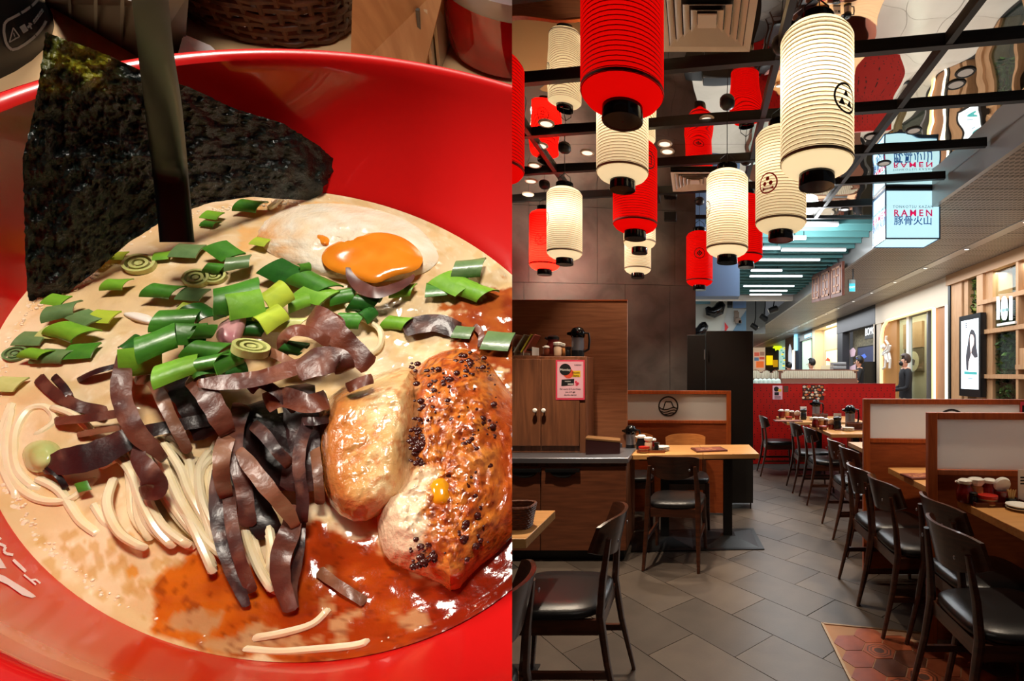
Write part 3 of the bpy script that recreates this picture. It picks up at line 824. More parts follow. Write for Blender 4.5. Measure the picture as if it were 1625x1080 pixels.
text('Stamp', .019, 'lettering', M_ink, W(914, 595.8, yp - .0036), X3, Z3, t)
card = MB().prism([(-.05, -.028), (.047, -.02), (.05, .028), (-.047, .022)], W(901, 606.5, yp - .0026), X3, Z3, (0, -1, 0), .0006).build('stamp_card', M_ink, t)
text('KAZAN', .013, 'lettering', M_paperwhite, W(901, 605, yp - .0038), X3, (0.08, 0, 1), t)
flat('card_stripe', yp - .0036, 901, 608.4, 910, 610, M_paperwhite, t, .0004)
for k, (a, b) in enumerate(((914, 606), (917, 608), (915, 610))): disc('stamp_dot', yp - .003, a, b, 2, M_pink, t, 12)
text('KAZAN', .016, 'lettering', M_ink, W(917, 579, yp - .0026), X3, Z3, t)
for k, s in enumerate(('For every $15 purchase,', 'you will get', 'double stamps')):
    text(s, .0165, 'lettering', M_ink, W(905, 617 + k * 4.6, yp - .0026), X3, Z3, t)

# ------------------------------------------------------------------ items on the cabinet top
zc = 1.51
t = thing('menu_rack', 'wooden rack holding slanted menus on top of the cabinet', 'rack', (W(836, 0, 3.9).x, 3.95, zc))
MB().span((-.13, -.09, 0), (.10, .09, .008)).build('base', M_panelwood, t)
for x in (-.09, -.02, .05):
    MB().span((x, -.08, .008), (x + .004, .08, .075)).build('divider_plate', M_frost, t)
for k, (px, c, lab) in enumerate(((822, (236, 190, 170), 'pale menu with pink stripes leaning in the rack on the cabinet'), (835, (176, 180, 168), 'grey green menu leaning in the middle of the rack on the cabinet'), (846, (196, 186, 60), 'yellow green menu leaning in the rack on the cabinet'), (851, (180, 96, 80), 'reddish menu leaning at the right of the rack on the cabinet'))):
    c0 = W(px - 1, 565, 3.9)
    M = Matrix.Rotation(math.radians(31), 3, 'Y')
    o = MB().box((0, 0, .088), (.010, .15, .16), M).build('menu', mat('menu_%s' % 'abcd'[k], c, .5), None, loc=None)
    o.location = (c0.x - .035, 3.93, zc + .014)
    tag(o, lab, 'menu')
    MB().box((.0, -.02, .1), (.0112, .07, .08), M).build('printed_panel', mat('menu_print', (150, 60, 52), .5), o)
    MB().box((.0, .0, .04), (.0112, .12, .012), M).build('printed_panel', M_ink, o)

def soy_bottle(loc, label, m=M_darkred, s=1.0, lid=M_ceramic):
    t = thing('sauce_bottle', label, 'bottle', loc)
    MB().lathe([(.030 * s, 0), (.036 * s, .01 * s), (.037 * s, .05 * s), (.026 * s, .075 * s), (.027 * s, .085 * s)], 18).build('body', m, t, True)
    MB().lathe([(.029 * s, .085 * s), (.030 * s, .098 * s), (.02 * s, .106 * s), (.004 * s, .108 * s)], 18).build('lid', lid, t, True)
    MB().tube([(-.024 * s, 0, .085 * s), (-.042 * s, 0, .095 * s)], .006 * s, 8).build('spout', lid, t)
    return t
def spice_jar(loc, label, body=None, lid=M_ceramic, s=1.0):
    t = thing('spice_jar', label, 'jar', loc)
    MB().lathe([(.026 * s, 0), (.028 * s, .004), (.028 * s, .06 * s), (.022 * s, .07 * s)], 16).build('body', body or mat('spice_tan', (196, 128, 70), .3), t, True)
    MB().lathe([(.023 * s, .07 * s), (.032 * s, .082 * s), (.034 * s, .098 * s), (.022 * s, .104 * s), (.003, .106 * s)], 10).build('lid', lid, t)
    return t
def chili_jar(loc, label, s=1.0):
    t = thing('chilli_jar', label, 'jar', loc)
    MB().lathe([(.040 * s, 0), (.043 * s, .005), (.043 * s, .028 * s)], 20).build('glass', mat('jar_glass', (170, 150, 120), .1, coat=.5), t, True)
    MB().lathe([(.0435 * s, .006), (.0438 * s, .022 * s)], 20, cap=False).build('contents', mat('chilli_paste', (120, 44, 24), .4), t, True)
    MB().lathe([(.044 * s, .028 * s), (.046 * s, .034 * s), (.044 * s, .044 * s), (.01, .048 * s)], 20).build('lid', mat('lid_red', (176, 40, 30), .25), t, True)
    return t
def grinder(loc, label):
    t = thing('sesame_pot', label, 'pot', loc)
    MB().lathe([(.032, 0), (.034, .004), (.034, .055)], 18).build('body', M_darkred, t, True)
    MB().lathe([(.002, -.012), (.036, -.010), (.040, 0), (.036, .010), (.002, .012)], 20, (0, .0, .085), Matrix.Rotation(-PI / 2.6, 3, 'X')).build('lid', M_ceramic, t, True)
    MB().tube([(0, 0, .055), (0, .01, .075)], .006, 8).build('hinge', M_ceramic, t)
    return t
def toothpicks(loc, label):
    t = thing('toothpick_holder', label, 'holder', loc)
    MB().lathe([(.022, 0), (.026, .003), (.028, .036), (.024, .036), (.022, .008)], 16).build('cup', M_blackplastic, t, True)
    m = MB()
    r = random.Random(3)
    for k in range(22):
        a, q = r.uniform(0, 6.28), r.uniform(0, .018)
        m.tube([(math.cos(a) * q * .6, math.sin(a) * q * .6, .008), (math.cos(a) * q * 1.35, math.sin(a) * q * 1.35, .072 + r.uniform(-.004, .004))], .0016, 5)
    o = m.build('toothpicks', mat('toothpick_wood', (222, 184, 120), .6), t); o['kind'] = 'stuff'
    return t
def saucer(loc, label, r=.06, n=2):
    t = thing('saucer', label, 'dish', loc)
    for k in range(n):
        z = k * .011
        MB().lathe([(r * .5, z), (r * .6, z + .002), (r, z + .012), (r, z + .015), (r * .6, z + .006), (.002, z + .005)], 24).build('dish', M_ceramic, t, True)
    return t
def tray(loc, w, d, label, m=None):
    t = thing('condiment_tray', label, 'tray', loc)
    m = m or mat('tray_wood', (84, 34, 22), .35)
    MB().span((-w / 2, -d / 2, 0), (w / 2, d / 2, .006)).build('base', m, t)
    for a, b in (((-w / 2, -d / 2, .006), (w / 2, -d / 2 + .008, .02)), ((-w / 2, d / 2 - .008, .006), (w / 2, d / 2, .02)), ((-w / 2, -d / 2 + .008, .006), (-w / 2 + .008, d / 2 - .008, .02)), ((w / 2 - .008, -d / 2 + .008, .006), (w / 2, d / 2 - .008, .02))):
        MB().span(a, b).build('rim', m, t)
    return t
def jug(loc, label, s=1.0):
    t = thing('water_jug', label, 'jug', loc)
    MB().lathe([(.045 * s, 0), (.05 * s, .004), (.05 * s, .05 * s)], 22).build('foot_band', M_blackplastic, t, True)
    MB().lathe([(.0495 * s, .05 * s), (.048 * s, .15 * s)], 22).build('body', M_steel, t, True)
    MB().lathe([(.05 * s, .15 * s), (.056 * s, .165 * s), (.058 * s, .195 * s), (.04 * s, .225 * s), (.02 * s, .235 * s)], 22).build('lid', M_gloss_black, t, True)
    m = MB(); m.hexa([(-.04 * s, -.02 * s, .16 * s), (-.04 * s, .02 * s, .16 * s), (-.04 * s, .02 * s, .2 * s), (-.04 * s, -.02 * s, .2 * s)], [(-.085 * s, -.008 * s, .175 * s), (-.085 * s, .008 * s, .175 * s), (-.085 * s, .008 * s, .19 * s), (-.085 * s, -.008 * s, .19 * s)])
    m.build('spout', M_gloss_black, t)
    MB().tube([(.045 * s, 0, .19 * s), (.085 * s, 0, .185 * s), (.092 * s, 0, .13 * s), (.085 * s, 0, .06 * s), (.05 * s, 0, .04 * s)], .009 * s, 8).build('handle', M_blackplastic, t, True)
    return t
M_wick = mat('wicker', (116, 62, 34), .55, c2=(84, 42, 24), nscale=40)
def basket(loc, label, w=.12, d=.09, h=.05, flare=1.25, rot=0):
    t = thing('woven_basket', label, 'basket', loc, rot)
    m = MB()
    for k in range(9):
        z = h * k / 8; s = 1 + (flare - 1) * k / 8
        pts = []
        for q in range(40):
            a = 2 * PI * q / 40
            c, e = math.cos(a), math.sin(a)
            wob = 1 + .02 * (1 if (q + k) % 2 else -1)
            pts.append((math.copysign(abs(c) ** .6, c) * w / 2 * s * wob, math.copysign(abs(e) ** .6, e) * d / 2 * s * wob, z + .003))
        m.tube(pts, h / 14, 5, closed=True)
    m.build('weave', M_wick, t)
    MB().span((-w / 2 * .95, -d / 2 * .95, 0), (w / 2 * .95, d / 2 * .95, .005)).build('floor_mat', M_wick, t)
    MB().tube([(math.copysign(abs(math.cos(a)) ** .6, math.cos(a)) * w / 2 * flare, math.copysign(abs(math.sin(a)) ** .6, math.sin(a)) * d / 2 * flare, h + .004) for a in [2 * PI * q / 40 for q in range(40)]], .005, 6, closed=True).build('rim', M_wick, t)
    return t
def card(loc, label, w=.06, h=.085, rot=0):
    t = thing('table_card', label, 'card', loc, rot)
    MB().span((-w / 2, -.02, 0), (w / 2, .02, .012)).build('stand', M_blackplastic, t)
    MB().box((0, 0, .012 + h / 2), (w, .004, h)).build('sheet', M_paperwhite, t)
    m = MB()
    for k in range(3): m.span((-w * .36, -.0028, h * (.8 - .1 * k)), (w * (.05 - .1 * (k % 2)), -.002, h * (.85 - .1 * k)))
    m.span((w * .1, -.0028, h * .62), (w * .38, -.002, h * .9))
    m.build('print', M_ink, t)
    return t
def menu_flat(loc, w, d, rot, label, th=.012):
    t = thing('menu_booklet', label, 'menu', loc, rot)
    MB().span((-w / 2, -d / 2, 0), (w / 2, d / 2, th)).build('cover', mat('menu_maroon', (96, 44, 36), .4), t, bev=.002)
    m = MB()
    r = random.Random(7)
    for k in range(9):
        x, y = r.uniform(-w * .38, w * .3), r.uniform(-d * .35, d * .3)
        m.span((x, y, th), (x + w * .12, y + d * .14, th + .0006))
    m.build('food_pictures', mat('menu_tan', (190, 130, 84), .5), t)
    m = MB().span((-w * .42, -d * .42, th), (w * .42, d * .42, th + .0003))
    m.build('page', mat('menu_page', (140, 74, 56), .5), t)
    return t

tray(W(876, 565, 3.93) * 1 + Vector((0, 0.03, 0)), .15, .14, 'small wooden tray of condiments on top of the cabinet').location.z = zc
def ct(px, y=3.93): return (W(px, 0, y).x, y, zc + .006)
soy_bottle(ct(867.5, 3.90), 'dark red squat sauce pot in the tray on the cabinet', mat('brown_pot', (98, 46, 30), .2), .75)
spice_jar(ct(885, 3.90), 'white lidded spice jar in the tray on the cabinet', mat('spice_white', (214, 180, 150), .3), s=1.05)
t = soy_bottle(ct(878, 3.97), 'tall dark pepper bottle standing at the back of the tray on the cabinet', mat('pepper_red', (110, 36, 34), .25), 1.55, M_blackplastic)
spice_jar(ct(891, 3.97), 'cream lidded jar at the right end of the tray on the cabinet', s=1.0)
t = spice_jar(ct(901.5, 3.90), 'small black shaker beside the water jug on the cabinet', M_blackplastic, M_blackplastic, .75)
t.location.z = zc
jug((W(917, 0, 3.93).x, 3.93, zc), 'steel water jug with glossy black lid on the cabinet', 1.0)
jb = W(957, 718, 3.86)
t = thing('wooden_box', 'dark wooden box with pale lid on the steel counter', 'box', (jb.x, 3.86, .765), math.radians(8))
MB().hexa([(-.125, -.08, 0), (.13, -.08, 0), (.13, .08, 0), (-.125, .08, 0)], [(-.125, -.08, .115), (.13, -.08, .088), (.13, .08, .088), (-.125, .08, .115)]).build('body', mat('dark_box', (52, 22, 22), .4), t)
MB().hexa([(-.127, -.082, .115), (.132, -.082, .088), (.132, .082, .088), (-.127, .082, .115)], [(-.127, -.082, .127), (.132, -.082, .100), (.132, .082, .100), (-.127, .082, .127)]).build('lid', mat('box_lid', (126, 90, 56), .4), t)
MB().span((.13, -.03, .04), (.146, .0, .07)).build('clasp', M_steel, t)

# ------------------------------------------------------------------ things on the tables
def onT(px, py, z=.75): p = onz(px, py, z); return (p.x, p.y, z + .0005)
a, b = onT(1522, 797), onT(1602, 799)
tray((1.44, 2.405, .7505), .26, .14, 'dark wooden condiment tray on the nearest right table')
def on2(px, y): return ((px - PX) / F * y, y, .757)
soy_bottle(on2(1531, 2.42), 'dark red soy bottle with white lid, leftmost in the tray on the nearest right table', s=1.05)
spice_jar(on2(1549, 2.43), 'tan spice jar with frilled cream lid in the tray on the nearest right table', s=1.1)
soy_bottle(on2(1570, 2.45), 'dark red soy bottle at the back of the tray on the nearest right table', s=1.0)
chili_jar(on2(1567, 2.375), 'low chilli jar with red lid in the tray on the nearest right table')
grinder(on2(1590, 2.41), 'dark red pot with upright round white lid on the nearest right table')
t = spice_jar(on2(1545, 2.375), 'tiny black soy dispenser at the front of the tray on the nearest right table', M_blackplastic, M_blackplastic, .55)
toothpicks((on2(1604, 2.38)[0], 2.38, .7505), 'black cup of toothpicks on the nearest right table')
saucer((onT(1612, 806)[0], 2.29, .7505), 'stack of white saucers on the nearest right table', .062)
card((on2(1627, 2.42)[0], 2.42, .7505), 'white table card at the right edge of the nearest right table', .07, .15)
menu_flat(onT(1462, 757), .2, .14, .1, 'red edged menu at the corner of the table between the dividers')
# mid table
tray(onT(1034, 716), .22, .16, 'wooden condiment tray on the mid table', mat('tray_light', (120, 66, 36), .4))
def onM(px, y): return ((px - PX) / F * y, y, .757)
soy_bottle(onM(1018, 4.02), 'dark soy bottle at the left of the mid table tray', M_blackplastic, 1.2)
spice_jar(onM(1029, 3.98), 'cream lidded jar in the mid table tray', mat('spice_white'  , (214, 180, 150), .3), s=1.1)
chili_jar(onM(1022, 3.95), 'low chilli jar with red lid in the mid table tray')
soy_bottle(onM(1036, 4.05), 'dark red soy bottle behind the jars in the mid table tray', M_darkred, .9)
t = spice_jar(onM(1042, 3.99), 'small black shaker in the mid table tray', M_blackplastic, M_blackplastic, .7)
jug(((1001 - PX) / F * 4.12, 4.12, .7505), 'dark water jug partly behind the teak panel on the mid table', .85)
t = saucer(onT(1049, 715), 'white bowl stack on the mid table', .07, 3)
menu_flat(onT(1125, 714), .26, .20, .25, 'maroon picture menu lying on the mid table')
# left seam table
basket(onz(822, 835, .7505), 'small brown woven basket on the seam table', .10, .09, .085, 1.3)
# table by the red pegboard
def cluster(where, y0, y1, px0, prefix, tz=.7505):
    def P(px, y): return ((px - PX) / F * y, y, tz)
    soy_bottle(P(px0, y1), 'dark red soy bottle with white lid ' + where, s=1.15)
    spice_jar(P(px0 + 9, y1), 'cream lidded spice jar ' + where, s=1.15)
    chili_jar(P(px0 + 12, y0), 'low chilli jar ' + where, 1.0)
    soy_bottle(P(px0 + 17, y1), 'second dark red sauce pot ' + where, mat('brown_pot', (98, 46, 30), .2), 1.0)
    grinder(P(px0 + 25, y0 + .05), 'dark red pot with tilted white lid ' + where)
    card(P(px0 + 35, y1 + .02), 'white printed card standing ' + where, .09, .15)
    spice_jar(P(px0 + 35, y0), 'black shaker ' + where, M_blackplastic, M_blackplastic, 1.4)
    saucer(P(px0 + 52, y0 - .1), 'stack of white saucers ' + where, .065, 3)
    jug(P(px0 + 55, y1), 'steel water jug with black lid ' + where, 1.1)
    basket(P(px0 + 62, y0 + .02), 'brown oval basket ' + where, .15, .1, .07)
cluster('on the table before the red pegboard', 5.55, 5.8, 1294, 'a')
cluster('on the farthest table against the red pegboard', 6.75, 7.0, 1240, 'b')
menu_flat(onT(1345, 681), .34, .22, .0, 'pink menu on the table before the red pegboard')
menu_flat(((1250 - PX) / F * 6.55, 6.55, .7505), .36, .2, .0, 'red menu on the farthest table')

# ------------------------------------------------------------------ red pegboard partition
t = thing('red_pegboard', 'red perforated pegboard partition behind the far tables', 'partition', (.83, 7.6, 0))
MB().span((0, 0, 0), (2.2, .05, 1.217)).build('board', M_red, t)
MB().span((-.004, -.004, 1.217), (2.204, .054, 1.225)).build('top_edge', mat('red_edge', (150, 30, 22), .4), t)
m = MB()
for i in range(24):
    for j in range(14):
        for d in (0, .036):
            x, z = .05 + i * .092 + (0.046 if j % 2 else 0), .06 + j * .088 + d
            if x > 2.18 or z > 1.19: continue
            m.lathe([(.0085, -.0012), (.0085, 0)], 6, (x, -.0002, z), Matrix.Rotation(PI / 2, 3, 'X'))
o = m.build('peg_holes', M_black, t); o['kind'] = 'stuff'
def fl(name, px0, py0, px1, py1, m, parent, y=7.598, th=.001): return flat(name, y, px0, py0, px1, py1, m, parent, th)
t = thing('small_notice', 'pale pink notice pinned on the red pegboard', 'poster')
fl('sheet', 1226, 611.5, 1241.5, 633.5, M_lpink, t)
disc('black_bubble', 7.5965, 1232, 617, 4, M_ink, t, 16)
fl('yellow_panel', 1235, 617, 1240, 621, M_yel, t, 7.5968)
fl('stamp_card', 1229, 622, 1236, 627, M_ink, t, 7.5968)
for k in range(3): fl('text_line', 1229, 628.3 + k * 1.6, 1239, 629 + k * 1.6, M_ink, t, 7.5968)
o = fl('small_photo', 1243.5, 612, 1251, 622, mat('photo_brown', (96, 60, 44), .5), None)
tag(o, 'small brown photo next to the notice on the pegboard', 'photo')
t = thing('food_collage', 'collage poster of food photos on the red pegboard', 'poster')
fl('sheet', 1273.5, 610.5, 1307.5, 634.5, mat('collage_dark', (58, 34, 32), .5), t)
r = random.Random(5)
for k in range(34):
    px, py = 1276 + (k % 7) * 4.8 + r.uniform(-1.4, 1.4) + 2 * ((k // 7) % 2), 613 + (k // 7) * 4.5 + r.uniform(-1, 1)
    disc('dish_photo', 7.5965 - .0003 * k, px, py, r.uniform(1.2, 3.0), mat('dish_%d' % (k % 5), ((220, 200, 180), (200, 120, 60), (210, 60, 40), (236, 220, 190), (150, 90, 50))[k % 5], .5), t, 10, .8)
# ------------------------------------------------------------------ illuminated sign box
M_lightbox = glow('lightbox', (196, 244, 255), 1.02)
t = thing('sign_box', 'glowing pale blue box sign reading ramen under the mirror ceiling', 'sign', (1.80, 4.75, 2.665))
MB().span((0, 0, 0), (.515, .33, .465)).build('light_panel', M_lightbox, t)
m = MB()
E_ = .006
for a in ((0, 0), (.515, 0), (0, .33), (.515, .33)):
    m.span((a[0] - E_, a[1] - E_, -E_), (a[0] + E_, a[1] + E_, .47))
for z in (0, .465):
    for y in (0, .33): m.span((0, y - E_, z - E_), (.515, y + E_, z + E_))
    for x in (0, .515): m.span((x - E_, 0, z - E_), (x + E_, .33, z + E_))
m.build('frame', mat('frame_blue', (70, 110, 160), .4), t)
M_mag = glow('sign_magenta', (190, 20, 84), .95); M_navy = glow('sign_navy', (24, 70, 130), .9); M_sgrey = glow('sign_grey', (96, 110, 116), .9)
MB().span((-.004, -.004, .455), (.519, .334, .487)).build('top_tray', M_black, t)
def signtext(o, ax, sq=1.0):
    o, ax = Vector(o), Vector(ax)
    text('TONKOTSU KAZAN', .036, 'lettering', M_sgrey, o + Vector((0, 0, .302)), ax, Z3, t, spacing=1.25, squash=1.0)
    text('RAMEN', .088, 'lettering', M_mag, o + Vector((0, 0, .240)), ax, Z3, t, spacing=1.45, bold=.0016)
    text('豚骨火山', .092, 'lettering', M_navy, o + Vector((0, 0, .165)), ax, Z3, t, bold=.0007)
signtext((.262, -.0015, 0), (1, 0, 0))
signtext((-.0015, .165, 0), (0, -1, 0))
# exit sign and wooden shop sign hung from the concourse ceiling
p = W(1351.5, 452, 7.6)
t = thing('exit_sign', 'small green blue exit sign hanging on a rod', 'sign', p)
MB().span((-.05, -.02, -.105), (.05, .02, .08)).build('housing', mat('exit_grey', (170, 190, 190), .5), t)
MB().span((-.044, -.0215, -.10), (.044, -.02, .02)).build('face', glow('exit_blue', (70, 190, 205), .9), t)
text('EXIT', .042, 'lettering', glow('exit_white', (240, 255, 255), 1.2), (0, -.023, -.04), X3, Z3, t)
MB().tube([(.02, 0, .08), (.02, 0, 3.15 - p.z + .35)], .012, 8).build('rod', M_black, t)
pa, pb = onx(1291, 459, 2.15), onx(1341, 441, 2.15)
d = (pb - pa); L = d.length; d.normalize()
t = thing('carved_sign', 'brown wooden sign board with carved characters hung along the concourse ceiling', 'sign', (pa + pb) / 2)
up = Vector((0, 0, 1)); nrm = Vector((d.y, -d.x, 0)).normalized()
M_bronze = mat('bronze_wood', (120, 66, 48), .45, c2=(92, 46, 32), nscale=12)
for k in range(3):
    o = d * ((k - 1) * L / 3)
    m = MB(); m.prism([(-L / 6.4, -.25), (L / 6.4, -.25), (L / 6.4, .25), (-L / 6.4, .25)], o, d, up, nrm, .04); m.build('board', M_bronze, t)
    m = MB()
    for (a, b, c, e) in ((-.3, -.2, .3, -.17), (-.3, .17, .3, .2), (-.3, -.2, -.26, .2), (.26, -.2, .3, .2), (-.15, -.1, .15, -.07), (-.15, .05, .15, .08), (-.02, -.2, .02, .2)):
        m.prism([(a * L / 2.4, b), (c * L / 2.4, b), (c * L / 2.4, e), (a * L / 2.4, e)], o + nrm * .04, d, up, nrm, .008)
    m.build('carving', mat('carving_tan', (176, 122, 90), .5), t)
    MB().tube([o + Vector((0, 0, .25)), o + Vector((0, 0, 3.16 - (t.location + o).z + o.z))], .01, 6).build('hanger', M_black, t)

# ------------------------------------------------------------------ shop row on the far side of the concourse
FX = 4.11
def Yf(px, x=FX): return F * x / (px - PX)
def Zf(px, py, x=FX): return CAMH + (PY - py) / F * Yf(px, x)
def slab(px0, px1, z0, z1, d0, d1, m, name, parent, x=FX):      # a slab of the facade between two columns; d = depth behind the face
    o = parent.location
    return MB().span((x + d0 - o.x, Yf(px1, x) - o.y, z0), (x + d1 - o.x, Yf(px0, x) - o.y, z1)).build(name, m, parent)
M_lightwood = mat('light_oak', (196, 152, 110), .5, c2=(178, 134, 94), nscale=4, stretch=(10, 10, 1))
M_shopbeige = mat('shop_beige', (206, 190, 168), .6)
M_led = glow('led_white', (255, 244, 220), 1.7)
M_warmled = glow('led_warm', (255, 226, 150), 1.3)
M_shopglass = clear_glass('shop_glass', (226, 238, 234))
M_darkwall = mat('shop_dark', (54, 54, 58), .5)
M_cream = mat('shop_cream', (226, 206, 168), .6)

# kiosk of oak with plants, screen and the 101 sign
t = thing('oak_kiosk', 'oak shelf kiosk with plants behind glass and a white 101 sign', 'kiosk', (FX, 6.6, 0))
slab(1507, 1700, 0, 2.9, .30, .36, mat('kiosk_back', (96, 78, 58), .6), 'back', t)
slab(1506, 1509.5, 0, ZB, -.02, .06, M_black, 'post', t)
slab(1509.5, 1526, 0, 2.86, 0, .08, M_lightwood, 'upright', t)
slab(1526, 1528, 0, 2.9, .05, .1, M_black, 'reveal', t)
slab(1528, 1534, 0, 2.82, .02, .28, M_lightwood, 'upright', t)
slab(1554, 1564, 0, 2.9, -.04, .02, M_lightwood, 'upright', t)
slab(1564, 1575, 0, 2.9, .0, .28, M_lightwood, 'upright', t)
slab(1617, 1621, 0, 2.9, -.04, .06, M_lightwood, 'upright', t)
slab(1506, 1700, 2.80, ZB, -.055, .05, mat('kiosk_head', (170, 130, 92), .5), 'head_panel', t)
for py in (473, 523, 597):
    zz = Zf(1590, py)
    slab(1556, 1700, zz - .03, zz + .03, -.05, .28, M_lightwood, 'shelf', t)
zz = Zf(1625, 582); slab(1617, 1700, zz - .03, zz + .03, -.05, .2, M_lightwood, 'shelf', t)
zz = Zf(1625, 556); slab(1621, 1700, zz - .2, zz + .03, -.03, .2, M_lightwood, 'side_box', t)
slab(1572, 1617, 0, 2.8, .04, .05, M_shopglass, 'glass_pane', t)
for k, s in enumerate('101'):
    px = (1591, 1601, 1611.5)[k]
    ob = text(s, .44, 'lettering', glow('sign_white', (240, 246, 250), .95), (-.06, Yf(px) - t.location.y, Zf(px, 491)), (0, -1, 0), Z3, t, bold=.004, depth=.015, squash=.5 if k != 1 else .52)
MB().span((-.075, Yf(1606) - t.location.y, Zf(1601, 492) - .018), (-.04, Yf(1596) - t.location.y, Zf(1601, 492) + .018)).build('lettering_bar', mat('kiosk_bar', (150, 190, 190), .5), t)
slab(1590, 1619, Zf(1600, 516), Zf(1600, 512), -.07, -.04, M_white, 'name_bar', t)
r = random.Random(9)
def foliage(name, x0, x1, y0, y1, z0, z1, n, cols, s, label):
    ts = thing(name, label, 'plants', ((x0 + x1) / 2, (y0 + y1) / 2, z0))
    for ci, c in enumerate(cols):
        m = MB()
        for k in range(n // len(cols)):
            p = Vector((r.uniform(x0, x1), r.uniform(y0, y1), r.uniform(z0, z1))) - ts.location
            a = Vector((r.uniform(-1, .1), r.uniform(-1, 1), r.uniform(-.8, 1))).normalized() * s * r.uniform(.6, 1.4)
            b = a.cross(Vector((r.uniform(-1, 1), r.uniform(-1, 1), r.uniform(-1, 1)))).normalized() * s * .3
            nn = a.cross(b).normalized() * s * .12
            m.add([p, p + a * .5 + b + nn, p + a, p + a * .5 - b + nn], [(0, 1, 2), (0, 2, 3)])
        o = m.build('leaves', mat('leaf_%d_%d_%d' % c, c, .5), ts); o['kind'] = 'stuff'
    m = MB()
    for k in range(5):
        y = y0 + (y1 - y0) * (k + .5) / 5 - ts.location.y
        m.tube([(.05, y, 0), (.04, y + .03, (z1 - z0) * .5), (.05, y, z1 - z0)], .012, 6)
    m.build('stem', mat('stem_brown', (70, 52, 34), .7), ts)
    return ts
GREEN = [(46, 70, 28), (70, 98, 40), (96, 128, 52), (30, 46, 22)]
lamp('AREA', 'kiosk_lamp', (FX + .12, 6.75, 2.78), 14, (1, .95, .85), (FX + .12, 6.75, 0), .15, size_y=1.1)
foliage('wall_plants', FX + .08, FX + .27, Yf(1600), Yf(1572), .7, Zf(1590, 476), 1500, GREEN, .09, 'green wall of leafy plants behind the kiosk glass under the 101 sign')
foliage('wall_plants', FX + .08, FX + .26, Yf(1554), Yf(1534), 2.30, 2.80, 420, [(70, 84, 34), (100, 116, 44), (40, 50, 26), (134, 140, 58)], .09, 'bush of dry looking leaves above the digital screen')
t = thing('slanted_print', 'red slanted print behind the kiosk glass', 'panel', (FX + .275, Yf(1612), 1.95))
MB().prism([(-.10, .18), (.38, -.2), (.38, -.42), (.05, -.1)], (.0, .12, 0), (0, -1, 0), Z3, (-1, 0, 0), .01).build('print', mat('kiosk_red', (150, 52, 40), .5), t)
# digital totem screen
t = thing('digital_screen', 'tall black digital screen showing a woman with long dark hair on white', 'screen', (FX - .07, Yf(1539), 0))
def onscreen(px, py): return (0, Yf(px, FX - .1) - t.location.y, Zf(px, py, FX - .1))
def sslab(px0, py0, px1, py1, dx0, dx1, m, name):
    y0, y1 = Yf(px1, FX - .1) - t.location.y, Yf(px0, FX - .1) - t.location.y
    yc = (px0 + px1) / 2
    return MB().span((dx0, y0, Zf(yc, py1, FX - .1)), (dx1, y1, Zf(yc, py0, FX - .1))).build(name, m, t)
sslab(1522, 499, 1556, 629, -.03, .05, M_blackplastic, 'housing')
sslab(1525.5, 507, 1553, 617, -.033, -.03, glow('screen_white', (226, 240, 248), 1.0), 'display')
def spoly(pts, dx, m, name):
    lo = [Vector((dx, onscreen(a, b)[1], onscreen(a, b)[2])) for a, b in pts]
    return MB().hexa([q + Vector((.001, 0, 0)) for q in lo], lo).build(name, m, t)
G_hair = glow('screen_hair', (58, 56, 62), .9); G_skin = glow('screen_skin', (232, 206, 196), .95); G_top = glow('screen_top', (246, 240, 238), 1.0)
spoly([(1534, 586), (1533, 566), (1537, 540), (1539, 528), (1542, 522), (1546, 524), (1549, 532), (1550, 552), (1552, 566), (1546, 568), (1541, 572), (1537, 588)], -.0345, G_hair, 'pictured_hair')
spoly([(1539.5, 536), (1541, 530), (1544.5, 531), (1546.5, 537), (1546, 546), (1543, 553), (1541.5, 562), (1540, 552)], -.036, G_skin, 'pictured_face')
spoly([(1537, 590), (1538, 574), (1542, 560), (1546, 566), (1550, 570), (1553, 572), (1553, 592)], -.0365, G_top, 'pictured_top')
spoly([(1531, 589), (1551, 590), (1551, 594), (1531, 593)], -.038, glow('screen_teal', (60, 150, 150), .9), 'caption_bar')
spoly([(1537, 599), (1544, 599), (1544, 601.5), (1537, 601.5)], -.038, glow('screen_grey', (150, 170, 180), .9), 'caption_text')
for k in range(3): spoly([(1533, 512 + k * 3), (1535, 512 + k * 3), (1535, 514 + k * 3), (1533, 514 + k * 3)], -.038, G_hair, 'caption_text')

# beige shop with glowing frame
t = thing('beige_shop', 'beige shop front with a rounded glowing frame and glass', 'shop', (FX, 9.5, 0))
slab(1390, 1506, Zf(1400, 512), ZB, -.012, .2, M_shopbeige, 'fascia', t)
slab(1386, 1398, 0, 2.6, 0, .2, M_shopbeige, 'pier', t)
slab(1483, 1503, 0, 2.60, .02, .2, mat('oak_panel', (178, 128, 92), .5, c2=(164, 116, 82), nscale=4, stretch=(10, 10, 1)), 'wood_panel', t)
yA, yB, yC = Yf(1400), Yf(1483.5), Yf(1504)
m = MB()
zt = Zf(1440, 500)
m.tube([(-.02, yA - 9.5, 0), (-.02, yA - 9.5, zt - .35), (-.02, yA - 9.62, zt - .12), (-.02, yA - 9.85, zt), (-.02, yB - 9.5, zt), (-.02, yB - 9.5, 0)], .035, 8)
m.build('glow_frame', M_warmled, t)
slab(1502.5, 1506, 0, Zf(1504, 484), -.03, .0, M_led, 'led_strip', t)
slab(1482, 1485, 0, zt, -.03, .0, M_led, 'led_strip', t)
slab(1400, 1420, 0, zt - .02, .04, .1, mat('shop_tan', (176, 124, 70), .5), 'tan_panel', t)
slab(1420, 1483, 0, zt, .10, .115, M_shopglass, 'glass_pane', t)
slab(1434, 1438, 0, zt, .05, .12, M_white, 'glass_mullion', t)
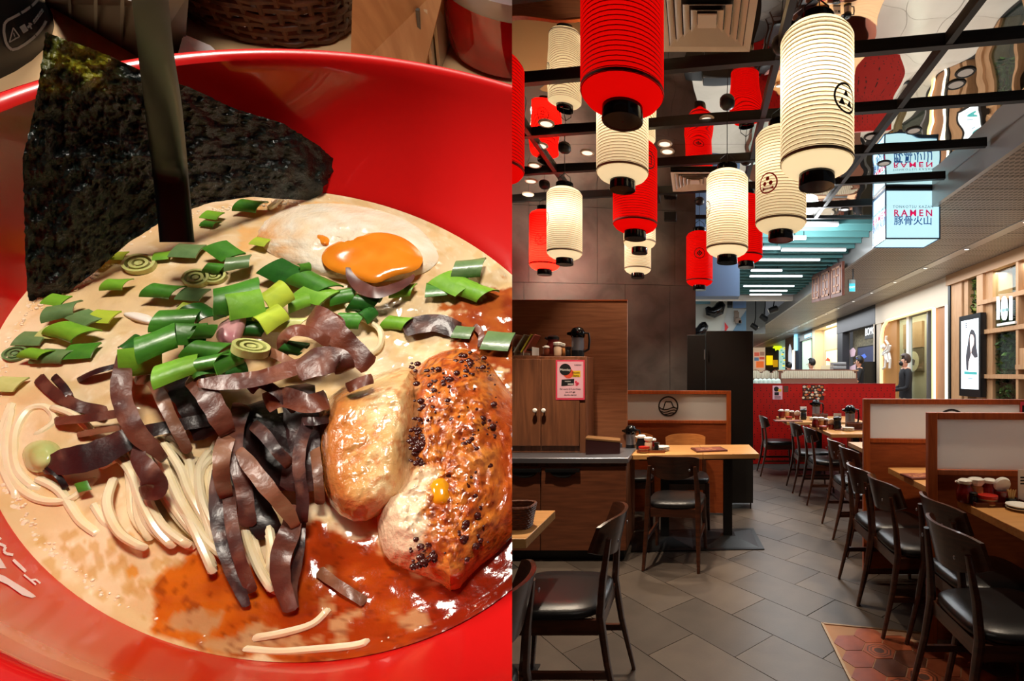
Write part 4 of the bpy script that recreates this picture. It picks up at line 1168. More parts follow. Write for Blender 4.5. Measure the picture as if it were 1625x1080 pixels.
slab(1466, 1468, 0, zt, .05, .12, M_steel, 'glass_mullion', t)
XI = 5.3
slab(1408, 1500, 0, 2.95, 0, .05, mat('shop_wall_in', (222, 206, 178), .6), 'inner_wall', t, XI)
o = MB().span((.2, Yf(1500) - 9.5, 2.85), (1.25, Yf(1408, XI) - 9.5, 2.9)).build('inner_ceiling', M_white, t)
def islab(px0, py0, px1, py1, d, m, name):
    c = (px0 + px1) / 2
    return MB().span((XI - FX - d, Yf(px1, XI) - 9.5, Zf(c, py1, XI)), (XI - FX, Yf(px0, XI) - 9.5, Zf(c, py0, XI))).build(name, m, t)
islab(1437, 512, 1467, 552, .06, M_lightwood, 'inner_cupboard')
islab(1438, 553, 1467, 588, .05, mat('picture_brown', (120, 98, 70), .6), 'picture')
c = Vector((XI - FX - .052, Yf(1453, XI) - 9.5, Zf(1453, 573, XI)))
MB().prism([(math.sin(q) * .30, math.cos(q) * .24) for q in [2 * PI * k / 24 for k in range(24)]], c, (0, -1, 0), Z3, (-1, 0, 0), .006).build('picture_disc', M_cream, t)
MB().prism([(-.1, -.08), (.06, -.1), (.1, .02), (.0, .06), (-.2, .05)], c - Vector((.008, 0, 0)), (0, -1, 0), Z3, (-1, 0, 0), .004).build('picture_bird', mat('bird_brown', (90, 60, 40), .6), t)
MB().span((.5, Yf(1470) - 9.5, 0), (1.0, Yf(1455) - 9.5, .95)).build('display_counter', M_white, t)
lamp('AREA', 'shop_lamp', (FX + .7, 11.2, 2.8), 80, (1, .9, .75), (FX + .7, 11.2, 0), .5, size_y=4.0)
m = MB()         # the brush-stroke character standing off the tan panel
def zsign(pts, w):
    q = [Vector((-.03, Yf(a) - 9.5, Zf(a, b))) for a, b in pts]
    m.tube(q, w, 6)
for s_ in ([(1409, 533), (1408, 540), (1412, 546), (1410, 553), (1403, 560)], [(1404, 546), (1407, 551)], [(1403, 563), (1413, 556), (1415, 548)], [(1406, 556), (1408, 570), (1407, 582), (1403, 585)], [(1413, 560), (1415, 570), (1414, 584)], [(1401, 549), (1403, 552)], [(1409, 561), (1412, 575)]): zsign(s_, .028)
m.build('brush_character', M_white, t)
# dark shop
t = thing('dark_shop', 'dark grey shop front with stone wall and white block letters', 'shop', (FX, 13, 0))
slab(1328.5, 1389.5, Zf(1360, 521), ZB, -.012, .2, M_darkwall, 'fascia', t)
slab(1328.5, 1337, 0, 2.9, 0, .2, M_darkwall, 'pier', t)
slab(1334, 1392, 0, 2.6, .35, .42, mat('mottled_stone', (150, 140, 112), .7, c2=(104, 98, 80), nscale=14), 'stone_wall', t)
slab(1388, 1391, 0, 2.7, 0, .2, M_darkwall, 'pier', t)
slab(1366, 1389, Zf(1377, 536), Zf(1377, 514), .1, .15, M_black, 'sign_board', t)
r2 = random.Random(2)
text('BOMCUE', .27, 'lettering', glow('letter_white', (245, 248, 250), 1.1), (.09, Yf(1377.5) - 13, Zf(1377, 525)), (0, -1, 0), Z3, t, bold=0, squash=.86)
slab(1346, 1376, Zf(1361, 612), Zf(1361, 548), .25, .34, M_black, 'screen_frame', t)
G1, G2, G3 = glow('scr_navy', (44, 48, 74), .8), glow('scr_blue', (70, 100, 190), .8), glow('scr_pink', (176, 150, 160), .8)
slab(1347, 1375, Zf(1361, 610), Zf(1361, 550), .245, .25, G1, 'screen', t)
def fpoly(pts, d, m, name, oy):
    lo = [Vector((d, Yf(a, FX + d) - oy, Zf(a, b, FX + d))) for a, b in pts]
    return MB().hexa([q + Vector((.003, 0, 0)) for q in lo], lo).build(name, m, t)
fpoly([(1358, 568), (1372, 561), (1375, 566), (1366, 572)], .242, G2, 'screen_shape', 13)
fpoly([(1348, 556), (1354, 551), (1358, 556), (1356, 565), (1350, 566)], .242, G3, 'screen_shape', 13)
fpoly([(1346, 583), (1358, 577), (1360, 590), (1350, 594)], .242, G3, 'screen_shape', 13)
fpoly([(1366, 584), (1374, 580), (1374, 602), (1370, 602)], .242, G2, 'screen_shape', 13)
slab(1374.5, 1389, 0, Zf(1381, 574), -.25, .1, M_black, 'black_counter', t)
# cream shop
t = thing('cream_shop', 'cream shop front with a lit arch niche', 'shop', (FX, 16, 0))
slab(1289, 1329, 0, ZB, .3, .36, M_cream, 'wall', t)
slab(1289, 1293, 0, ZB, 0, .36, M_cream, 'pier', t)
slab(1293, 1329, Zf(1310, 518), ZB, -.012, .3, M_cream, 'fascia', t)
slab(1297, 1326, Zf(1311, 586), Zf(1311, 553), .27, .3, mat('niche_tan', (206, 176, 128), .6), 'niche', t)
slab(1299, 1316, Zf(1308, 584), Zf(1308, 556), .25, .27, glow('niche_glow', (240, 220, 176), .85), 'niche_light', t)
slab(1298, 1325, 0, Zf(1311, 579), .1, .27, M_cream, 'counter', t)
slab(1310, 1327, Zf(1318, 517), Zf(1318, 515), .02, .1, M_led, 'led_strip', t)
fpoly([(1310, 572), (1313, 567), (1317, 570), (1317, 573)], .2, mat('flower_red', (214, 80, 50), .5), 'flowers', 16)
lamp('AREA', 'shop_lamp', (FX + .15, 15.9, 2.85), 22, (1, .9, .72), (FX + .15, 15.9, 0), .25, size_y=2.5)
# glass shop with blue sign
t = thing('glass_shop', 'grey shop front with pale green glass door and small blue sign', 'shop', (FX, 21, 0))
slab(1263, 1289, Zf(1275, 540), ZB, 0, .2, mat('shop_grey', (120, 122, 118), .5), 'fascia', t)
slab(1263, 1289, 0, 2.6, .2, .3, mat('inner_teal', (70, 100, 96), .5), 'back_wall', t)
slab(1270, 1283, 0, Zf(1276, 540), .08, .12, glow('door_glow', (186, 208, 186), .75), 'door_leaf', t)
slab(1263, 1269, 0, 2.8, -.02, .1, mat('shop_navy', (46, 54, 66), .5), 'pier', t)
slab(1264.5, 1266.5, Zf(1265, 556), Zf(1265, 530), -.12, -.02, glow('blade_blue', (150, 220, 250), 1.1), 'blade_sign', t)
slab(1278, 1288, Zf(1283, 535), Zf(1283, 530), -.03, 0, glow('blade_blue', (150, 220, 250), 1.1), 'name_sign', t)
# arch shop
t = thing('arch_shop', 'brown shop front with a white arch doorway', 'shop', (FX, 26, 0))
slab(1246, 1263, 0, ZB, 0, .2, mat('shop_brown', (140, 108, 84), .6), 'wall', t)
fpoly([(1251, 600), (1251, 560), (1252, 549), (1253.5, 545), (1255.5, 552), (1257.5, 568), (1258.5, 600)], -.02, glow('arch_white', (206, 214, 222), .85), 'arch', 26)
slab(1259, 1261, 0, Zf(1260, 555), -.04, 0, M_led, 'led_strip', t)
# far end of the concourse
YE = 31.0
t = thing('far_storefront', 'distant colourful store at the end of the concourse with yellow signs', 'shop', (W(1215, 560, YE).x, YE, 0))
def far(name, px0, py0, px1, py1, m, d=0.0, th=.1):
    a, b = W(px0, py0, YE - d), W(px1, py1, YE - d)
    o = t.location
    return MB().span((a.x - o.x, -d - th, b.z), (b.x - o.x, -d, a.z)).build(name, m, t)
far('wall', 1150, 520, 1252, 640, mat('far_brown', (60, 48, 44), .6))
far('sign_board', 1196, 543, 1216, 549, M_black, .1)
for k_, (a, b, c, d_) in enumerate(((1198, 545, 1206, 548), (1207.5, 546, 1209, 548), (1209, 541, 1212, 548), (1212.5, 543, 1214, 548))): far('sign_glow', a, b, c, d_, glow('cyan_letters', (150, 220, 235), 1.1), .21, .02)
far('shelf_unit', 1195, 551, 1214, 590, glow('far_cream', (196, 170, 140), .7), .1)
for k, (a, b, c, d_, col) in enumerate(((1197, 559, 1205, 565, (196, 90, 70)), (1206, 558, 1213, 564, (150, 110, 90)), (1197, 567, 1204, 572, (90, 110, 130)), (1205, 566, 1213, 570, (190, 80, 60)), (1200, 573, 1212, 583, (230, 110, 50)))):
    far('goods', a, b, c, d_, glow('goods_%d' % k, col, .8), .25, .05)
far('yellow_sign', 1216, 564, 1226, 579, glow('far_yellow', (255, 214, 20), 1.0), .2)
far('yellow_counter', 1227, 571, 1234, 582, glow('far_amber', (206, 150, 20), .8), .2)
far('pale_rack', 1236, 540, 1247, 588, glow('far_mint', (186, 220, 208), .75), .15)
for k in range(14):
    a, b = 1237 + r.uniform(0, 7), 543 + k * 3
    far('goods', a, b, a + 3, b + 2, glow(('far_yellow', 'far_mint2', 'far_teal')[k % 3], ((255, 214, 20), (120, 190, 170), (80, 140, 150))[k % 3], .8), .3, .05)
c = W(1234, 549, YE - 1.5)
st = []
for k in range(16):
    q = PI * 2 * k / 16; rr_ = (.30 if k % 2 else .2)
    st.append((math.sin(q) * rr_ * 1.1, math.cos(q) * rr_))
t2 = thing('star_sign', 'bright yellow star shaped sign hanging far down the concourse', 'sign', c)
MB().prism(st, (0, 0, 0), X3, Z3, (0, -1, 0), .05).build('star', glow('far_lime', (226, 250, 30), 1.05), t2)
MB().prism([(a * .7, b * .5 + .38) for a, b in st], (0, 0, 0), X3, Z3, (0, -1, 0), .05).build('star', glow('far_lime', (226, 250, 30), 1.05), t2)
MB().tube([(0, .02, .5), (0, .02, ZB - c.z)], .02, 6).build('hanger', M_black, t2)
yl = W(1221, 523, 19)
t2 = thing('ceiling_banner', 'small yellow sign on the edge of the concourse ceiling', 'sign', (2.2, 19, yl.z))
MB().span((-.03, -.9, -.05), (.03, .9, .06)).build('board', glow('far_yellow', (255, 214, 20), 1.0), t2)
MB().span((-.01, -.5, .06), (.01, .5, .12)).build('bracket', M_black, t2)

# atrium beyond the beam: grey bulkhead, mural wall, track lights
struct(MB().span((1.1, 16, 2.66), (2.2, 16.3, 4.4)).build('trim_6', mat('bulkhead_grey', (150, 156, 158), .6)), 'light grey bulkhead beyond the beam')
struct(MB().span((.55, 15, 2.5), (1.14, 15.3, 4.4)).build('trim_7', mat('bulkhead_blue', (140, 164, 206), .6)), 'pale blue bulkhead beside the mural')
struct(MB().span((-.4, 12.6, 0), (.98, 12.8, 4.2)).build('wall_mural', mat('mural_pale', (206, 208, 196), .6)), 'pale mural wall')
def mural(pts, m, name, label, cat, d=.0, th=.02):
    y = 12.6 - d
    q = [W(a, b, y) for a, b in pts]
    c = sum(q, Vector()) / len(q)
    o = MB().hexa([v - c for v in q], [v - c - Vector((0, th, 0)) for v in q]).build(name, m, None)
    o.location = c; return tag(o, label, cat)
mural([(1104, 471), (1127, 471), (1127, 482), (1104, 482)], mat('mural_sky', (140, 196, 214), .6), 'mural_block', 'pale blue block painted on the mural wall', 'decal')
mural([(1155, 489), (1184, 490), (1184, 536), (1140, 536)], mat('mural_grey', (190, 194, 190), .6), 'mural_block', 'grey angular block on the mural wall', 'decal')
mural([(1184, 492), (1175, 505), (1160, 530), (1184, 530)], mat('mural_slate', (96, 132, 158), .6), 'mural_block', 'slate blue triangle on the mural wall', 'decal', .021)
mural([(1150, 511), (1156, 519), (1150, 528)], mat('mural_red', (222, 50, 54), .6), 'mural_block', 'small red triangle on the mural wall', 'decal', .022)
mural([(1154, 472), (1163, 472), (1162, 488), (1154, 488)], M_black, 'mural_block', 'black strip on the mural wall', 'decal', .021)
mural([(1163, 472), (1184, 472), (1184, 488), (1163, 489)], mat('mural_blue', (120, 160, 214), .6), 'mural_block', 'bright blue block on the mural wall', 'decal', .021)
def bean(px, py, s, label):
    p = W(px, py, 12.2)
    t = thing('bean_sculpture', label, 'sculpture', p)
    m = MB()
    m.tube([(-.19 * s, 0, .06 * s), (-.14 * s, 0, -.04 * s), (-.02 * s, 0, -.07 * s), (.10 * s, 0, -.01 * s), (.15 * s, 0, .13 * s), (.14 * s, 0, .2 * s)], [.05 * s, .12 * s, .14 * s, .15 * s, .12 * s, .06 * s], 18)
    m.build('body', M_gloss_black, t, True)
    MB().tube([(0, .1 * s, 0), (0, .4, 0)], .015, 6).build('bracket', M_black, t)
bean(1134, 491, 1.0, 'glossy black bean shaped sculpture on the mural wall')
bean(1107, 524, 1.0, 'second glossy black bean partly behind the black cabinet')
p = W(1169, 503, 12.4)
t = thing('robot_figure', 'small brown robot like figure on the mural wall', 'figure', p)
for c, s in (((0, 0, .06), (.12, .08, .14)), ((.03, -.02, -.09), (.14, .1, .12)), ((-.05, 0, -.05), (.04, .05, .12)), ((.08, -.03, -.12), (.07, .08, .07)), ((-.02, -.03, .14), (.1, .06, .04))):
    MB().box(c, s).build('block', mat('robot_brown', (112, 92, 74), .5), t)
MB().span((-.02, .03, -.02), (.02, .2, .02)).build('bracket', M_black, t)
for k, (px, py, y) in enumerate(((1227, 491, 12.5), (1212, 504, 13.5), (1197, 518, 14.5))):
    p = W(px, py, y)
    t = thing('track_spotlight', 'black track spotlight hanging beyond the white beam, ' + ('nearest' if k == 0 else 'middle one, lamp lit' if k == 1 else 'farthest, lamp lit'), 'spotlight', p, 0)
    M = Matrix.Rotation(math.radians(70 if k == 0 else 125), 3, 'Y')
    MB().lathe([(.05, -.12), (.075, -.1), (.08, .1), (.06, .12)], 14, (0, 0, 0), M).build('can', M_blackplastic, t, True)
    MB().lathe([(.06, -.123), (.002, -.124)], 14, (0, 0, 0), M, cap=False).build('lens', glow('spot_lens', (255, 250, 240), 2.0 if k else .1), t)
    MB().tube([(0, 0, .05), (.04, 0, .3), (.04, 0, 4.2 - p.z)], .015, 6).build('arm', M_black, t)

# cafe benches behind the red pegboard
M_benchcream = mat('bench_cream', (204, 196, 172), .55); M_benchbrown = mat('bench_brown', (120, 78, 60), .5)
def bench(px0, px1, y, label, ptop=586):
    a, b = W(px0, 606, y), W(px1, 606, y); zt = W(px0, ptop, y).z; zs = W(px0, 601, y).z
    t = thing('cafe_bench', label, 'bench', (a.x, y, 0), 0, 'cream cafe benches')
    w = b.x - a.x; rr_ = .12
    prof = [(0, zs), (w, zs), (w, zt - rr_)] + [(w - rr_ + math.cos(q) * rr_, zt - rr_ + math.sin(q) * rr_) for q in (PI / 8, PI / 4, 3 * PI / 8)] + [(w - rr_, zt), (rr_, zt)] + [(rr_ - math.sin(q) * rr_, zt - rr_ + math.cos(q) * rr_) for q in (PI / 8, PI / 4, 3 * PI / 8)] + [(0, zt - rr_)]
    MB().prism(prof, (0, 0, 0), X3, Z3, (0, 1, 0), .08).build('back_shell', M_benchbrown, t)
    n = max(4, int(w / .034))
    for k in range(n):
        x = w * (k + .5) / n
        h = zt - .022 - (.05 if k in (0, n - 1) else .016 if k in (1, n - 2) else 0)
        MB().lathe([(w / n / 2 * .98, zs + .01), (w / n / 2 * .98, h - .01), (w / n / 2 * .95, h)], 8, (x, -.0, 0)).build('flute', M_benchcream, t, True)
    MB().span((0, -.06, 0), (w, .08, zs)).build('base', M_benchbrown, t)
bench(1240, 1358, 9.6, 'long cream fluted bench back behind the red pegboard')
bench(1224, 1240, 9.9, 'short cream bench section left of the long fluted bench')
bench(1208, 1224, 10.2, 'second short cream bench section from the black cabinet')
bench(1190, 1208, 10.5, 'short cream bench section beside the black cabinet')
for k in range(6):
    p = W(1199.5 + k * 7, 609, 8.4)
    t = thing('stool_pad', 'pale mint rounded cushion top over the pegboard, ' + ORD[k] + ' from the black cabinet', 'cushion', (p.x, 8.4, 0), 0, 'mint cushion tops')
    z = W(0, 600.5, 8.4).z
    MB().lathe([(.05, 0), (.05, z - .05), (.042, z - .02), (.025, z - .005), (.003, z)], 14).build('pad', mat('mint', (196, 218, 204), .5), t, True)
p = W(1331, 586, 9.9)
for k, (z0, z1) in enumerate(((0, .075), (.082, .15))):
    t = thing('grey_printer', 'grey flat machine ' + ('at the bottom' if k == 0 else 'on top') + ' of the pair on the cafe counter', 'machine', (p.x, 9.95, p.z + z0 - .005))
    MB().span((-.13, -.12, 0), (.13, .12, z1 - z0)).build('case', mat('machine_grey', (150, 150, 150), .4), t, bev=.008)
    MB().span((-.125, -.123, .01), (.125, -.12, .022)).build('slot', M_black, t)
t = thing('cafe_counter', 'brown cafe counter behind the long fluted bench', 'counter', (p.x, 10.0, 0))
MB().span((-1.2, -.15, 0), (.35, .3, p.z - .03)).build('body', M_benchbrown, t)
MB().span((-1.22, -.17, p.z - .03), (.37, .32, p.z - .006)).build('top', M_lightwood, t)

# ------------------------------------------------------------------ people
def person(name_label, loc, rz, h, top, bottom, arms, hair=M_hair, mask=False, seated=False, short_sleeve=True, lean=0):
    """one continuous skinned figure; faces +x before rz"""
    k = h / 1.7
    V = [(0, 0, .95), (0, 0, 1.12), (0, 0, 1.30), (.0, 0, 1.43), (.01, 0, 1.50), (.02, 0, 1.585), (.02, 0, 1.66)]
    Rr = [(.13, .15), (.11, .135), (.12, .155), (.10, .13), (.05, .05), (.082, .072), (.07, .062)]
    Ed = [(0, 1), (1, 2), (2, 3), (3, 4), (4, 5), (5, 6)]
    def chain(root, pts, rs):
        last = root
        for p, q in zip(pts, rs):
            V.append(p); Rr.append((q, q)); Ed.append((last, len(V) - 1)); last = len(V) - 1
        return last
    for s in (-1, 1):
        chain(0, [(0, s * .09, .86), (.02, s * .10, .49), (0, s * .10, .08), (.06, s * .105, .035), (.15, s * .11, .03)], [.09, .058, .04, .038, .028])
    for s, (el, wr) in zip((-1, 1), arms):
        w = chain(3, [(0, s * .17, 1.40), el, wr], [.056, .042, .03])
        d = (Vector(wr) - Vector(el)).normalized()
        palm = Vector(wr) + d * .06
        pm_ = chain(w, [tuple(palm)], [.028])
        side = d.cross(Vector((0, 0, 1))); side = side.normalized() if side.length > .1 else Vector((0, 1, 0))
        for f in range(4):
            b = palm + side * (f - 1.5) * .019
            chain(pm_, [tuple(b + d * .04), tuple(b + d * (.075 - .008 * abs(f - 1.3)) + Vector((0, 0, -.012)))], [.0085, .007])
        chain(w, [tuple(Vector(wr) + d * .03 + side * -.032), tuple(Vector(wr) + d * .065 + side * -.045)], [.010, .008])
    me = bpy.data.meshes.new('skeleton'); me.from_pydata(V, Ed, []); 
    o = bpy.data.objects.new('skeleton', me); COL.objects.link(o)
    sm = o.modifiers.new('skin', 'SKIN'); sm.use_smooth_shade = True
    for i, q in enumerate(me.skin_vertices[0].data):
        q.radius = Rr[i]; q.use_root = (i == 0)
    sb = o.modifiers.new('sub', 'SUBSURF'); sb.levels = 1; sb.render_levels = 1
    dg = bpy.context.evaluated_depsgraph_get()
    body = bpy.data.meshes.new_from_object(o.evaluated_get(dg))
    bpy.data.objects.remove(o)
    body.materials.clear()
    for mm_ in (M_skin, top, bottom, M_black): body.materials.append(mm_)
    for pl in body.polygons:
        c = pl.center
        if c.z < .10: mi = 3
        elif c.z < .93: mi = 2
        elif c.z < 1.475: mi = 1
        else: mi = 0
        for s, (el, wr) in zip((-1, 1), arms):
            if c.y * s > .15 or (c - Vector(wr)).length < .2:
                el_, wr_ = Vector(el), Vector(wr)
                q = wr_ - el_; tt = (c - el_).dot(q) / q.length_squared
                if (c - (el_ + q * max(0, min(1.6, tt)))).length < .09:
                    mi = 0 if (tt > (-.1 if short_sleeve else .93)) else 1
        pl.material_index = mi
    body.transform(Matrix.Scale(k, 4))
    t = thing('person', name_label, 'person', loc, rz)
    b = bpy.data.objects.new('body', body); COL.objects.link(b); b.parent = t
    m = MB()
    m.ball((.005 * k, 0, 1.645 * k), .098 * k, (1.02, .9, 1.08), 16, 10)
    keep = [i for i, q in enumerate(m.v)]
    for i in keep:      # hairline: pull the face side in
        q = m.v[i]
        if q.x > .045 * k and q.z < 1.70 * k: q.x = .03 * k
        if q.z < 1.575 * k: q.z = 1.575 * k + (q.z - 1.575 * k) * .2
    m.build('hair', hair, t, True)
    f = MB()
    for s in (-1, 1): f.ball((.094 * k, s * .03 * k, 1.615 * k), .009 * k, (.5, 1.2, .7), 8, 5)
    f.build('eyes', M_ink, t)
    MB().ball((.105 * k, 0, 1.592 * k), .012 * k, (1, .8, 1.3), 8, 5).build('nose', M_skin, t)
    for s in (-1, 1): MB().ball((.02 * k, s * .078 * k, 1.60 * k), .016 * k, (.8, .5, 1.4), 8, 5).build('ear', M_skin, t)
    if mask:
        MB().ball((.066 * k, 0, 1.568 * k), .052 * k, (.9, 1.05, .85), 12, 8).build('face_mask', M_ink, t, True)
    else:
        MB().ball((.096 * k, 0, 1.555 * k), .014 * k, (.5, 1.4, .4), 8, 5).build('mouth', mat('lips', (160, 84, 76), .5), t)
    return t
p = W(1437, 592, 8.6)
person('person in a black jacket and face mask before the glowing shop, hand held out', (p.x, 8.6, 0.0), PI * .97, 1.68, M_cloth_black, mat('khaki_cloth', (120, 108, 74), .8),
       [((.02, -.22, 1.16), (.24, -.2, 1.08)), ((.04, .22, 1.14), (.26, .12, 1.10))], hair=mat('brown_hair', (58, 40, 32), .5), mask=True, short_sleeve=False)
p = W(1364, 592, 10.9)
person('person in a black short sleeved shirt beside the dark shop, arm bent', (p.x, 10.9, 0.0), PI * .9, 1.72, M_cloth_black, M_cloth_black,
       [((-.02, -.24, 1.18), (.2, -.24, 1.22)), ((.05, .25, 1.18), (.26, .1, 1.14))])
p = W(1288, 592, 11.2)
person('person in a white shirt with dark hair behind the long bench', (p.x, 11.2, 0.0), PI * .85, 1.68, mat('white_cloth', (226, 226, 228), .8), M_cloth_black,
       [((0, -.24, 1.16), (.22, -.2, 1.1)), ((0, .24, 1.16), (.2, .2, 1.1))])
p = W(1252, 592, 13)
person('person of whom only dark hair shows above the bench end', (p.x, 13, 0.0), PI * .6, 1.64, M_cloth_black, M_cloth_black,
       [((0, -.24, 1.16), (.1, -.24, .92)), ((0, .24, 1.16), (.1, .24, .92))])

p = W(1622, 650, 3.36)
t = thing('pink_notice', 'pink notice at the far right end of the rear frosted divider', 'poster', p)
MB().span((-.012, -.004, -.055), (.03, 0, .055)).build('sheet', M_pink, t)
MB().span((-.002, -.006, -.03), (.03, -.004, .03)).build('print', M_ink, t)
# ------------------------------------------------------------------ the ramen table (left photograph): a raked display table by the camera
BN = Vector((.30053, -.77135, .56098)).normalized()      # table normal
BU = Vector((.95377, .24305, -.17676)); BV = Vector((0, .58817, .80874))
BC = Vector((-.15792, .18455, CAMH - .01121))            # a point of the broth surface
EYE = Vector((0, 0, CAMH))
def LP(px, py, h=0.0):                                   # the point on the level h above the broth seen at a pixel
    d = Vector(((px - PX) / F, 1, (PY - py) / F))
    return EYE + d * ((BC - EYE).dot(BN) + h) / d.dot(BN)
def Q(u, v, h=0.0): return BC + BU * u + BV * v + BN * h
FRAME = Matrix((BU, BV, BN)).transposed()
def pxs(px, py, h=0): return (LP(px + 1, py, h) - LP(px, py, h)).length
SEAMN = Vector((1, (1106 - 812.6) / F, 0)).normalized()
def seam(m):                                             # end a mesh cleanly at the edge of the table
    bm = bmesh.new()
    vs_ = [bm.verts.new(q) for q in m.v]
    for f_ in m.f:
        try: bm.faces.new([vs_[i] for i in f_])
        except ValueError: pass
    r_ = bmesh.ops.bisect_plane(bm, geom=bm.verts[:] + bm.edges[:] + bm.faces[:], dist=1e-7, plane_co=EYE, plane_no=SEAMN, clear_outer=True)
    ed = [e_ for e_ in r_['geom_cut'] if isinstance(e_, bmesh.types.BMEdge)]
    if ed: bmesh.ops.holes_fill(bm, edges=ed, sides=0)
    bm.verts.index_update()
    m.v = [q.co.copy() for q in bm.verts]; m.f = [tuple(q.index for q in f_.verts) for f_ in bm.faces]; m.m = [0] * len(m.f)
    bm.free()
    return m
def wb(m, name, mats, t=None, smooth=True, cfun=None):
    """build from world points; under a thing, or as a thing of its own"""
    if t is not None:
        m.v = [q - t.location for q in m.v]
        off = t.location.copy()
        o = m.build(name, mats, t, smooth)
    else:
        o = m.build(name, mats, None, smooth, centre=True); off = o.location.copy()
    if cfun:
        at = o.data.color_attributes.new('col', 'FLOAT_COLOR', 'POINT')
        for i, q in enumerate(o.data.vertices):
            at.data[i].color = lin(cfun(q.co + off))
    return o
def mixc(a, b, t):
    t = max(0, min(1, t)); return tuple(a[i] + (b[i] - a[i]) * t for i in range(3))
def sm(a, b, x):
    t = max(0, min(1, (x - a) / (b - a))); return t * t * (3 - 2 * t)
def fbm(p, s, o=4): return noise.fractal(p * s, 1.0, 2.0, o, noise_basis='PERLIN_ORIGINAL')

HT = -.062
tab = thing('display_table', 'pale wood raked table the red ramen bowl stands on, filling the first photo', 'table', (-.30, .36, 0))
c4 = [LP(a, b, HT) for a, b in ((-160, -140), (812.6, -140), (812.6, 1240), (-160, 1240))]
m = MB().hexa([q - BN * .03 for q in c4], c4)
wb(seam(m), 'tabletop', mat('cream_table', (232, 196, 150), .4, c2=(222, 182, 134), nscale=14), tab, False)
pc = Q(.0, .05, HT - .03)
pc = Vector((-.30, .36, (BN.dot(Q(0, 0, HT - .03)) - BN.x * -.30 - BN.y * .36) / BN.z))
wb(MB().tube([(-.30, .36, .02), pc], .03, 14), 'post', M_black, tab)
wb(MB().lathe([(.2, 0), (.2, .012), (.04, .03)], 24, (-.30, .36, 0)), 'foot', M_black, tab)
wb(MB().box(pc - BN * .006, (.18, .18, .012), FRAME), 'bracket', M_black, tab, False)

# bowl
def ellr(th, ax, V0, V1):
    e_ = (math.cos(th), math.sin(th))
    return 1 / math.sqrt(((e_[0] * V0[0] + e_[1] * V0[1]) / ax[0]) ** 2 + ((e_[0] * V1[0] + e_[1] * V1[1]) / ax[1]) ** 2)
LQ = ((.013784, .018017), (.113046, .08846), (-.75258, .6585), (.6585, .75258))
RM = ((.058818, .030886), (.14407, .126972), (-.95936, .28222), (.28222, .95936))
NB = 160
def bring(t, off=0.0, scale=1.0, h=None):                # a ring of the bowl: t=0 at the broth, 1 at the rim
    pts = []
    for k in range(NB):
        th = 2 * PI * k / NB
        c = [LQ[0][i] + (RM[0][i] - LQ[0][i]) * t for i in (0, 1)]
        r_ = ellr(th, *LQ[1:]) * (1 - t) + ellr(th, *RM[1:]) * t
        r_ = r_ * scale + off + .004 * math.sin(PI * max(0, t))
        pts.append(Q(c[0] + r_ * math.cos(th), c[1] + r_ * math.sin(th), .055 * t if h is None else h))
    return pts
rings = [bring(0, 0, .5, -.04), bring(0, 0, .72, -.035), bring(0, 0, .9, -.02)] + [bring(k / 10) for k in range(0, 11)]
rings += [bring(1.0, .0012, 1, .0568), bring(1, .0035, 1, .0575), bring(1, .006, 1, .0562), bring(1, .0068, 1, .0535)]
rings += [bring(k / 10, .007) for k in range(8, -1, -2)] + [bring(0, .006, .93, -.02), bring(0, .004, .75, -.045), bring(0, .0, .56, -.052), bring(0, 0, .54, HT), bring(0, 0, .49, HT), bring(0, 0, .47, -.052)]
m = MB()
for a, b in zip(rings[:-1], rings[1:]):
    m.add(a + b, [(i, (i + 1) % NB, NB + (i + 1) % NB, NB + i) for i in range(NB)])
m.add(rings[0], [tuple(range(NB))]); m.add(rings[-1], [tuple(reversed(range(NB)))])
bm = bmesh.new(); me_ = m.mesh('tmp', M_red); bm.from_mesh(me_); bmesh.ops.remove_doubles(bm, verts=bm.verts, dist=1e-6); bm.verts.index_update()
m2 = MB(); m2.add([q.co.copy() for q in bm.verts], [tuple(q.index for q in f_.verts) for f_ in bm.faces]); bm.free()
M_bowl = mat('red_melamine', (204, 22, 22), .22, coat=.5, bump=.05, bscale=40)
bowl = thing('ramen_bowl', 'large glossy red ramen bowl full of broth on the pale table', 'bowl', Q(0, 0, HT))
bvh = BVHTree.FromPolygons([tuple(q) for q in m2.v], m2.f)
wb(seam(m2), 'shell', M_bowl, bowl)
# white lettering on the inner wall
def onwall(px, py, lift=.0004):
    d = Vector(((px - PX) / F, 1, (PY - py) / F)).normalized()
    hit = bvh.ray_cast(EYE, d)
    return hit[0] - d * lift
def wallpoly(pts, name):
    m_ = MB()
    q = [onwall(a, b) for a, b in pts]
    m_.hexa([p - BN * .0003 for p in q], q)
    wb(m_, name, mat('bowl_print', (246, 222, 222), .3), bowl, False)
def wstroke(pts, w, name, closed=False):
    m_ = MB(); L = pts + ([pts[0]] if closed else [])
    for (a, b), (c, d) in zip(L[:-1], L[1:]):
        k = math.hypot(c - a, d - b); nx, ny = -(d - b) / k * w, (c - a) / k * w
        m_.add([onwall(a - nx, b - ny), onwall(c - nx, d - ny), onwall(c + nx, d + ny), onwall(a + nx, b + ny)], [(0, 1, 2, 3)])
    wb(m_, name, mat('bowl_print', (246, 222, 222), .3), bowl, False)
wstroke([(38, 911.5), (48, 919.5), (57, 927)], 1.5, 'lettering'); wstroke([(47, 920), (57, 919), (64, 925)], 1.5, 'lettering')
wstroke([(31 + math.cos(q) * 12 * .78 - math.sin(q) * 5 * -.62, 897 + math.cos(q) * 12 * .72 + math.sin(q) * 5 * .75) for q in [2 * PI * k / 20 for k in range(20)]], 2.0, 'lettering', True)
wstroke([(-6, 861), (4, 864), (9, 867), (6, 874), (10, 878), (21, 880)], 2.2, 'lettering')
wstroke([(-6, 850), (2, 855)], 1.6, 'lettering')
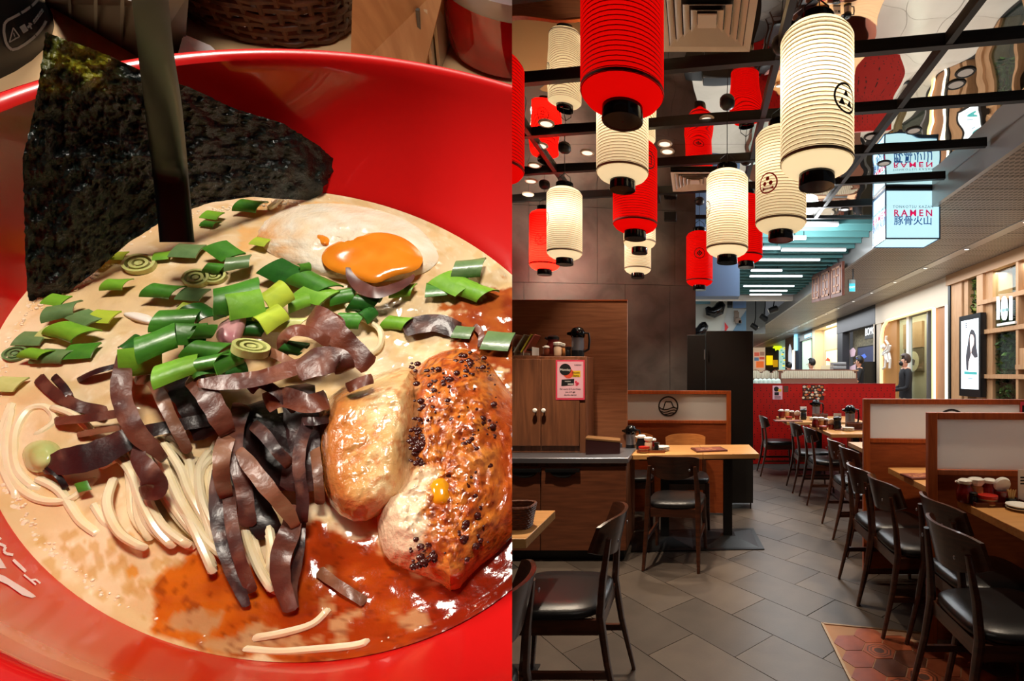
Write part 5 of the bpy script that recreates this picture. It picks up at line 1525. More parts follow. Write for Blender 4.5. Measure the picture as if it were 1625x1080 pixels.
wallpoly([(-8, 908), (6, 913), (22, 923), (40, 934), (52, 942), (56, 946), (50, 948), (36, 944), (22, 934), (12, 927), (-8, 918)], 'brush_stroke')
wallpoly([(-6, 880), (0, 886), (5, 894), (9, 901), (0, 901), (-6, 898)], 'brush_stroke')

# ---- broth
OIL = [(240, 950), (262, 925), (292, 900), (300, 868), (345, 862), (400, 850), (450, 830), (500, 790), (545, 820), (600, 850), (640, 900), (720, 930), (812, 800), (920, 760), (920, 1000), (700, 1040), (500, 1060), (330, 1032), (250, 990)]
OIL2 = [(700, 500), (740, 478), (800, 452), (900, 430), (940, 700), (800, 720), (780, 600), (740, 560), (716, 530)]
def pdist(poly, x, y):                                   # signed distance, negative inside
    best = 1e9; ins = False; n = len(poly)
    for i in range(n):
        x0, y0 = poly[i]; x1, y1 = poly[(i + 1) % n]
        dx, dy = x1 - x0, y1 - y0
        t = max(0, min(1, ((x - x0) * dx + (y - y0) * dy) / (dx * dx + dy * dy + 1e-9)))
        best = min(best, (x - x0 - t * dx) ** 2 + (y - y0 - t * dy) ** 2)
        if (y0 > y) != (y1 > y) and x < (x1 - x0) * (y - y0) / (y1 - y0) + x0: ins = not ins
    return -math.sqrt(best) if ins else math.sqrt(best)
r = random.Random(21)
DROPS = [(r.uniform(60, 300), r.uniform(845, 985), r.uniform(4, 11)) for k in range(46)] + [(124, 878, 15), (157, 885, 9), (194, 887, 8), (183, 903, 9), (146, 909, 10), (210, 905, 11), (228, 925, 9), (209, 936, 9), (160, 943, 10), (250, 895, 10)]
CREAM = [(388, 1020, 60, 14), (470, 1012, 70, 20), (540, 985, 34, 26), (530, 965, 20, 22), (520, 905, 18, 12), (310, 985, 34, 16), (660, 985, 22, 14)]
def broth_col(p):
    x, y = proj(p)
    n1 = fbm(p, 45); n2 = fbm(p + Vector((3, 1, 2)), 130); n3 = fbm(p + Vector((9, 4, 2)), 420, 3)
    c = mixc((224, 192, 144), (238, 214, 176), .5 + n1 * .9)
    c = mixc(c, (214, 176, 118), sm(.1, .5, n2) * .5)
    c = mixc(c, (250, 238, 212), sm(.045, .0, abs(n2 + .12 * n3)) * .55 * sm(-.1, .2, n1 + .1))
    if y > 830 and x < 320:                              # thin fat eyes on the soup
        for dx, dy, dr in DROPS:
            q = (x - dx) ** 2 + (y - dy) ** 2
            if q < dr * dr * 1.1: c = mixc(c, (200, 152, 84), .55 * sm(1.1, .8, q / dr / dr))
        q = math.hypot(x - 210, y - 905)
        if q < 10: c = mixc(c, (226, 140, 40), .6)
    d = pdist(OIL, x, y) + n1 * 46 + n2 * 16
    k = sm(6, -10, d)
    if k:
        oc = mixc((206, 104, 24), (158, 56, 14), sm(300, 520, x) + n2 * .5)
        oc = mixc(oc, (134, 30, 12), sm(600, 760, x) * .9 + n1 * .3)
        for cx, cy, rx, ry in CREAM:
            q = math.hypot((x - cx) / rx, (y - cy) / ry) + n2 * 1.1 + n1 * .5
            oc = mixc(oc, (196, 154, 108), sm(1.1, .6, q) * .85)
        oc = mixc(oc, (86, 24, 10), sm(.28, .5, n3) * .35)
        c = mixc(c, oc, k)
    d = pdist(OIL2, x, y) + n1 * 40 + n2 * 44
    k = sm(8, -12, d)
    if k: c = mixc(c, mixc((176, 84, 30), (140, 48, 20), .5 + n2), k * .92)
    if 380 < x < 560 and 320 < y < 400: c = mixc(c, (236, 182, 116), .4 + n2)
    return c
rg = [[Q(LQ[0][0], LQ[0][1], 0)]]
NR = 130; NA = 420
m = MB(); P_ = []
for j in range(1, NR + 1):
    s = (j / NR)
    for k in range(NA):
        th = 2 * PI * k / NA
        r_ = ellr(th, *LQ[1:]) * s * 1.004
        q = Q(LQ[0][0] + r_ * math.cos(th), LQ[0][1] + r_ * math.sin(th), 0)
        w = fbm(q, 60, 3) * .0012 + fbm(q, 190, 2) * .0005
        P_.append(q + BN * (w * (1 - s ** 8) + (.0012 * sm(.96, 1.0, s))))
fs = [((j - 1) * NA + k, (j - 1) * NA + (k + 1) % NA, j * NA + (k + 1) % NA, j * NA + k) for j in range(1, NR) for k in range(NA)]
fs.append(tuple(range(NA)))
m.add(P_, fs)
bm = bmesh.new(); vs_ = [bm.verts.new(q) for q in m.v]
for f_ in m.f: bm.faces.new([vs_[i] for i in f_])
bmesh.ops.bisect_plane(bm, geom=bm.verts[:] + bm.edges[:] + bm.faces[:], dist=1e-7, plane_co=EYE, plane_no=SEAMN, clear_outer=True)
bm.verts.index_update(); m = MB(); m.add([q.co.copy() for q in bm.verts], [tuple(q.index for q in f_.verts) for f_ in bm.faces]); bm.free()
M_broth = mat('ramen_broth', (230, 190, 140), .12, vc=True, coat=.4, bump=.22, bscale=160)
broth = thing('ramen_broth', 'creamy pork broth with orange chilli oil filling the red bowl', 'soup', Q(0, 0, -.002))
wb(m, 'soup_surface', M_broth, broth, True, broth_col)
M_bubble = mat('soup_bubble', (244, 226, 196), .12, coat=1.0)
m = MB()
for k in range(620):
    if k < 330: th = r.uniform(PI * .96, PI * 1.42); s = r.uniform(.955, .995)
    elif k < 430: th = r.uniform(0, 2 * PI); s = r.uniform(.96, .99)
    else: th = None
    if th is not None:
        q_ = ellr(th, *LQ[1:]) * s; p = Q(LQ[0][0] + q_ * math.cos(th), LQ[0][1] + q_ * math.sin(th), 0)
        rad = r.uniform(.0002, .0007) * (1.3 if s > .975 else .8)
    else:
        t_ = r.random(); a = ((55, 490), (150, 432), (245, 352), (305, 338), (400, 318), (470, 318))
        i = min(4, int(t_ * 5)); f_ = t_ * 5 - i
        p = LP(a[i][0] + (a[i + 1][0] - a[i][0]) * f_ + r.gauss(3, 3), a[i][1] + (a[i + 1][1] - a[i][1]) * f_ + abs(r.gauss(3, 3)), 0); rad = r.uniform(.0003, .0009)
    if (p - EYE).dot(SEAMN) > -.003: continue
    m.ball(p, rad, (1, 1, .8), 7, 4, M=FRAME)
o = wb(m, 'foam_bubbles', M_bubble, broth); o['kind'] = 'stuff'

# ---- star shaped soft pieces given by their outline
def smooth(poly, n=2):
    for _ in range(n):
        poly = [q for (a, b), (c, d) in zip(poly, poly[1:] + poly[:1]) for q in ((a * .75 + c * .25, b * .75 + d * .25), (a * .25 + c * .75, b * .25 + d * .75))]
    return poly
def patch(name, poly, H, mt, cfun=None, base=0.0, prof=3.0, amp=0.0, nsc=200, rings=22, label=None, cat=None, t=None, hfun=None, centre=None, cut=False, group=None, nsm=2):
    b = smooth(poly, nsm)
    if nsm == 1: b = [((1 - f_) * q[0] + f_ * w[0], (1 - f_) * q[1] + f_ * w[1]) for q, w in zip(b, b[1:] + b[:1]) for f_ in (0, .25, .5, .75)]
    n = len(b)
    cx, cy = centre or (sum(q[0] for q in b) / n, sum(q[1] for q in b) / n)
    m_ = MB(); P = [LP(cx, cy, base + H + (hfun(cx, cy) if hfun else 0))]
    for j in range(1, rings + 1):
        s_ = j / rings
        for x, y in b:
            px, py = cx + (x - cx) * s_, cy + (y - cy) * s_
            h = base + H * (1 - s_ ** prof)
            q = LP(px, py, base)
            h += amp * fbm(q, nsc, 4) * (1 - s_ ** 6)
            if hfun: h += hfun(px, py) * (1 - s_ ** 4)
            P.append(LP(px, py, h))
    for x, y in b: P.append(LP(x, y, base - .003))
    P.append(LP(cx, cy, base - .003))
    fs_ = [(0, 1 + k, 1 + (k + 1) % n) for k in range(n)]
    for j in range(rings): fs_ += [(1 + j * n + k, 1 + (j + 1) * n + k, 1 + (j + 1) * n + (k + 1) % n, 1 + j * n + (k + 1) % n) for k in range(n)]
    L_ = len(P) - 1
    fs_ += [(1 + rings * n + k, L_, 1 + rings * n + (k + 1) % n) for k in range(n)]
    m_.add(P, fs_)
    if cut: seam(m_)
    o_ = wb(m_, name, mt, t, True, cfun)
    if label: tag(o_, label, cat, group)
    return o_
M_vcgloss = mat('glossy_food', (200, 160, 120), .2, vc=True, coat=.35, bump=.3, bscale=500)
M_vcwet = mat('wet_food', (200, 160, 120), .2, vc=True, coat=.8, bump=.4, bscale=420)

# egg
egg = thing('egg_half', 'half soft boiled egg with runny orange yolk at the top of the bowl', 'egg', LP(560, 385, 0))
def eggcol(p):
    n1 = fbm(p, 160)
    x, y = proj(p)
    c = mixc((252, 244, 226), (244, 226, 196), .5 + n1)
    return mixc(c, (232, 170, 110), sm(500, 440, x) * sm(340, 370, y) * (.35 + n1))
patch('egg_white', [(402, 372), (430, 338), (480, 323), (545, 322), (605, 332), (655, 352), (688, 385), (700, 412), (672, 436), (600, 450), (530, 446), (470, 424), (420, 398)], .006, M_vcgloss, eggcol, prof=4, amp=.0015, nsc=120, t=egg)
def yolkcol(p):
    n1 = fbm(p, 110); return mixc((234, 128, 26), (242, 152, 44), .5 + n1 * .6)
patch('yolk', [(507, 408), (522, 388), (560, 376), (600, 366), (640, 375), (666, 396), (673, 414), (662, 430), (622, 438), (596, 452), (560, 440), (520, 428)], .0022, mat('runny_yolk', (240, 150, 40), .16, vc=True, coat=.3, bump=.06, bscale=200), yolkcol, base=.0058, prof=5, amp=.0002, nsc=60, t=egg)
patch('yolk_drip', [(497, 374), (510, 371), (524, 376), (523, 390), (508, 388)], .0012, M_vcgloss, yolkcol, base=.0058, t=egg, rings=8)

# pork
def porkA(p):
    x, y = proj(p); n1 = fbm(p, 90); n2 = fbm(p, 320)
    c = mixc((206, 136, 66), (222, 174, 112), sm(540, 590, x + n1 * 40))
    c = mixc(c, (236, 208, 160), sm(575, 610, x) * sm(655, 630, x) * (.75 + n1))
    c = mixc(c, (176, 96, 44), sm(560, 535, x + n2 * 20) * .55 + sm(785, 815, y + n1 * 20) * .7)
    return mixc(c, (196, 110, 58), sm(.1, .4, n2) * .5)
patch('pork_slice', [(505, 690), (512, 650), (530, 620), (580, 600), (630, 582), (662, 584), (660, 640), (650, 720), (640, 780), (612, 812), (570, 832), (530, 812), (508, 760)], .012, M_vcwet, porkA, base=.006, prof=6, amp=.0012, nsc=110, label='pale fatty slice of roast pork, glossy, left of the charred slice', cat='meat', rings=40, nsm=1)
def porkB(p):
    x, y = proj(p); n1 = fbm(p, 70); n2 = fbm(p + Vector((5, 2, 1)), 190); n3 = fbm(p + Vector((1, 7, 3)), 520, 3)
    edge = 655 + n1 * 60 + (y - 700) * .12
    c = mixc((238, 212, 176), (226, 178, 128), sm(720, 600, y))
    crust = sm(edge - 12, edge + 22, x)
    cr = mixc((214, 124, 44), (176, 78, 24), .5 + n2 * 1.3)
    cr = mixc(cr, (112, 38, 16), sm(.10, .34, n3) * .75)
    cr = mixc(cr, (232, 160, 84), sm(.08, .4, n1) * .35)
    c = mixc(c, cr, crust)
    c = mixc(c, (186, 66, 22), sm(770, 812, x) * .6)
    c = mixc(c, (196, 124, 62), sm(860, 920, y) * .6)
    return c
def porkBh(px, py): return -.006 * sm(740, 830, px)
pork = thing('pork_slice', 'charred slice of roast pork with red brown spice crust, cut by the photo edge', 'meat', LP(720, 740, .01))
patch('meat', [(600, 850), (596, 800), (632, 780), (648, 720), (655, 640), (650, 590), (690, 560), (735, 550), (772, 568), (800, 610), (850, 680), (850, 800), (800, 868), (752, 905), (722, 942), (694, 922), (640, 902), (612, 886)], .0135, M_vcwet, porkB, base=.003, prof=6, amp=.0017, nsc=210, rings=60, t=pork, hfun=porkBh, cut=True, nsm=1)
m = MB()
SPECK = [(660, 700, 16, 30), (690, 600, 40, 26), (700, 640, 40, 30), (720, 830, 46, 40), (750, 760, 34, 40), (670, 710, 14, 30), (745, 580, 26, 18), (760, 680, 30, 30), (700, 870, 40, 26)]
for k in range(420):
    cx, cy, sx_, sy_ = r.choice(SPECK)
    x, y = r.gauss(cx, sx_ * .6), r.gauss(cy, sy_ * .6)
    if x < 648 or x > 806 or y > 905: continue
    rad = r.choice((.0004, .0005, .0006, .0009, .0013))
    h = .003 + .0132 + r.uniform(-.001, .0003) - (.006 * sm(740, 830, x))
    d = Vector((x - 725, y - 740)); s_ = min(1, max(abs(d.x) / 125, abs(d.y) / 190)); h -= .0135 * s_ ** 6
    m.ball(LP(x, y, max(.004, h)), rad, (1, 1, .45), 7, 4, M=FRAME)
o = wb(m, 'char_specks', mat('char', (62, 18, 12), .25, coat=.4), pork); o['kind'] = 'stuff'
patch('fat_drop', [(676, 770), (690, 754), (708, 755), (718, 775), (716, 798), (700, 806), (682, 800)], .003, mat('orange_fat', (238, 156, 22), .12, coat=.8, sss=.2), base=.0152, prof=3, t=pork, rings=10)

# ---- noodles
def catmull(pts, n=10):
    out = []
    P = [pts[0]] + list(pts) + [pts[-1]]
    for i in range(1, len(P) - 2):
        for k in range(n):
            t = k / n
            out.append(tuple(.5 * (2 * P[i][j] + (P[i + 1][j] - P[i - 1][j]) * t + (2 * P[i - 1][j] - 5 * P[i][j] + 4 * P[i + 1][j] - P[i + 2][j]) * t * t + (3 * P[i][j] - P[i - 1][j] - 3 * P[i + 1][j] + P[i + 2][j]) * t ** 3) for j in range(len(pts[0]))))
    out.append(tuple(pts[-1])); return out
M_noodle = mat('noodle', (250, 236, 200), .22, coat=.4, c2=(240, 218, 172), nscale=60, sss=.15)
NOOD = [[(165, 735), (196, 722), (207, 760), (212, 815), (236, 850)], [(188, 716), (208, 745), (222, 800), (240, 836), (270, 862)], [(206, 712), (222, 750), (238, 800), (262, 838), (300, 866)],
        [(222, 705), (240, 740), (262, 790), (290, 830), (330, 866)], [(238, 700), (262, 742), (288, 790), (318, 840), (345, 874)], [(252, 694), (284, 740), (300, 780), (318, 812), (340, 850)],
        [(268, 694), (298, 720), (303, 760), (318, 800), (335, 832)], [(310, 728), (300, 742), (306, 778), (325, 815), (342, 842)], [(332, 716), (316, 744), (318, 790), (330, 830), (340, 868)],
        [(345, 700), (330, 740), (335, 790), (342, 840)], [(252, 770), (290, 810), (320, 858), (338, 900)], [(368, 745), (384, 790), (392, 850), (410, 900), (432, 936)],
        [(392, 770), (414, 800), (428, 850), (430, 900), (442, 940)], [(384, 800), (400, 850), (412, 890), (424, 920)], [(404, 790), (424, 826), (432, 872), (428, 905)],
        [(150, 760), (112, 792), (62, 792), (22, 760), (10, 700), (18, 650)], [(60, 690), (88, 668), (74, 646), (44, 652), (24, 690), (28, 745), (60, 778)], [(20, 640), (4, 690), (6, 740), (30, 790)],
        [(160, 850), (128, 826), (96, 780), (60, 760)], [(388, 1030), (440, 1034), (500, 1030), (560, 1024), (582, 1018)], [(404, 1012), (450, 1004), (496, 990), (520, 968)],
        [(546, 470), (560, 496), (600, 520), (604, 546), (588, 562)], [(150, 800), (170, 830), (200, 850)], [(180, 760), (170, 800), (190, 845), (230, 870)], [(428, 330), (438, 322), (446, 314)],
        [(408, 700), (412, 712), (416, 728)], [(426, 704), (432, 716), (436, 728)], [(84, 646), (120, 660), (150, 690)]]
for pl in [NOOD[k] for k in (0, 1, 2, 3, 4, 5, 6, 8, 7, 9, 10, 11, 12)]:
    q = r.uniform(-4, 4); NOOD.append([(x + q + 7 * math.sin(k * 1.1 + q) + 4, y + 6 + q) for k, (x, y) in enumerate(pl)])
pos_words = {15: 'looping at the left side of the bowl', 16: 'curled near the left pale onion piece', 17: 'at the far left edge of the bowl', 19: 'lying along the near edge of the bowl', 20: 'in the chilli oil near the bottom', 21: 'curling by the dark fungus right of the onions', 24: 'poking out by the seaweed'}
for i, pl in enumerate(NOOD):
    L = catmull(pl, 8); n = len(L); m = MB()
    deep = i in (15, 16, 17, 18, 19, 22, 20)
    pts = [LP(x, y, (-.0001 if deep else 0.0006 + .0016 * ((i * 7) % 3) / 1.6) + .002 * math.sin(PI * k / (n - 1)) * (0 if deep else 1) - .003 * (1 if k in (0, n - 1) else 0)) for k, (x, y) in enumerate(L)]
    m.tube(pts, [.00118 * (.7 if k in (0, n - 1) else 1) for k in range(n)], 8)
    tag(wb(m, 'noodle', M_noodle), 'thin cream ramen noodle ' + pos_words[i] if i in pos_words else 'cream ramen noodle, number %d from the left along the lower edge of the noodle fan' % (1 + sorted((NOOD[k][-1][0], k) for k in range(len(NOOD)) if k not in pos_words).index((pl[-1][0], i))), 'noodle', 'noodles in the fan' if i not in pos_words else 'loose noodles')

# ---- wood ear strips
FUN = [mat('fungus_%s' % n, c, .36, c2=d, nscale=120, coat=.12, bump=.3, bscale=500) for n, c, d in (
    ('russet', (132, 72, 54), (104, 52, 42)), ('plum', (84, 46, 44), (60, 32, 34)), ('tan', (172, 116, 82), (140, 86, 60)), ('dark', (48, 28, 28), (34, 20, 22)), ('red', (140, 66, 40), (112, 50, 34)))]
M_fungus = mat('wood_ear', (120, 70, 50), .36, vc=True, coat=.08, bump=.22, bscale=260)
FC = [((140, 78, 58), (100, 50, 42)), ((92, 52, 48), (58, 32, 34)), ((184, 124, 88), (146, 88, 62)), ((50, 30, 30), (30, 19, 20)), ((150, 72, 44), (112, 50, 34))]
def strip(pts, w, col, h0, h1=None, arch=.006, label=None, curl=.55, seed=0):
    w *= .92; L = catmull([(p[0], p[1], p[2] if len(p) > 2 else 1.0) for p in pts], 9); n = len(L); m_ = MB(); rows = []
    h1 = h0 if h1 is None else h1
    rr_ = random.Random(seed)
    for k, (x, y, ws) in enumerate(L):
        t_ = k / (n - 1)
        a, b = L[max(0, k - 1)], L[min(n - 1, k + 1)]
        dx, dy = b[0] - a[0], b[1] - a[1]; q = math.hypot(dx, dy) or 1
        nx, ny = -dy / q, dx / q
        wd_ = w * ws * .5 * (1 + .12 * noise.noise(Vector((x * .05, y * .05, seed)))) * (.55 if k in (0, n - 1) else 1)
        h = h0 + (h1 - h0) * t_ + arch * math.sin(PI * t_) + .0012 * noise.noise(Vector((x * .03, y * .03, seed + 5)))
        tw = curl * math.sin(t_ * 5 + seed)
        sc = pxs(x, y, h)
        row = []
        for s_, up_ in ((-1, 0), (-.5, .35), (0, .5), (.5, .35), (1, 0)):
            row.append((x + nx * wd_ * s_, y + ny * wd_ * s_, h + (up_ * .3 * curl + s_ * tw * .5) * wd_ * sc))
        rows.append(row)
    th = .0010
    top = [[LP(*q) for q in rw] for rw in rows]
    bot = [[LP(q[0], q[1], q[2] - th) for q in rw] for rw in rows]
    loop = [a + b[::-1] for a, b in zip(top, bot)]
    for A, B in zip(loop[:-1], loop[1:]):
        c = len(A); m_.add(A + B, [(i, (i + 1) % c, c + (i + 1) % c, c + i) for i in range(c)])
    m_.add(loop[0], [tuple(reversed(range(10)))]); m_.add(loop[-1], [tuple(range(10))])
    bm_ = bmesh.new(); vv = [bm_.verts.new(q) for q in m_.v]
    for f_ in m_.f: bm_.faces.new([vv[i] for i in f_])
    bmesh.ops.remove_doubles(bm_, verts=bm_.verts, dist=1e-7); bmesh.ops.recalc_face_normals(bm_, faces=bm_.faces); bm_.verts.index_update()
    m3 = MB(); m3.add([q.co.copy() for q in bm_.verts], [tuple(q.index for q in f_.verts) for f_ in bm_.faces]); bm_.free()
    A_, B_ = [tuple(q * .74 for q in w_) for w_ in FC[col]]
    def fc(p):
        n1 = fbm(p + Vector((seed, 0, 0)), 70, 3)
        return mixc(mixc(A_, B_, .5 + n1 * 1.6), (140, 90, 70), sm(.12, .45, fbm(p, 150, 3)) * (.5 if col != 3 else .15))
    return tag(wb(m3, 'fungus_strip', M_fungus, None, True, fc), label, 'mushroom', 'wood ear strips on the noodles')
S = [
 ([(280, 590), (308, 630), (338, 690)], 70, 3, .004, .004, .003, 'broad near black wood ear piece beneath the others left of centre'),
 ([(400, 640), (420, 700), (440, 780)], 78, 3, .005, .005, .004, 'broad near black wood ear piece beneath the others at centre'),
 ([(470, 610), (480, 690), (470, 780)], 60, 1, .006, .006, .004, 'dark plum wood ear piece beneath the pork edge'),
 ([(380, 720), (400, 790), (430, 850)], 50, 3, .005, .004, .003, 'dark wood ear piece under the long hanging strips'),
 ([(86, 668), (140, 663), (192, 655)], 15, 0, .002, .006, .002, 'narrow reddish wood ear strip running left from the folded strip'),
 ([(122, 690), (160, 683), (190, 678)], 10, 2, .002, .005, .001, 'thin pinkish wood ear strip just under the narrow reddish one'),
 ([(66, 742, .5), (100, 733, 1), (150, 722, 1.1), (195, 700, .9), (212, 690, .8)], 44, 1, .002, .006, .003, 'broad dark ragged wood ear piece at far left over the noodles'),
 ([(72, 738), (92, 755), (105, 775)], 12, 3, .003, .001, .001, 'small dark tip of wood ear pointing down at far left'),
 ([(208, 690), (262, 678), (340, 664)], 22, 3, .005, .006, .002, 'dark wood ear strip crossing behind the tan one'),
 ([(60, 598), (84, 622), (120, 642), (170, 655)], 22, 0, .0005, .001, .001, 'half sunk pinkish wood ear strip at far left in the broth'),
 ([(84, 596), (100, 612), (112, 630)], 14, 1, .001, .001, .001, 'small curled dark wood ear scrap in the broth at left'),
 ([(122, 604), (150, 590), (186, 580)], 9, 1, .001, .003, .002, 'thin dark wood ear edge beside the scallion heap at left'),
 ([(192, 560, .4), (194, 588, 1), (192, 625, 1.1), (203, 660, 1.1), (220, 690, 1), (245, 712, .8), (262, 730, .5)], 34, 0, .010, .008, .008, 'long russet wood ear strip folded down the left side'),
 ([(226, 696, .5), (220, 725, .9), (238, 752, 1.2), (244, 772, 1.5), (222, 783, .6)], 32, 0, .011, .008, .005, 'knobbly russet wood ear end hanging over the noodles'),
 ([(232, 596, .6), (252, 622, 1), (272, 664, 1), (300, 718, .8)], 24, 2, .009, .006, .006, 'tan wood ear strip slanting from the onions to the noodles'),
 ([(214, 600), (240, 605), (262, 628)], 20, 2, .007, .008, .003, 'tan wood ear fold under the onions at left'),
 ([(298, 600, .7), (325, 622, 1), (348, 660, 1.1), (362, 690, .8)], 38, 0, .014, .012, .006, 'wide russet wood ear strip hooked below the onions'),
 ([(362, 690, 1), (352, 720, 1), (352, 760, 1), (360, 790, .8)], 30, 2, .013, .007, .004, 'tan lower end of a hooked wood ear strip at centre'),
 ([(345, 742, .7), (342, 800, 1), (352, 860, 1), (374, 920, 1), (392, 962, .6)], 26, 1, .006, .002, .003, 'long plum wood ear strip hanging lowest into the oil'),
 ([(364, 770), (366, 820), (378, 880), (400, 940)], 24, 0, .006, .003, .004, 'russet wood ear strip beside the longest plum one'),
 ([(378, 712, .6), (398, 740, 1), (428, 778, 1), (456, 812, .9), (470, 836, .6)], 30, 2, .013, .008, .005, 'straight tan wood ear strip crossing the centre diagonally'),
 ([(384, 640), (374, 680), (372, 720), (386, 770), (394, 836)], 30, 0, .009, .006, .006, 'russet wood ear strip behind the straight tan one'),
 ([(400, 672), (420, 690), (440, 716), (462, 738)], 22, 1, .012, .012, .005, 'plum forked wood ear strip at centre'),
 ([(492, 665), (478, 700), (474, 740), (480, 790), (478, 830)], 22, 1, .013, .007, .006, 'dark stem like wood ear strip along the pork'),
 ([(478, 668), (500, 668), (524, 664)], 14, 1, .014, .013, .003, 'short plum wood ear strip touching the pork'),
 ([(498, 700), (504, 750), (508, 800)], 18, 2, .008, .006, .004, 'tan wood ear sliver against the pork side'),
 ([(466, 800, .8), (462, 836, 1), (446, 880, 1.1), (446, 920, 1), (462, 970, .8)], 34, 0, .006, .002, .004, 'wide russet wood ear strip sinking into the red oil'),
 ([(478, 820), (474, 880), (464, 930), (466, 965)], 18, 1, .004, .001, .002, 'plum wood ear edge beside the sinking strip'),
 ([(505, 905), (540, 930), (580, 955)], 20, 2, .001, .001, .001, 'pale brown wood ear scrap floating in the red oil'),
 ([(312, 608, .5), (360, 606, 1), (410, 600, 1), (450, 588, 1), (490, 576, .9)], 28, 4, .019, .020, .004, 'reddish brown wood ear strip lying across the top below the onions'),
 ([(470, 592, .8), (505, 574, 1.2), (538, 572, 1.1), (548, 590, .8)], 40, 0, .021, .019, .005, 'crumpled russet wood ear piece at the head of the heap'),
 ([(420, 640), (450, 630), (490, 640), (520, 632)], 34, 4, .016, .016, .003, 'red brown wood ear piece in the middle of the heap'),
 ([(395, 620), (412, 608), (440, 622), (470, 652)], 18, 1, .018, .015, .004, 'plum wood ear strip peaked at the middle of the heap'),
 ([(452, 570, .7), (448, 540, 1), (468, 524, 1), (500, 530, 1), (530, 552, 1)], 20, 4, .012, .016, .008, 'looped orange brown wood ear strip beside the onions'),
 ([(492, 498, 1), (514, 512, 1.2), (544, 540, 1.1), (588, 582, .9)], 40, 4, .014, .012, .006, 'wide red brown wood ear strip rising towards the pork'),
 ([(520, 500), (540, 512), (536, 530)], 18, 4, .012, .014, .003, 'small red brown wood ear fold on the wide strip'),
 ([(424, 556), (446, 566), (466, 578)], 16, 2, .016, .018, .002, 'rough tan wood ear stub right of the onion ring'),
 ([(550, 616), (572, 606), (592, 600)], 18, 4, .018, .020, .002, 'reddish wood ear tip laid against the pork'),
 ([(640, 520), (690, 512), (730, 525)], 30, 1, .0015, .0015, .002, 'half sunk dark wood ear piece at the right of the bowl'),
 ([(752, 516), (764, 530), (762, 552)], 11, 4, .002, .002, .001, 'short red brown wood ear strip at the right of the bowl'),
]
for i, (pts, w, col, h0, h1, ar, lab) in enumerate(S): strip(pts, w, col, h0, h1, ar, lab, seed=i * 1.7)
patch('fungus_strip', [(392, 655), (420, 660), (470, 650), (480, 690), (468, 730), (430, 740), (398, 705)], .001, FUN[3], base=.006, rings=6, label='flat near black wood ear lobe in the hollow of the heap', cat='mushroom', group='wood ear strips on the noodles')

# shallot pieces
def arcpatch(pts, w, mt, h, label, cat, name):
    o_ = strip(pts, w, 1, h, h, .003, label, curl=.5, seed=3); o_.name = name; o_.data.materials.clear(); o_.data.materials.append(mt); o_['category'] = cat; del o_['group']; return o_
arcpatch([(551, 418, .3), (556, 438, .8), (572, 455, 1.2), (598, 464, 1.1), (628, 456, .9), (650, 444, .6), (657, 435, .2)], 18, mat('shallot_skin', (70, 34, 32), .3, c2=(112, 68, 60), nscale=90), .007, 'purple brown shallot crescent resting on the egg yolk', 'shallot', 'shallot_piece')
patch('shallot_piece', [(345, 516), (360, 505), (388, 494), (392, 510), (384, 535), (376, 552), (352, 546), (341, 535)], .003, mat('shallot_pink', (214, 168, 164), .3, c2=(180, 112, 122), nscale=80), base=.015, rings=8, label='pale pink shallot petal beside the scallion ring', cat='shallot')
patch('shallot_piece', [(192, 496), (214, 494), (240, 500), (250, 512), (238, 516), (205, 506)], .0015, mat('shallot_white', (246, 238, 228), .25), base=.001, rings=6, label='small white shallot scrap in the broth left of the scallion heap', cat='shallot')

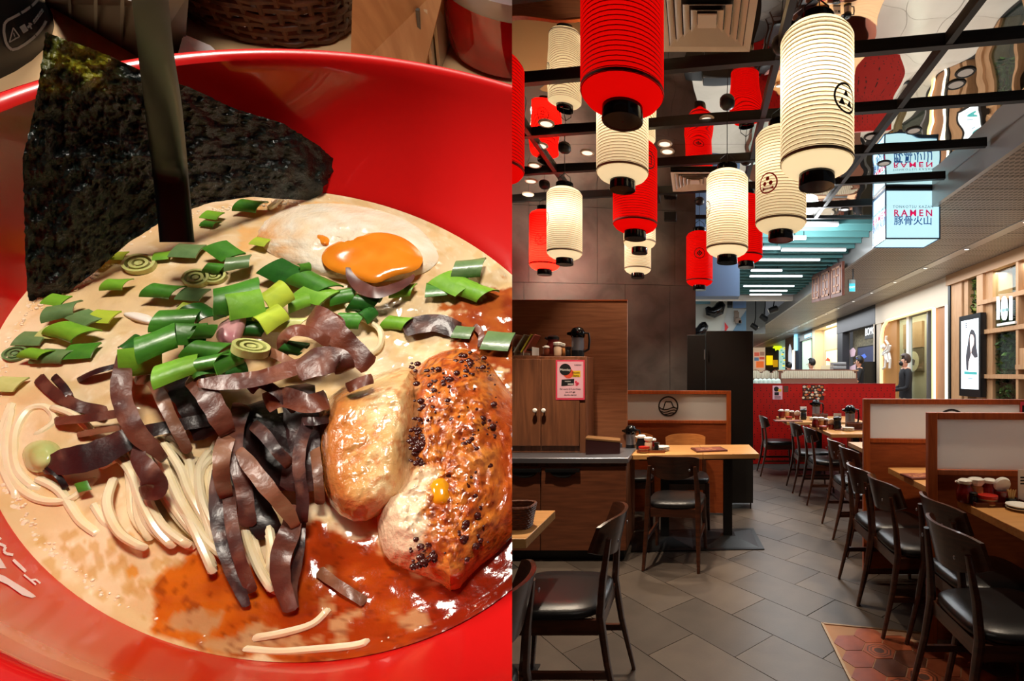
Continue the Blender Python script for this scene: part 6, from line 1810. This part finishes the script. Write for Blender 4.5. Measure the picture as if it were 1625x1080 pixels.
# ---- scallions
SCAL = [mat('scallion_%s' % n, c, .34, c2=d, nscale=140, coat=.15, bump=.1, bscale=300, stretch=(1, 1, 1)) for n, c, d in (
    ('deep', (46, 108, 36), (32, 84, 28)), ('green', (78, 144, 44), (58, 118, 36)), ('bright', (128, 184, 52), (104, 162, 44)), ('lime', (186, 206, 66), (166, 190, 58)), ('pale', (206, 208, 136), (186, 194, 112)), ('sage', (112, 144, 92), (88, 122, 72)))]
def scallion(x, y, size, col, h, kind, rx=0, ry=0, rz=0, label='', group='heap'):
    s = pxs(x, y, h) * size * (1.18 if group[16] == 'h' else 1.0)
    M = FRAME @ (Matrix.Rotation(rz, 3, 'Z') @ Matrix.Rotation(ry, 3, 'Y') @ Matrix.Rotation(rx, 3, 'X'))
    c = LP(x, y, h); m_ = MB()
    if kind == 'ring':                                   # a whole cut ring
        L, R_ = .28 * s, .5 * s
        prof = [(R_, -L / 2), (R_ * 1.0, L / 2), (R_ * .80, L / 2), (R_ * .78, -L / 2), (R_, -L / 2)]
        m_.lathe(prof, 24, c, M, cap=False)
        m_.lathe([(R_ * .62, -L * .4), (R_ * .6, L * .46), (R_ * .40, L * .46), (R_ * .4, -L * .4), (R_ * .62, -L * .4)], 20, c, M, cap=False)
        m_.lathe([(R_ * .26, -L * .4), (R_ * .25, L * .42), (R_ * .02, L * .3)], 14, c, M, cap=False)
    else:                                                # a curved piece of leaf tube
        arc = {'leaf': 2.7, 'tube': 5.6, 'flat': 1.3}[kind]
        L = s * {'leaf': 1.0, 'tube': .9, 'flat': 1.0}[kind]; R_ = s * {'leaf': .42, 'tube': .40, 'flat': .75}[kind]
        th = R_ * .10; nA, nL = 14, 5; top, bot = [], []
        for j in range(nL):
            t_ = j / (nL - 1) - .5
            ra, rb = [], []
            for k in range(nA):
                a = -arc / 2 + arc * k / (nA - 1)
                sk = .45 * math.sin(a) * L * (1 if j in (0, nL - 1) else 1)
                fl_ = 1 + .06 * math.sin(3 * a + j)
                ra.append(c + M @ Vector((t_ * L + sk * .5, math.sin(a) * R_ * fl_, (math.cos(a) - math.cos(min(arc / 2, PI / 2)) * .5) * R_ * (.8 if kind != 'flat' else .6))))
                q = R_ - th
                rb.append(c + M @ Vector((t_ * L + sk * .5, math.sin(a) * q * fl_, (math.cos(a) - math.cos(min(arc / 2, PI / 2)) * .5) * R_ * (.8 if kind != 'flat' else .6) - th)))
            top.append(ra); bot.append(rb)
        m_.grid(top); m_.grid([list(reversed(q)) for q in bot])
        m_.grid([bot[0], top[0]]); m_.grid([top[-1], bot[-1]])
        m_.grid([[q[0] for q in top], [q[0] for q in bot]]); m_.grid([[q[-1] for q in bot], [q[-1] for q in top]])
    o_ = wb(m_, 'scallion_piece', SCAL[col])
    return tag(o_, label, 'scallion', group)
HP = 'scallion pieces heaped at the centre'; FP = 'scallion pieces floating in the broth'
for a in [
 (250, 545, 58, 1, .019, 'leaf', .2, .1, 1.0, 'large mid green scallion piece at the left front of the heap'),
 (212, 552, 40, 0, .013, 'leaf', .3, .3, 1.6, 'dark scallion piece at the left end of the heap'),
 (226, 570, 56, 2, .013, 'flat', .9, 0, .55, 'bright edge of a scallion leaf at the lower left of the heap'),
 (284, 508, 56, 1, .017, 'leaf', .0, .2, .6, 'mid green folded scallion piece at the top of the heap'),
 (322, 500, 46, 0, .016, 'leaf', .2, -.1, -.5, 'dark green scallion piece at the top right of the heap'),
 (298, 532, 44, 1, .017, 'flat', .4, .2, .5, 'mid green flat scallion piece in the middle of the heap'),
 (322, 526, 32, 1, .019, 'tube', .6, .6, .8, 'rolled scallion piece in the middle of the heap'),
 (310, 548, 30, 0, .014, 'leaf', .3, .2, .9, 'small dark scallion piece in the middle of the heap'),
 (328, 556, 44, 1, .018, 'leaf', .2, .2, .2, 'mid green scallion piece right of the middle of the heap'),
 (334, 576, 38, 1, .019, 'leaf', .0, -.3, .3, 'bluish scallion piece at the front right of the heap'),
 (286, 588, 62, 2, .017, 'leaf', -.2, .1, .9, 'big bright scallion piece at the front of the heap'),
 (318, 588, 46, 1, .016, 'leaf', -.3, .1, -.5, 'scallion piece at the front of the heap beside the bright one'),
 (358, 574, 48, 1, .017, 'leaf', .1, .4, 1.3, 'upright scallion piece at the right front of the heap'),
 (372, 590, 36, 0, .015, 'leaf', .2, .5, 1.2, 'dark scallion piece at the right end of the heap'),
 (398, 553, 50, 4, .020, 'ring', -.5, .35, .2, 'pale yellow green scallion ring standing beside the heap'),
 (376, 474, 66, 1, .017, 'leaf', .3, .2, .95, 'long glossy scallion loop standing above the heap'),
 (388, 486, 50, 2, .018, 'flat', .5, .3, .95, 'lighter inner face of the glossy scallion loop'),
 (438, 474, 50, 3, .012, 'leaf', .2, .2, 1.4, 'lime scallion piece right of the glossy loop'),
 (430, 508, 50, 3, .014, 'leaf', .0, .3, 1.4, 'vivid lime scallion piece above the wood ear loop'),
 (462, 516, 34, 4, .010, 'leaf', .2, 0, .2, 'pale scallion piece beside the vivid lime one'),
 (408, 500, 34, 1, .012, 'tube', .8, .2, .4, 'small round scallion roll between loop and lime piece'),
 (404, 522, 36, 0, .012, 'leaf', .2, .2, .3, 'dark scallion piece behind the pale ring'),
 (300, 492, 26, 3, .014, 'flat', .2, .2, .2, 'small yellow scallion piece behind the heap'),
 (466, 552, 30, 0, .015, 'tube', .5, .2, .1, 'dark scallion bead inside the wood ear loop')]:
    scallion(*a, group=HP)
for a in [
 (260, 463, 46, 1, .004, 'leaf', .1, .1, .2, 'mid green scallion piece floating above the heap'), (308, 470, 40, 5, .002, 'flat', 0, 0, .2, 'sage scallion strip floating above the heap'),
 (186, 452, 36, 2, .003, 'leaf', .2, 0, .3, 'small bright scallion piece in the open broth at left'), (158, 413, 36, 3, .002, 'flat', .1, 0, .1, 'yellow scallion piece by the seaweed edge'),
 (188, 408, 28, 3, .001, 'flat', 0, 0, .4, 'smaller yellow scallion piece by the seaweed edge'), (222, 420, 54, 4, .0005, 'ring', 0, 0, 0, 'large pale scallion disc sunk in the broth'),
 (258, 408, 26, 2, .001, 'flat', 0, 0, .6, 'bright scallion scrap below the black spoon handle'), (300, 402, 44, 5, .0008, 'flat', 0, 0, .3, 'sage scallion film below the black spoon handle'),
 (358, 402, 46, 1, .004, 'flat', .1, .1, -.4, 'flat green scallion strip right of the spoon handle'), (378, 418, 40, 5, .005, 'leaf', .1, .2, .8, 'sage scallion piece above the glossy loop'),
 (340, 426, 30, 1, .003, 'tube', .8, .1, .2, 'small green scallion roll above the glossy loop'), (312, 442, 44, 4, .001, 'ring', .1, 0, 0, 'pale scallion ring floating above the heap'), (340, 438, 40, 4, .001, 'ring', .1, 0, .4, 'second pale scallion ring floating above the heap'),
 (338, 344, 28, 2, .002, 'flat', 0, 0, .2, 'bright scallion piece at the bowl back by the spoon'), (334, 356, 22, 1, .001, 'leaf', 0, 0, .2, 'small green scallion piece at the bowl back by the spoon'),
 (398, 328, 38, 1, .003, 'leaf', .2, 0, .2, 'green scallion piece at the foot of the seaweed'), (415, 386, 26, 3, .002, 'flat', 0, 0, .1, 'yellow green scallion scrap left of the egg'),
 (452, 436, 56, 0, .004, 'flat', .2, 0, -.3, 'dark wet scallion piece below the egg white'), (482, 425, 24, 1, .008, 'leaf', .5, .5, 1.2, 'pointed scallion tip standing below the egg white'),
 (500, 452, 56, 1, .005, 'leaf', .1, .1, -.3, 'big wet scallion roll below the egg'), (504, 470, 50, 2, .004, 'flat', .1, 0, -.2, 'lighter wet scallion piece under the big roll'),
 (474, 480, 40, 2, .005, 'leaf', .2, .2, 1.0, 'light scallion leaf beside the lime pieces'), (548, 470, 40, 1, .003, 'leaf', .1, 0, .6, 'wet scallion piece below the shallot crescent'),
 (578, 482, 44, 0, .004, 'tube', .7, .1, .2, 'dark curled scallion piece below the shallot crescent'), (556, 510, 46, 1, .003, 'leaf', .1, 0, .3, 'green scallion piece at the head of the wood ear'), (584, 500, 34, 0, .004, 'leaf', .1, .3, 1.4, 'dark upright scallion piece near the thin curled noodle'),
 (640, 462, 34, 2, .003, 'leaf', .1, 0, .4, 'scallion piece touching the shallot crescent'), (630, 513, 36, 2, .0015, 'leaf', .1, 0, .1, 'muddy scallion piece above the pork'),
 (744, 428, 48, 5, .004, 'leaf', .1, 0, .5, 'sage scallion roll at the right rim of the broth'), (720, 455, 52, 2, .002, 'flat', 0, 0, -.3, 'bright flat scallion piece at right in the broth'), (752, 464, 50, 2, .002, 'leaf', 0, 0, -.2, 'bright green scallion piece at right beside the flat one'), (694, 462, 36, 1, .002, 'flat', 0, 0, .5, 'green scallion tail at right in the broth'),
 (735, 530, 30, 5, .001, 'flat', 0, 0, .2, 'sage scallion scrap by the pork top'), (790, 545, 44, 5, .001, 'flat', 0, 0, .2, 'sage scallion film at the right photo edge'), (787, 660, 26, 5, .003, 'leaf', 0, 0, .8, 'green speck of scallion at the right photo edge'),
 (92, 478, 34, 2, .004, 'flat', .1, 0, .1, 'bright scallion square by the seaweed corner'), (100, 495, 50, 5, .003, 'leaf', 0, 0, .7, 'sage scallion piece by the seaweed corner'), (116, 528, 58, 2, .003, 'leaf', .1, 0, -.2, 'big bright scallion piece at left in the broth'),
 (88, 530, 40, 4, .001, 'flat', 0, 0, .2, 'pale scallion film at left in the broth'), (140, 508, 44, 5, .002, 'flat', 0, 0, -.3, 'sage scallion piece at left in the broth'), (166, 505, 40, 3, .002, 'flat', 0, 0, .2, 'yellow scallion sliver at left in the broth'),
 (58, 562, 36, 2, .003, 'leaf', .1, 0, 0, 'vivid scallion piece at far left'), (26, 562, 40, 5, .0005, 'ring', 0, 0, 0, 'brownish sunk scallion ring at far left'), (90, 566, 50, 5, .001, 'leaf', 0, 0, .2, 'glassy scallion piece at far left'), (132, 560, 46, 1, .001, 'flat', 0, 0, .4, 'wet scallion piece left of the wood ear'),
 (54, 540, 44, 5, .0005, 'flat', 0, 0, .3, 'sunk scallion film at far left'), (16, 612, 44, 4, .0005, 'flat', 0, 0, .2, 'pale yellow sunk scallion at the far left edge'), (134, 772, 22, 1, .003, 'flat', .2, .2, -.8, 'dark green scallion sliver under the ragged wood ear')]:
    scallion(*a, group=FP)

patch('scallion_piece', [(32, 716), (52, 698), (84, 698), (100, 714), (94, 736), (68, 752), (42, 746)], .004, mat('scallion_glassy', (178, 192, 110), .25, c2=(200, 206, 140), nscale=80, coat=.5), base=.001, rings=8, label='large pale green round scallion piece over the noodles at left', cat='scallion', group=FP)
# ---- seaweed sheet
CORN = [((75, 48), .072), ((232, 112), .066), ((540, 262), .018), ((500, 318), -.002), ((262, 348), -.003), ((52, 492), -.004), ((38, 300), .03)]
NORI = [(72, 50), (100, 62), (150, 78), (225, 112), (300, 138), (372, 172), (450, 196), (505, 230), (535, 258), (520, 290), (500, 318), (450, 316), (400, 312), (330, 322), (262, 348), (200, 388), (150, 432), (110, 462), (60, 500), (44, 470), (40, 400), (38, 320), (36, 250), (50, 195), (60, 140), (66, 100)]
# the sheet is a plane: it rises from the broth line to lean over the rim
pA, pB, pC = LP(50, 492, -.002), LP(505, 318, -.002), LP(75, 48, .080)
nN = (pB - pA).cross(pC - pA).normalized()
def NP(px, py, off=0.0):
    d = Vector(((px - PX) / F, 1, (PY - py) / F))
    q = EYE + d * ((pA - EYE).dot(nN) / d.dot(nN))
    return EYE + (q - EYE) * (1 - off)
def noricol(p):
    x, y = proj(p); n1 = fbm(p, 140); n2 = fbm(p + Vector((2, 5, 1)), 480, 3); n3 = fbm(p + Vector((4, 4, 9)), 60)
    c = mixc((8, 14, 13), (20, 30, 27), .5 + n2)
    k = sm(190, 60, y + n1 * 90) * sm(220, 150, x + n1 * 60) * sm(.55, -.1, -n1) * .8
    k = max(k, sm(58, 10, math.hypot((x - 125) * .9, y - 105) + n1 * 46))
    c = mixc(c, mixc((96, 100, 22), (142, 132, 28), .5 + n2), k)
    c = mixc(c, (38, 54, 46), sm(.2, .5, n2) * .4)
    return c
b = []
sN = NORI
for (a0, b0), (a1, b1) in zip(sN, sN[1:] + sN[:1]):
    for k in range(12):
        t_ = k / 12; b.append((a0 + (a1 - a0) * t_, b0 + (b1 - b0) * t_))
n = len(b); cx, cy = 210, 250; NRG = 70
def crumple(x, y):
    p = Vector((x * .012, y * .012, 1)); q = Vector((x * .05, y * .05, 2)); w = Vector((x * .16, y * .16, 5))
    return .010 * noise.noise(p) + .008 * noise.noise(q) + .0032 * noise.noise(w)
m = MB(); P = [NP(cx, cy, crumple(cx, cy))]
for j in range(1, NRG + 1):
    s = j / NRG
    for i, (x, y) in enumerate(b):
        jag = (1 + .014 * noise.noise(Vector((x * .16, y * .16, 9)))) if j == NRG else 1
        px, py = cx + (x - cx) * s * jag, cy + (y - cy) * s * jag
        P.append(NP(px, py, crumple(px, py)))
nt_ = len(P)
P2 = [q - (q - EYE).normalized() * -.0007 for q in P]
f1 = [(0, 1 + k, 1 + (k + 1) % n) for k in range(n)]
for j in range(NRG - 1): f1 += [(1 + j * n + k, 1 + (j + 1) * n + k, 1 + (j + 1) * n + (k + 1) % n, 1 + j * n + (k + 1) % n) for k in range(n)]
m.add(P + P2, f1 + [tuple(reversed([i + nt_ for i in q])) for q in f1] + [(nt_ - n + k, nt_ - n + (k + 1) % n, 2 * nt_ - n + (k + 1) % n, 2 * nt_ - n + k) for k in range(n)])
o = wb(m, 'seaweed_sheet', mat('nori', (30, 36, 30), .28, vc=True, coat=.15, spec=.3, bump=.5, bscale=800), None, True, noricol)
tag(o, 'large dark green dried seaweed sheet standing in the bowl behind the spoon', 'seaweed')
# ---- black spoon handle
t = thing('ramen_spoon', 'black plastic spoon handle standing in the broth before the seaweed', 'spoon', LP(278, 376, -.004))
m = MB()
path = [(281, 384, -.003, 25), (276, 330, .012, 25), (268, 250, .034, 26), (258, 160, .058, 27), (247, 80, .078, 26), (238, 0, .098, 27), (229, -70, .115, 28)]
rows = []
L = catmull(path, 6)
for x, y, h, hw in L:
    cN, cL = NP(x, y, .075), LP(x, y, .00042 * (384 - y) - .003)
    wN = sm(-.006, .006, cL.y - cN.y); c = cL.lerp(cN, wN)
    sc = (c - EYE).length / F * math.sqrt(1 + ((x - PX) / F) ** 2 + ((y - PY) / F) ** 2) / (1 + ((x - PX) / F) ** 2) ** .5
    d0 = EYE + (c - EYE); dd = Vector(((x + 1 - PX) / F, 1, (PY - y) / F)); a = (EYE + dd * c.y - c); sc = a.length; a.normalize()
    vdir = (c - EYE).normalized(); nn = (vdir - a * vdir.dot(a)).normalized()
    sec = []
    for k in range(20):
        q = 2 * PI * k / 20
        sx_, sz_ = math.cos(q), math.sin(q)
        sec.append(c + a * math.copysign(abs(sx_) ** .55, sx_) * hw * sc + nn * math.copysign(abs(sz_) ** .7, sz_) * hw * sc * .32)
    rows.append(sec)
for A, B in zip(rows[:-1], rows[1:]): m.add(A + B, [(i, (i + 1) % 20, 20 + (i + 1) % 20, 20 + i) for i in range(20)])
m.add(rows[0], [tuple(reversed(range(20)))]); m.add(rows[-1], [tuple(range(20))])
bm_ = bmesh.new(); vv = [bm_.verts.new(q) for q in m.v]
for f_ in m.f: bm_.faces.new([vv[i] for i in f_])
bmesh.ops.remove_doubles(bm_, verts=bm_.verts, dist=1e-7); bmesh.ops.recalc_face_normals(bm_, faces=bm_.faces); bm_.verts.index_update()
m3 = MB(); m3.add([q.co.copy() for q in bm_.verts], [tuple(q.index for q in f_.verts) for f_ in bm_.faces]); bm_.free()
wb(m3, 'handle', mat('spoon_black', (10, 17, 23), .30, spec=.15), t)

# ---- things behind the bowl on the table
def TP(px, py): return LP(px, py, HT)
def stand(c, prof, name, mt, t, n=48, M=FRAME):
    return wb(MB().lathe(prof, n, c, M), name, mt, t)
# black round container with a warning label
q3 = [((TP(*q) - BC).dot(BU), (TP(*q) - BC).dot(BV)) for q in ((-10, 130), (38, 105), (69, 79))]
(x1, y1), (x2, y2), (x3, y3) = q3
D_ = 2 * (x1 * (y2 - y3) + x2 * (y3 - y1) + x3 * (y1 - y2))
ux = ((x1 * x1 + y1 * y1) * (y2 - y3) + (x2 * x2 + y2 * y2) * (y3 - y1) + (x3 * x3 + y3 * y3) * (y1 - y2)) / D_
uy = ((x1 * x1 + y1 * y1) * (x3 - x2) + (x2 * x2 + y2 * y2) * (x1 - x3) + (x3 * x3 + y3 * y3) * (x2 - x1)) / D_
cb = Q(ux, uy, HT); rb = math.hypot(x1 - ux, y1 - uy); print('can radius', rb, proj(cb))
t = thing('black_container', 'round black container with an outlined warning label at the top left corner', 'container', cb)
stand(cb, [(rb, 0), (rb * 1.0, .16)], 'body', mat('container_black', (22, 21, 22), .35), t)
bv2 = BVHTree.FromPolygons([tuple(q + cb) for q in [v.co for v in t.children[0].data.vertices]], [tuple(p_.vertices) for p_ in t.children[0].data.polygons])
def oncan(px, py):
    d = Vector(((px - PX) / F, 1, (PY - py) / F)).normalized(); h_ = bv2.ray_cast(EYE, d)
    return (h_[0] - d * .0006) if h_[0] else None
M_cangrey = mat('label_grey', (118, 116, 116), .5)
def canstroke(pts, w, name, closed=False):
    m_ = MB(); L_ = [q for q in (pts + ([pts[0]] if closed else []))]
    for (a, b_), (c, d) in zip(L_[:-1], L_[1:]):
        k = math.hypot(c - a, d - b_) or 1; nx, ny = -(d - b_) / k * w, (c - a) / k * w
        q = [oncan(a - nx, b_ - ny), oncan(c - nx, d - ny), oncan(c + nx, d + ny), oncan(a + nx, b_ + ny)]
        if None not in q: m_.add(q, [(0, 1, 2, 3)])
    if m_.v: wb(m_, name, M_cangrey, t, False)
canstroke([(60, 0), (52, 8), (40, 17), (26, 25), (12, 32), (7, 38), (6, 50), (9, 66), (13, 74), (19, 79), (28, 77), (40, 70), (52, 61), (62, 51), (70, 40), (73, 33)], 2.2, 'label_outline')
canstroke([(15, 67), (21, 44), (31, 58)], 1.0, 'warning_triangle', True)
canstroke([(21.5, 52), (23.5, 58)], .9, 'warning_mark'); canstroke([(24, 59.6), (24.6, 61)], .8, 'warning_mark')
canstroke([(34, 48), (42, 43)], 6, 'label_print'); canstroke([(44, 44), (50, 37)], 2, 'label_print'); canstroke([(46, 36), (50, 46)], 1.2, 'label_print')
for k in range(5): canstroke([(53 + k * 3, 35 - k * 4), (55 + k * 3, 30 - k * 4)], 1.3, 'label_print'); canstroke([(54 + k * 3, 38 - k * 4), (57 + k * 3, 33 - k * 4)], .8, 'label_print')
# dark wooden box with grooves
t = thing('dark_tray', 'dark brown wooden condiment box with grooved side behind the seaweed', 'box', TP(180, 60))
A = [TP(72, 6), TP(232, 98), TP(292, 92), TP(300, -60)]
B = [LP(64, -40, HT + .09), LP(236, 10, HT + .09), LP(300, -10, HT + .09), LP(310, -160, HT + .09)]
m = MB().hexa(A, B); wb(m, 'body', mat('box_brown', (52, 38, 32), .5, c2=(40, 29, 25), nscale=20), t, False)
for k in range(1, 4):
    q0, q1 = A[0].lerp(A[1], k / 4), B[0].lerp(B[1], k / 4)
    d_ = (A[1] - A[0]).normalized() * .0011; o_ = (EYE - q0).normalized() * .0006
    wb(MB().hexa([q0 - d_, q0 + d_, q0 + d_ + o_, q0 - d_ + o_], [q1 - d_, q1 + d_, q1 + d_ + o_, q1 - d_ + o_]), 'groove', M_black, t, False)
# wicker basket
cbk = TP(430, 18); rbk = (TP(565, 18) - cbk).length
t = thing('wicker_basket', 'dark brown wicker basket behind the bowl rim', 'basket', cbk)
M_wk2 = mat('wicker_dark', (104, 60, 36), .5, c2=(70, 38, 24), nscale=140)
for k in range(15):
    m = MB(); z = .004 + k * .0062
    pts = []
    for q in range(72):
        a = 2 * PI * q / 72
        w = rbk * (.86 + .018 * k) + .0012 * math.sin(q * 72 / 72 * PI / 3 + (PI if k % 2 else 0))
        pts.append(cbk + FRAME @ Vector((math.cos(a) * w, math.sin(a) * w, z + .0006 * math.sin(q * 1.3 + k))))
    m.tube(pts, .0032, 7, closed=True, flat=1.0)
    wb(m, 'woven_strand', M_wk2, t)
for k in range(36):
    a = 2 * PI * (k + .5) / 36
    wb(MB().tube([cbk + FRAME @ Vector((math.cos(a) * rbk * s_, math.sin(a) * rbk * s_, z)) for s_, z in ((.86, .002), (.95, .03), (1.1, .096))], .0022, 6), 'upright', M_wk2, t)
stand(cbk, [(rbk * .82, .0), (rbk * .82, .004)], 'floor_mat', M_wk2, t)
# napkin
t = thing('paper_napkin', 'folded white paper napkin between the basket and the bowl', 'napkin', TP(330, 82))
q = [TP(278, 100), TP(364, 110), TP(352, 97), TP(300, 86)]
wb(MB().hexa(q, [LP(280, 93, HT + .030), LP(362, 99, HT + .026), LP(334, 72, HT + .031), LP(291, 54, HT + .036)]), 'fold', mat('napkin_white', (238, 236, 240), .7), t, False)
wb(MB().hexa([LP(282, 92, HT + .0315), LP(309, 95, HT + .030), LP(308, 86, HT + .032), LP(292, 55, HT + .0365)], [LP(282, 92, HT + .0325), LP(309, 95, HT + .031), LP(310, 80, HT + .033), LP(292, 54, HT + .0375)]), 'flap', mat('napkin_white', (238, 236, 240), .7), t, False)
# pale wooden holder
t = thing('wooden_holder', 'pale wooden box standing behind the bowl rim beside the basket', 'box', TP(620, 110))
A = [TP(556, 118), TP(668, 132), TP(690, 100), TP(585, 85)]
q_ = MB().hexa(A, [LP(x_, y_, HT + .07) for x_, y_ in ((560, -40), (708, -30), (722, -70), (580, -80))])
wb(q_, 'body', mat('pale_wood_grain', (216, 166, 118), .5, c2=(188, 136, 92), nscale=16, stretch=(6, 1, 1)), t, False)
t = thing('menu_stand', 'thin grey and white upright cards between wooden holder and glass jar', 'stand', TP(690, 110))
for k, (a, b_, c_) in enumerate(((674, 120, (96, 92, 88)), (686, 118, (226, 212, 190)), (697, 112, (200, 186, 160)))):
    p0, p1 = TP(a, b_), TP(a + 22, b_ - 60)
    s_ = (p1 - p0).normalized().cross(BN).normalized() * .0012
    wb(MB().hexa([p0 - s_, p0 + s_, p1 + s_, p1 - s_], [v_ + BN * .05 for v_ in (p0 - s_, p0 + s_, p1 + s_, p1 - s_)]), 'card', mat('card_%d' % k, c_, .5), t, False)
# glass jar of red sauce
cj = TP(792, 92); rj = (TP(715, 92) - cj).length
t = thing('sauce_jar', 'glass jar of clear red sauce at the top right of the first photo', 'jar', cj)
prof = [(rj * .97, .05), (rj * 1.06, .058), (rj * 1.08, .066), (rj * .93, .074), (rj * .9, .085), (rj * .95, .1), (rj * .9, .1), (rj * .85, .08), (rj * .9, .05)]
wb(seam(MB().lathe([(rj * .9, .003), (rj * .97, .012), (rj, .03), (rj * .98, .052)], 48, cj, FRAME)), 'body', mat('red_sauce', (188, 14, 18), .06, coat=1.0, c2=(150, 8, 14), nscale=30), t)
wb(seam(MB().lathe(prof, 48, cj, FRAME)), 'glass_collar', mat('jar_clear', (214, 208, 212), .06, coat=1.0, trans=.4, ior=1.3), t)
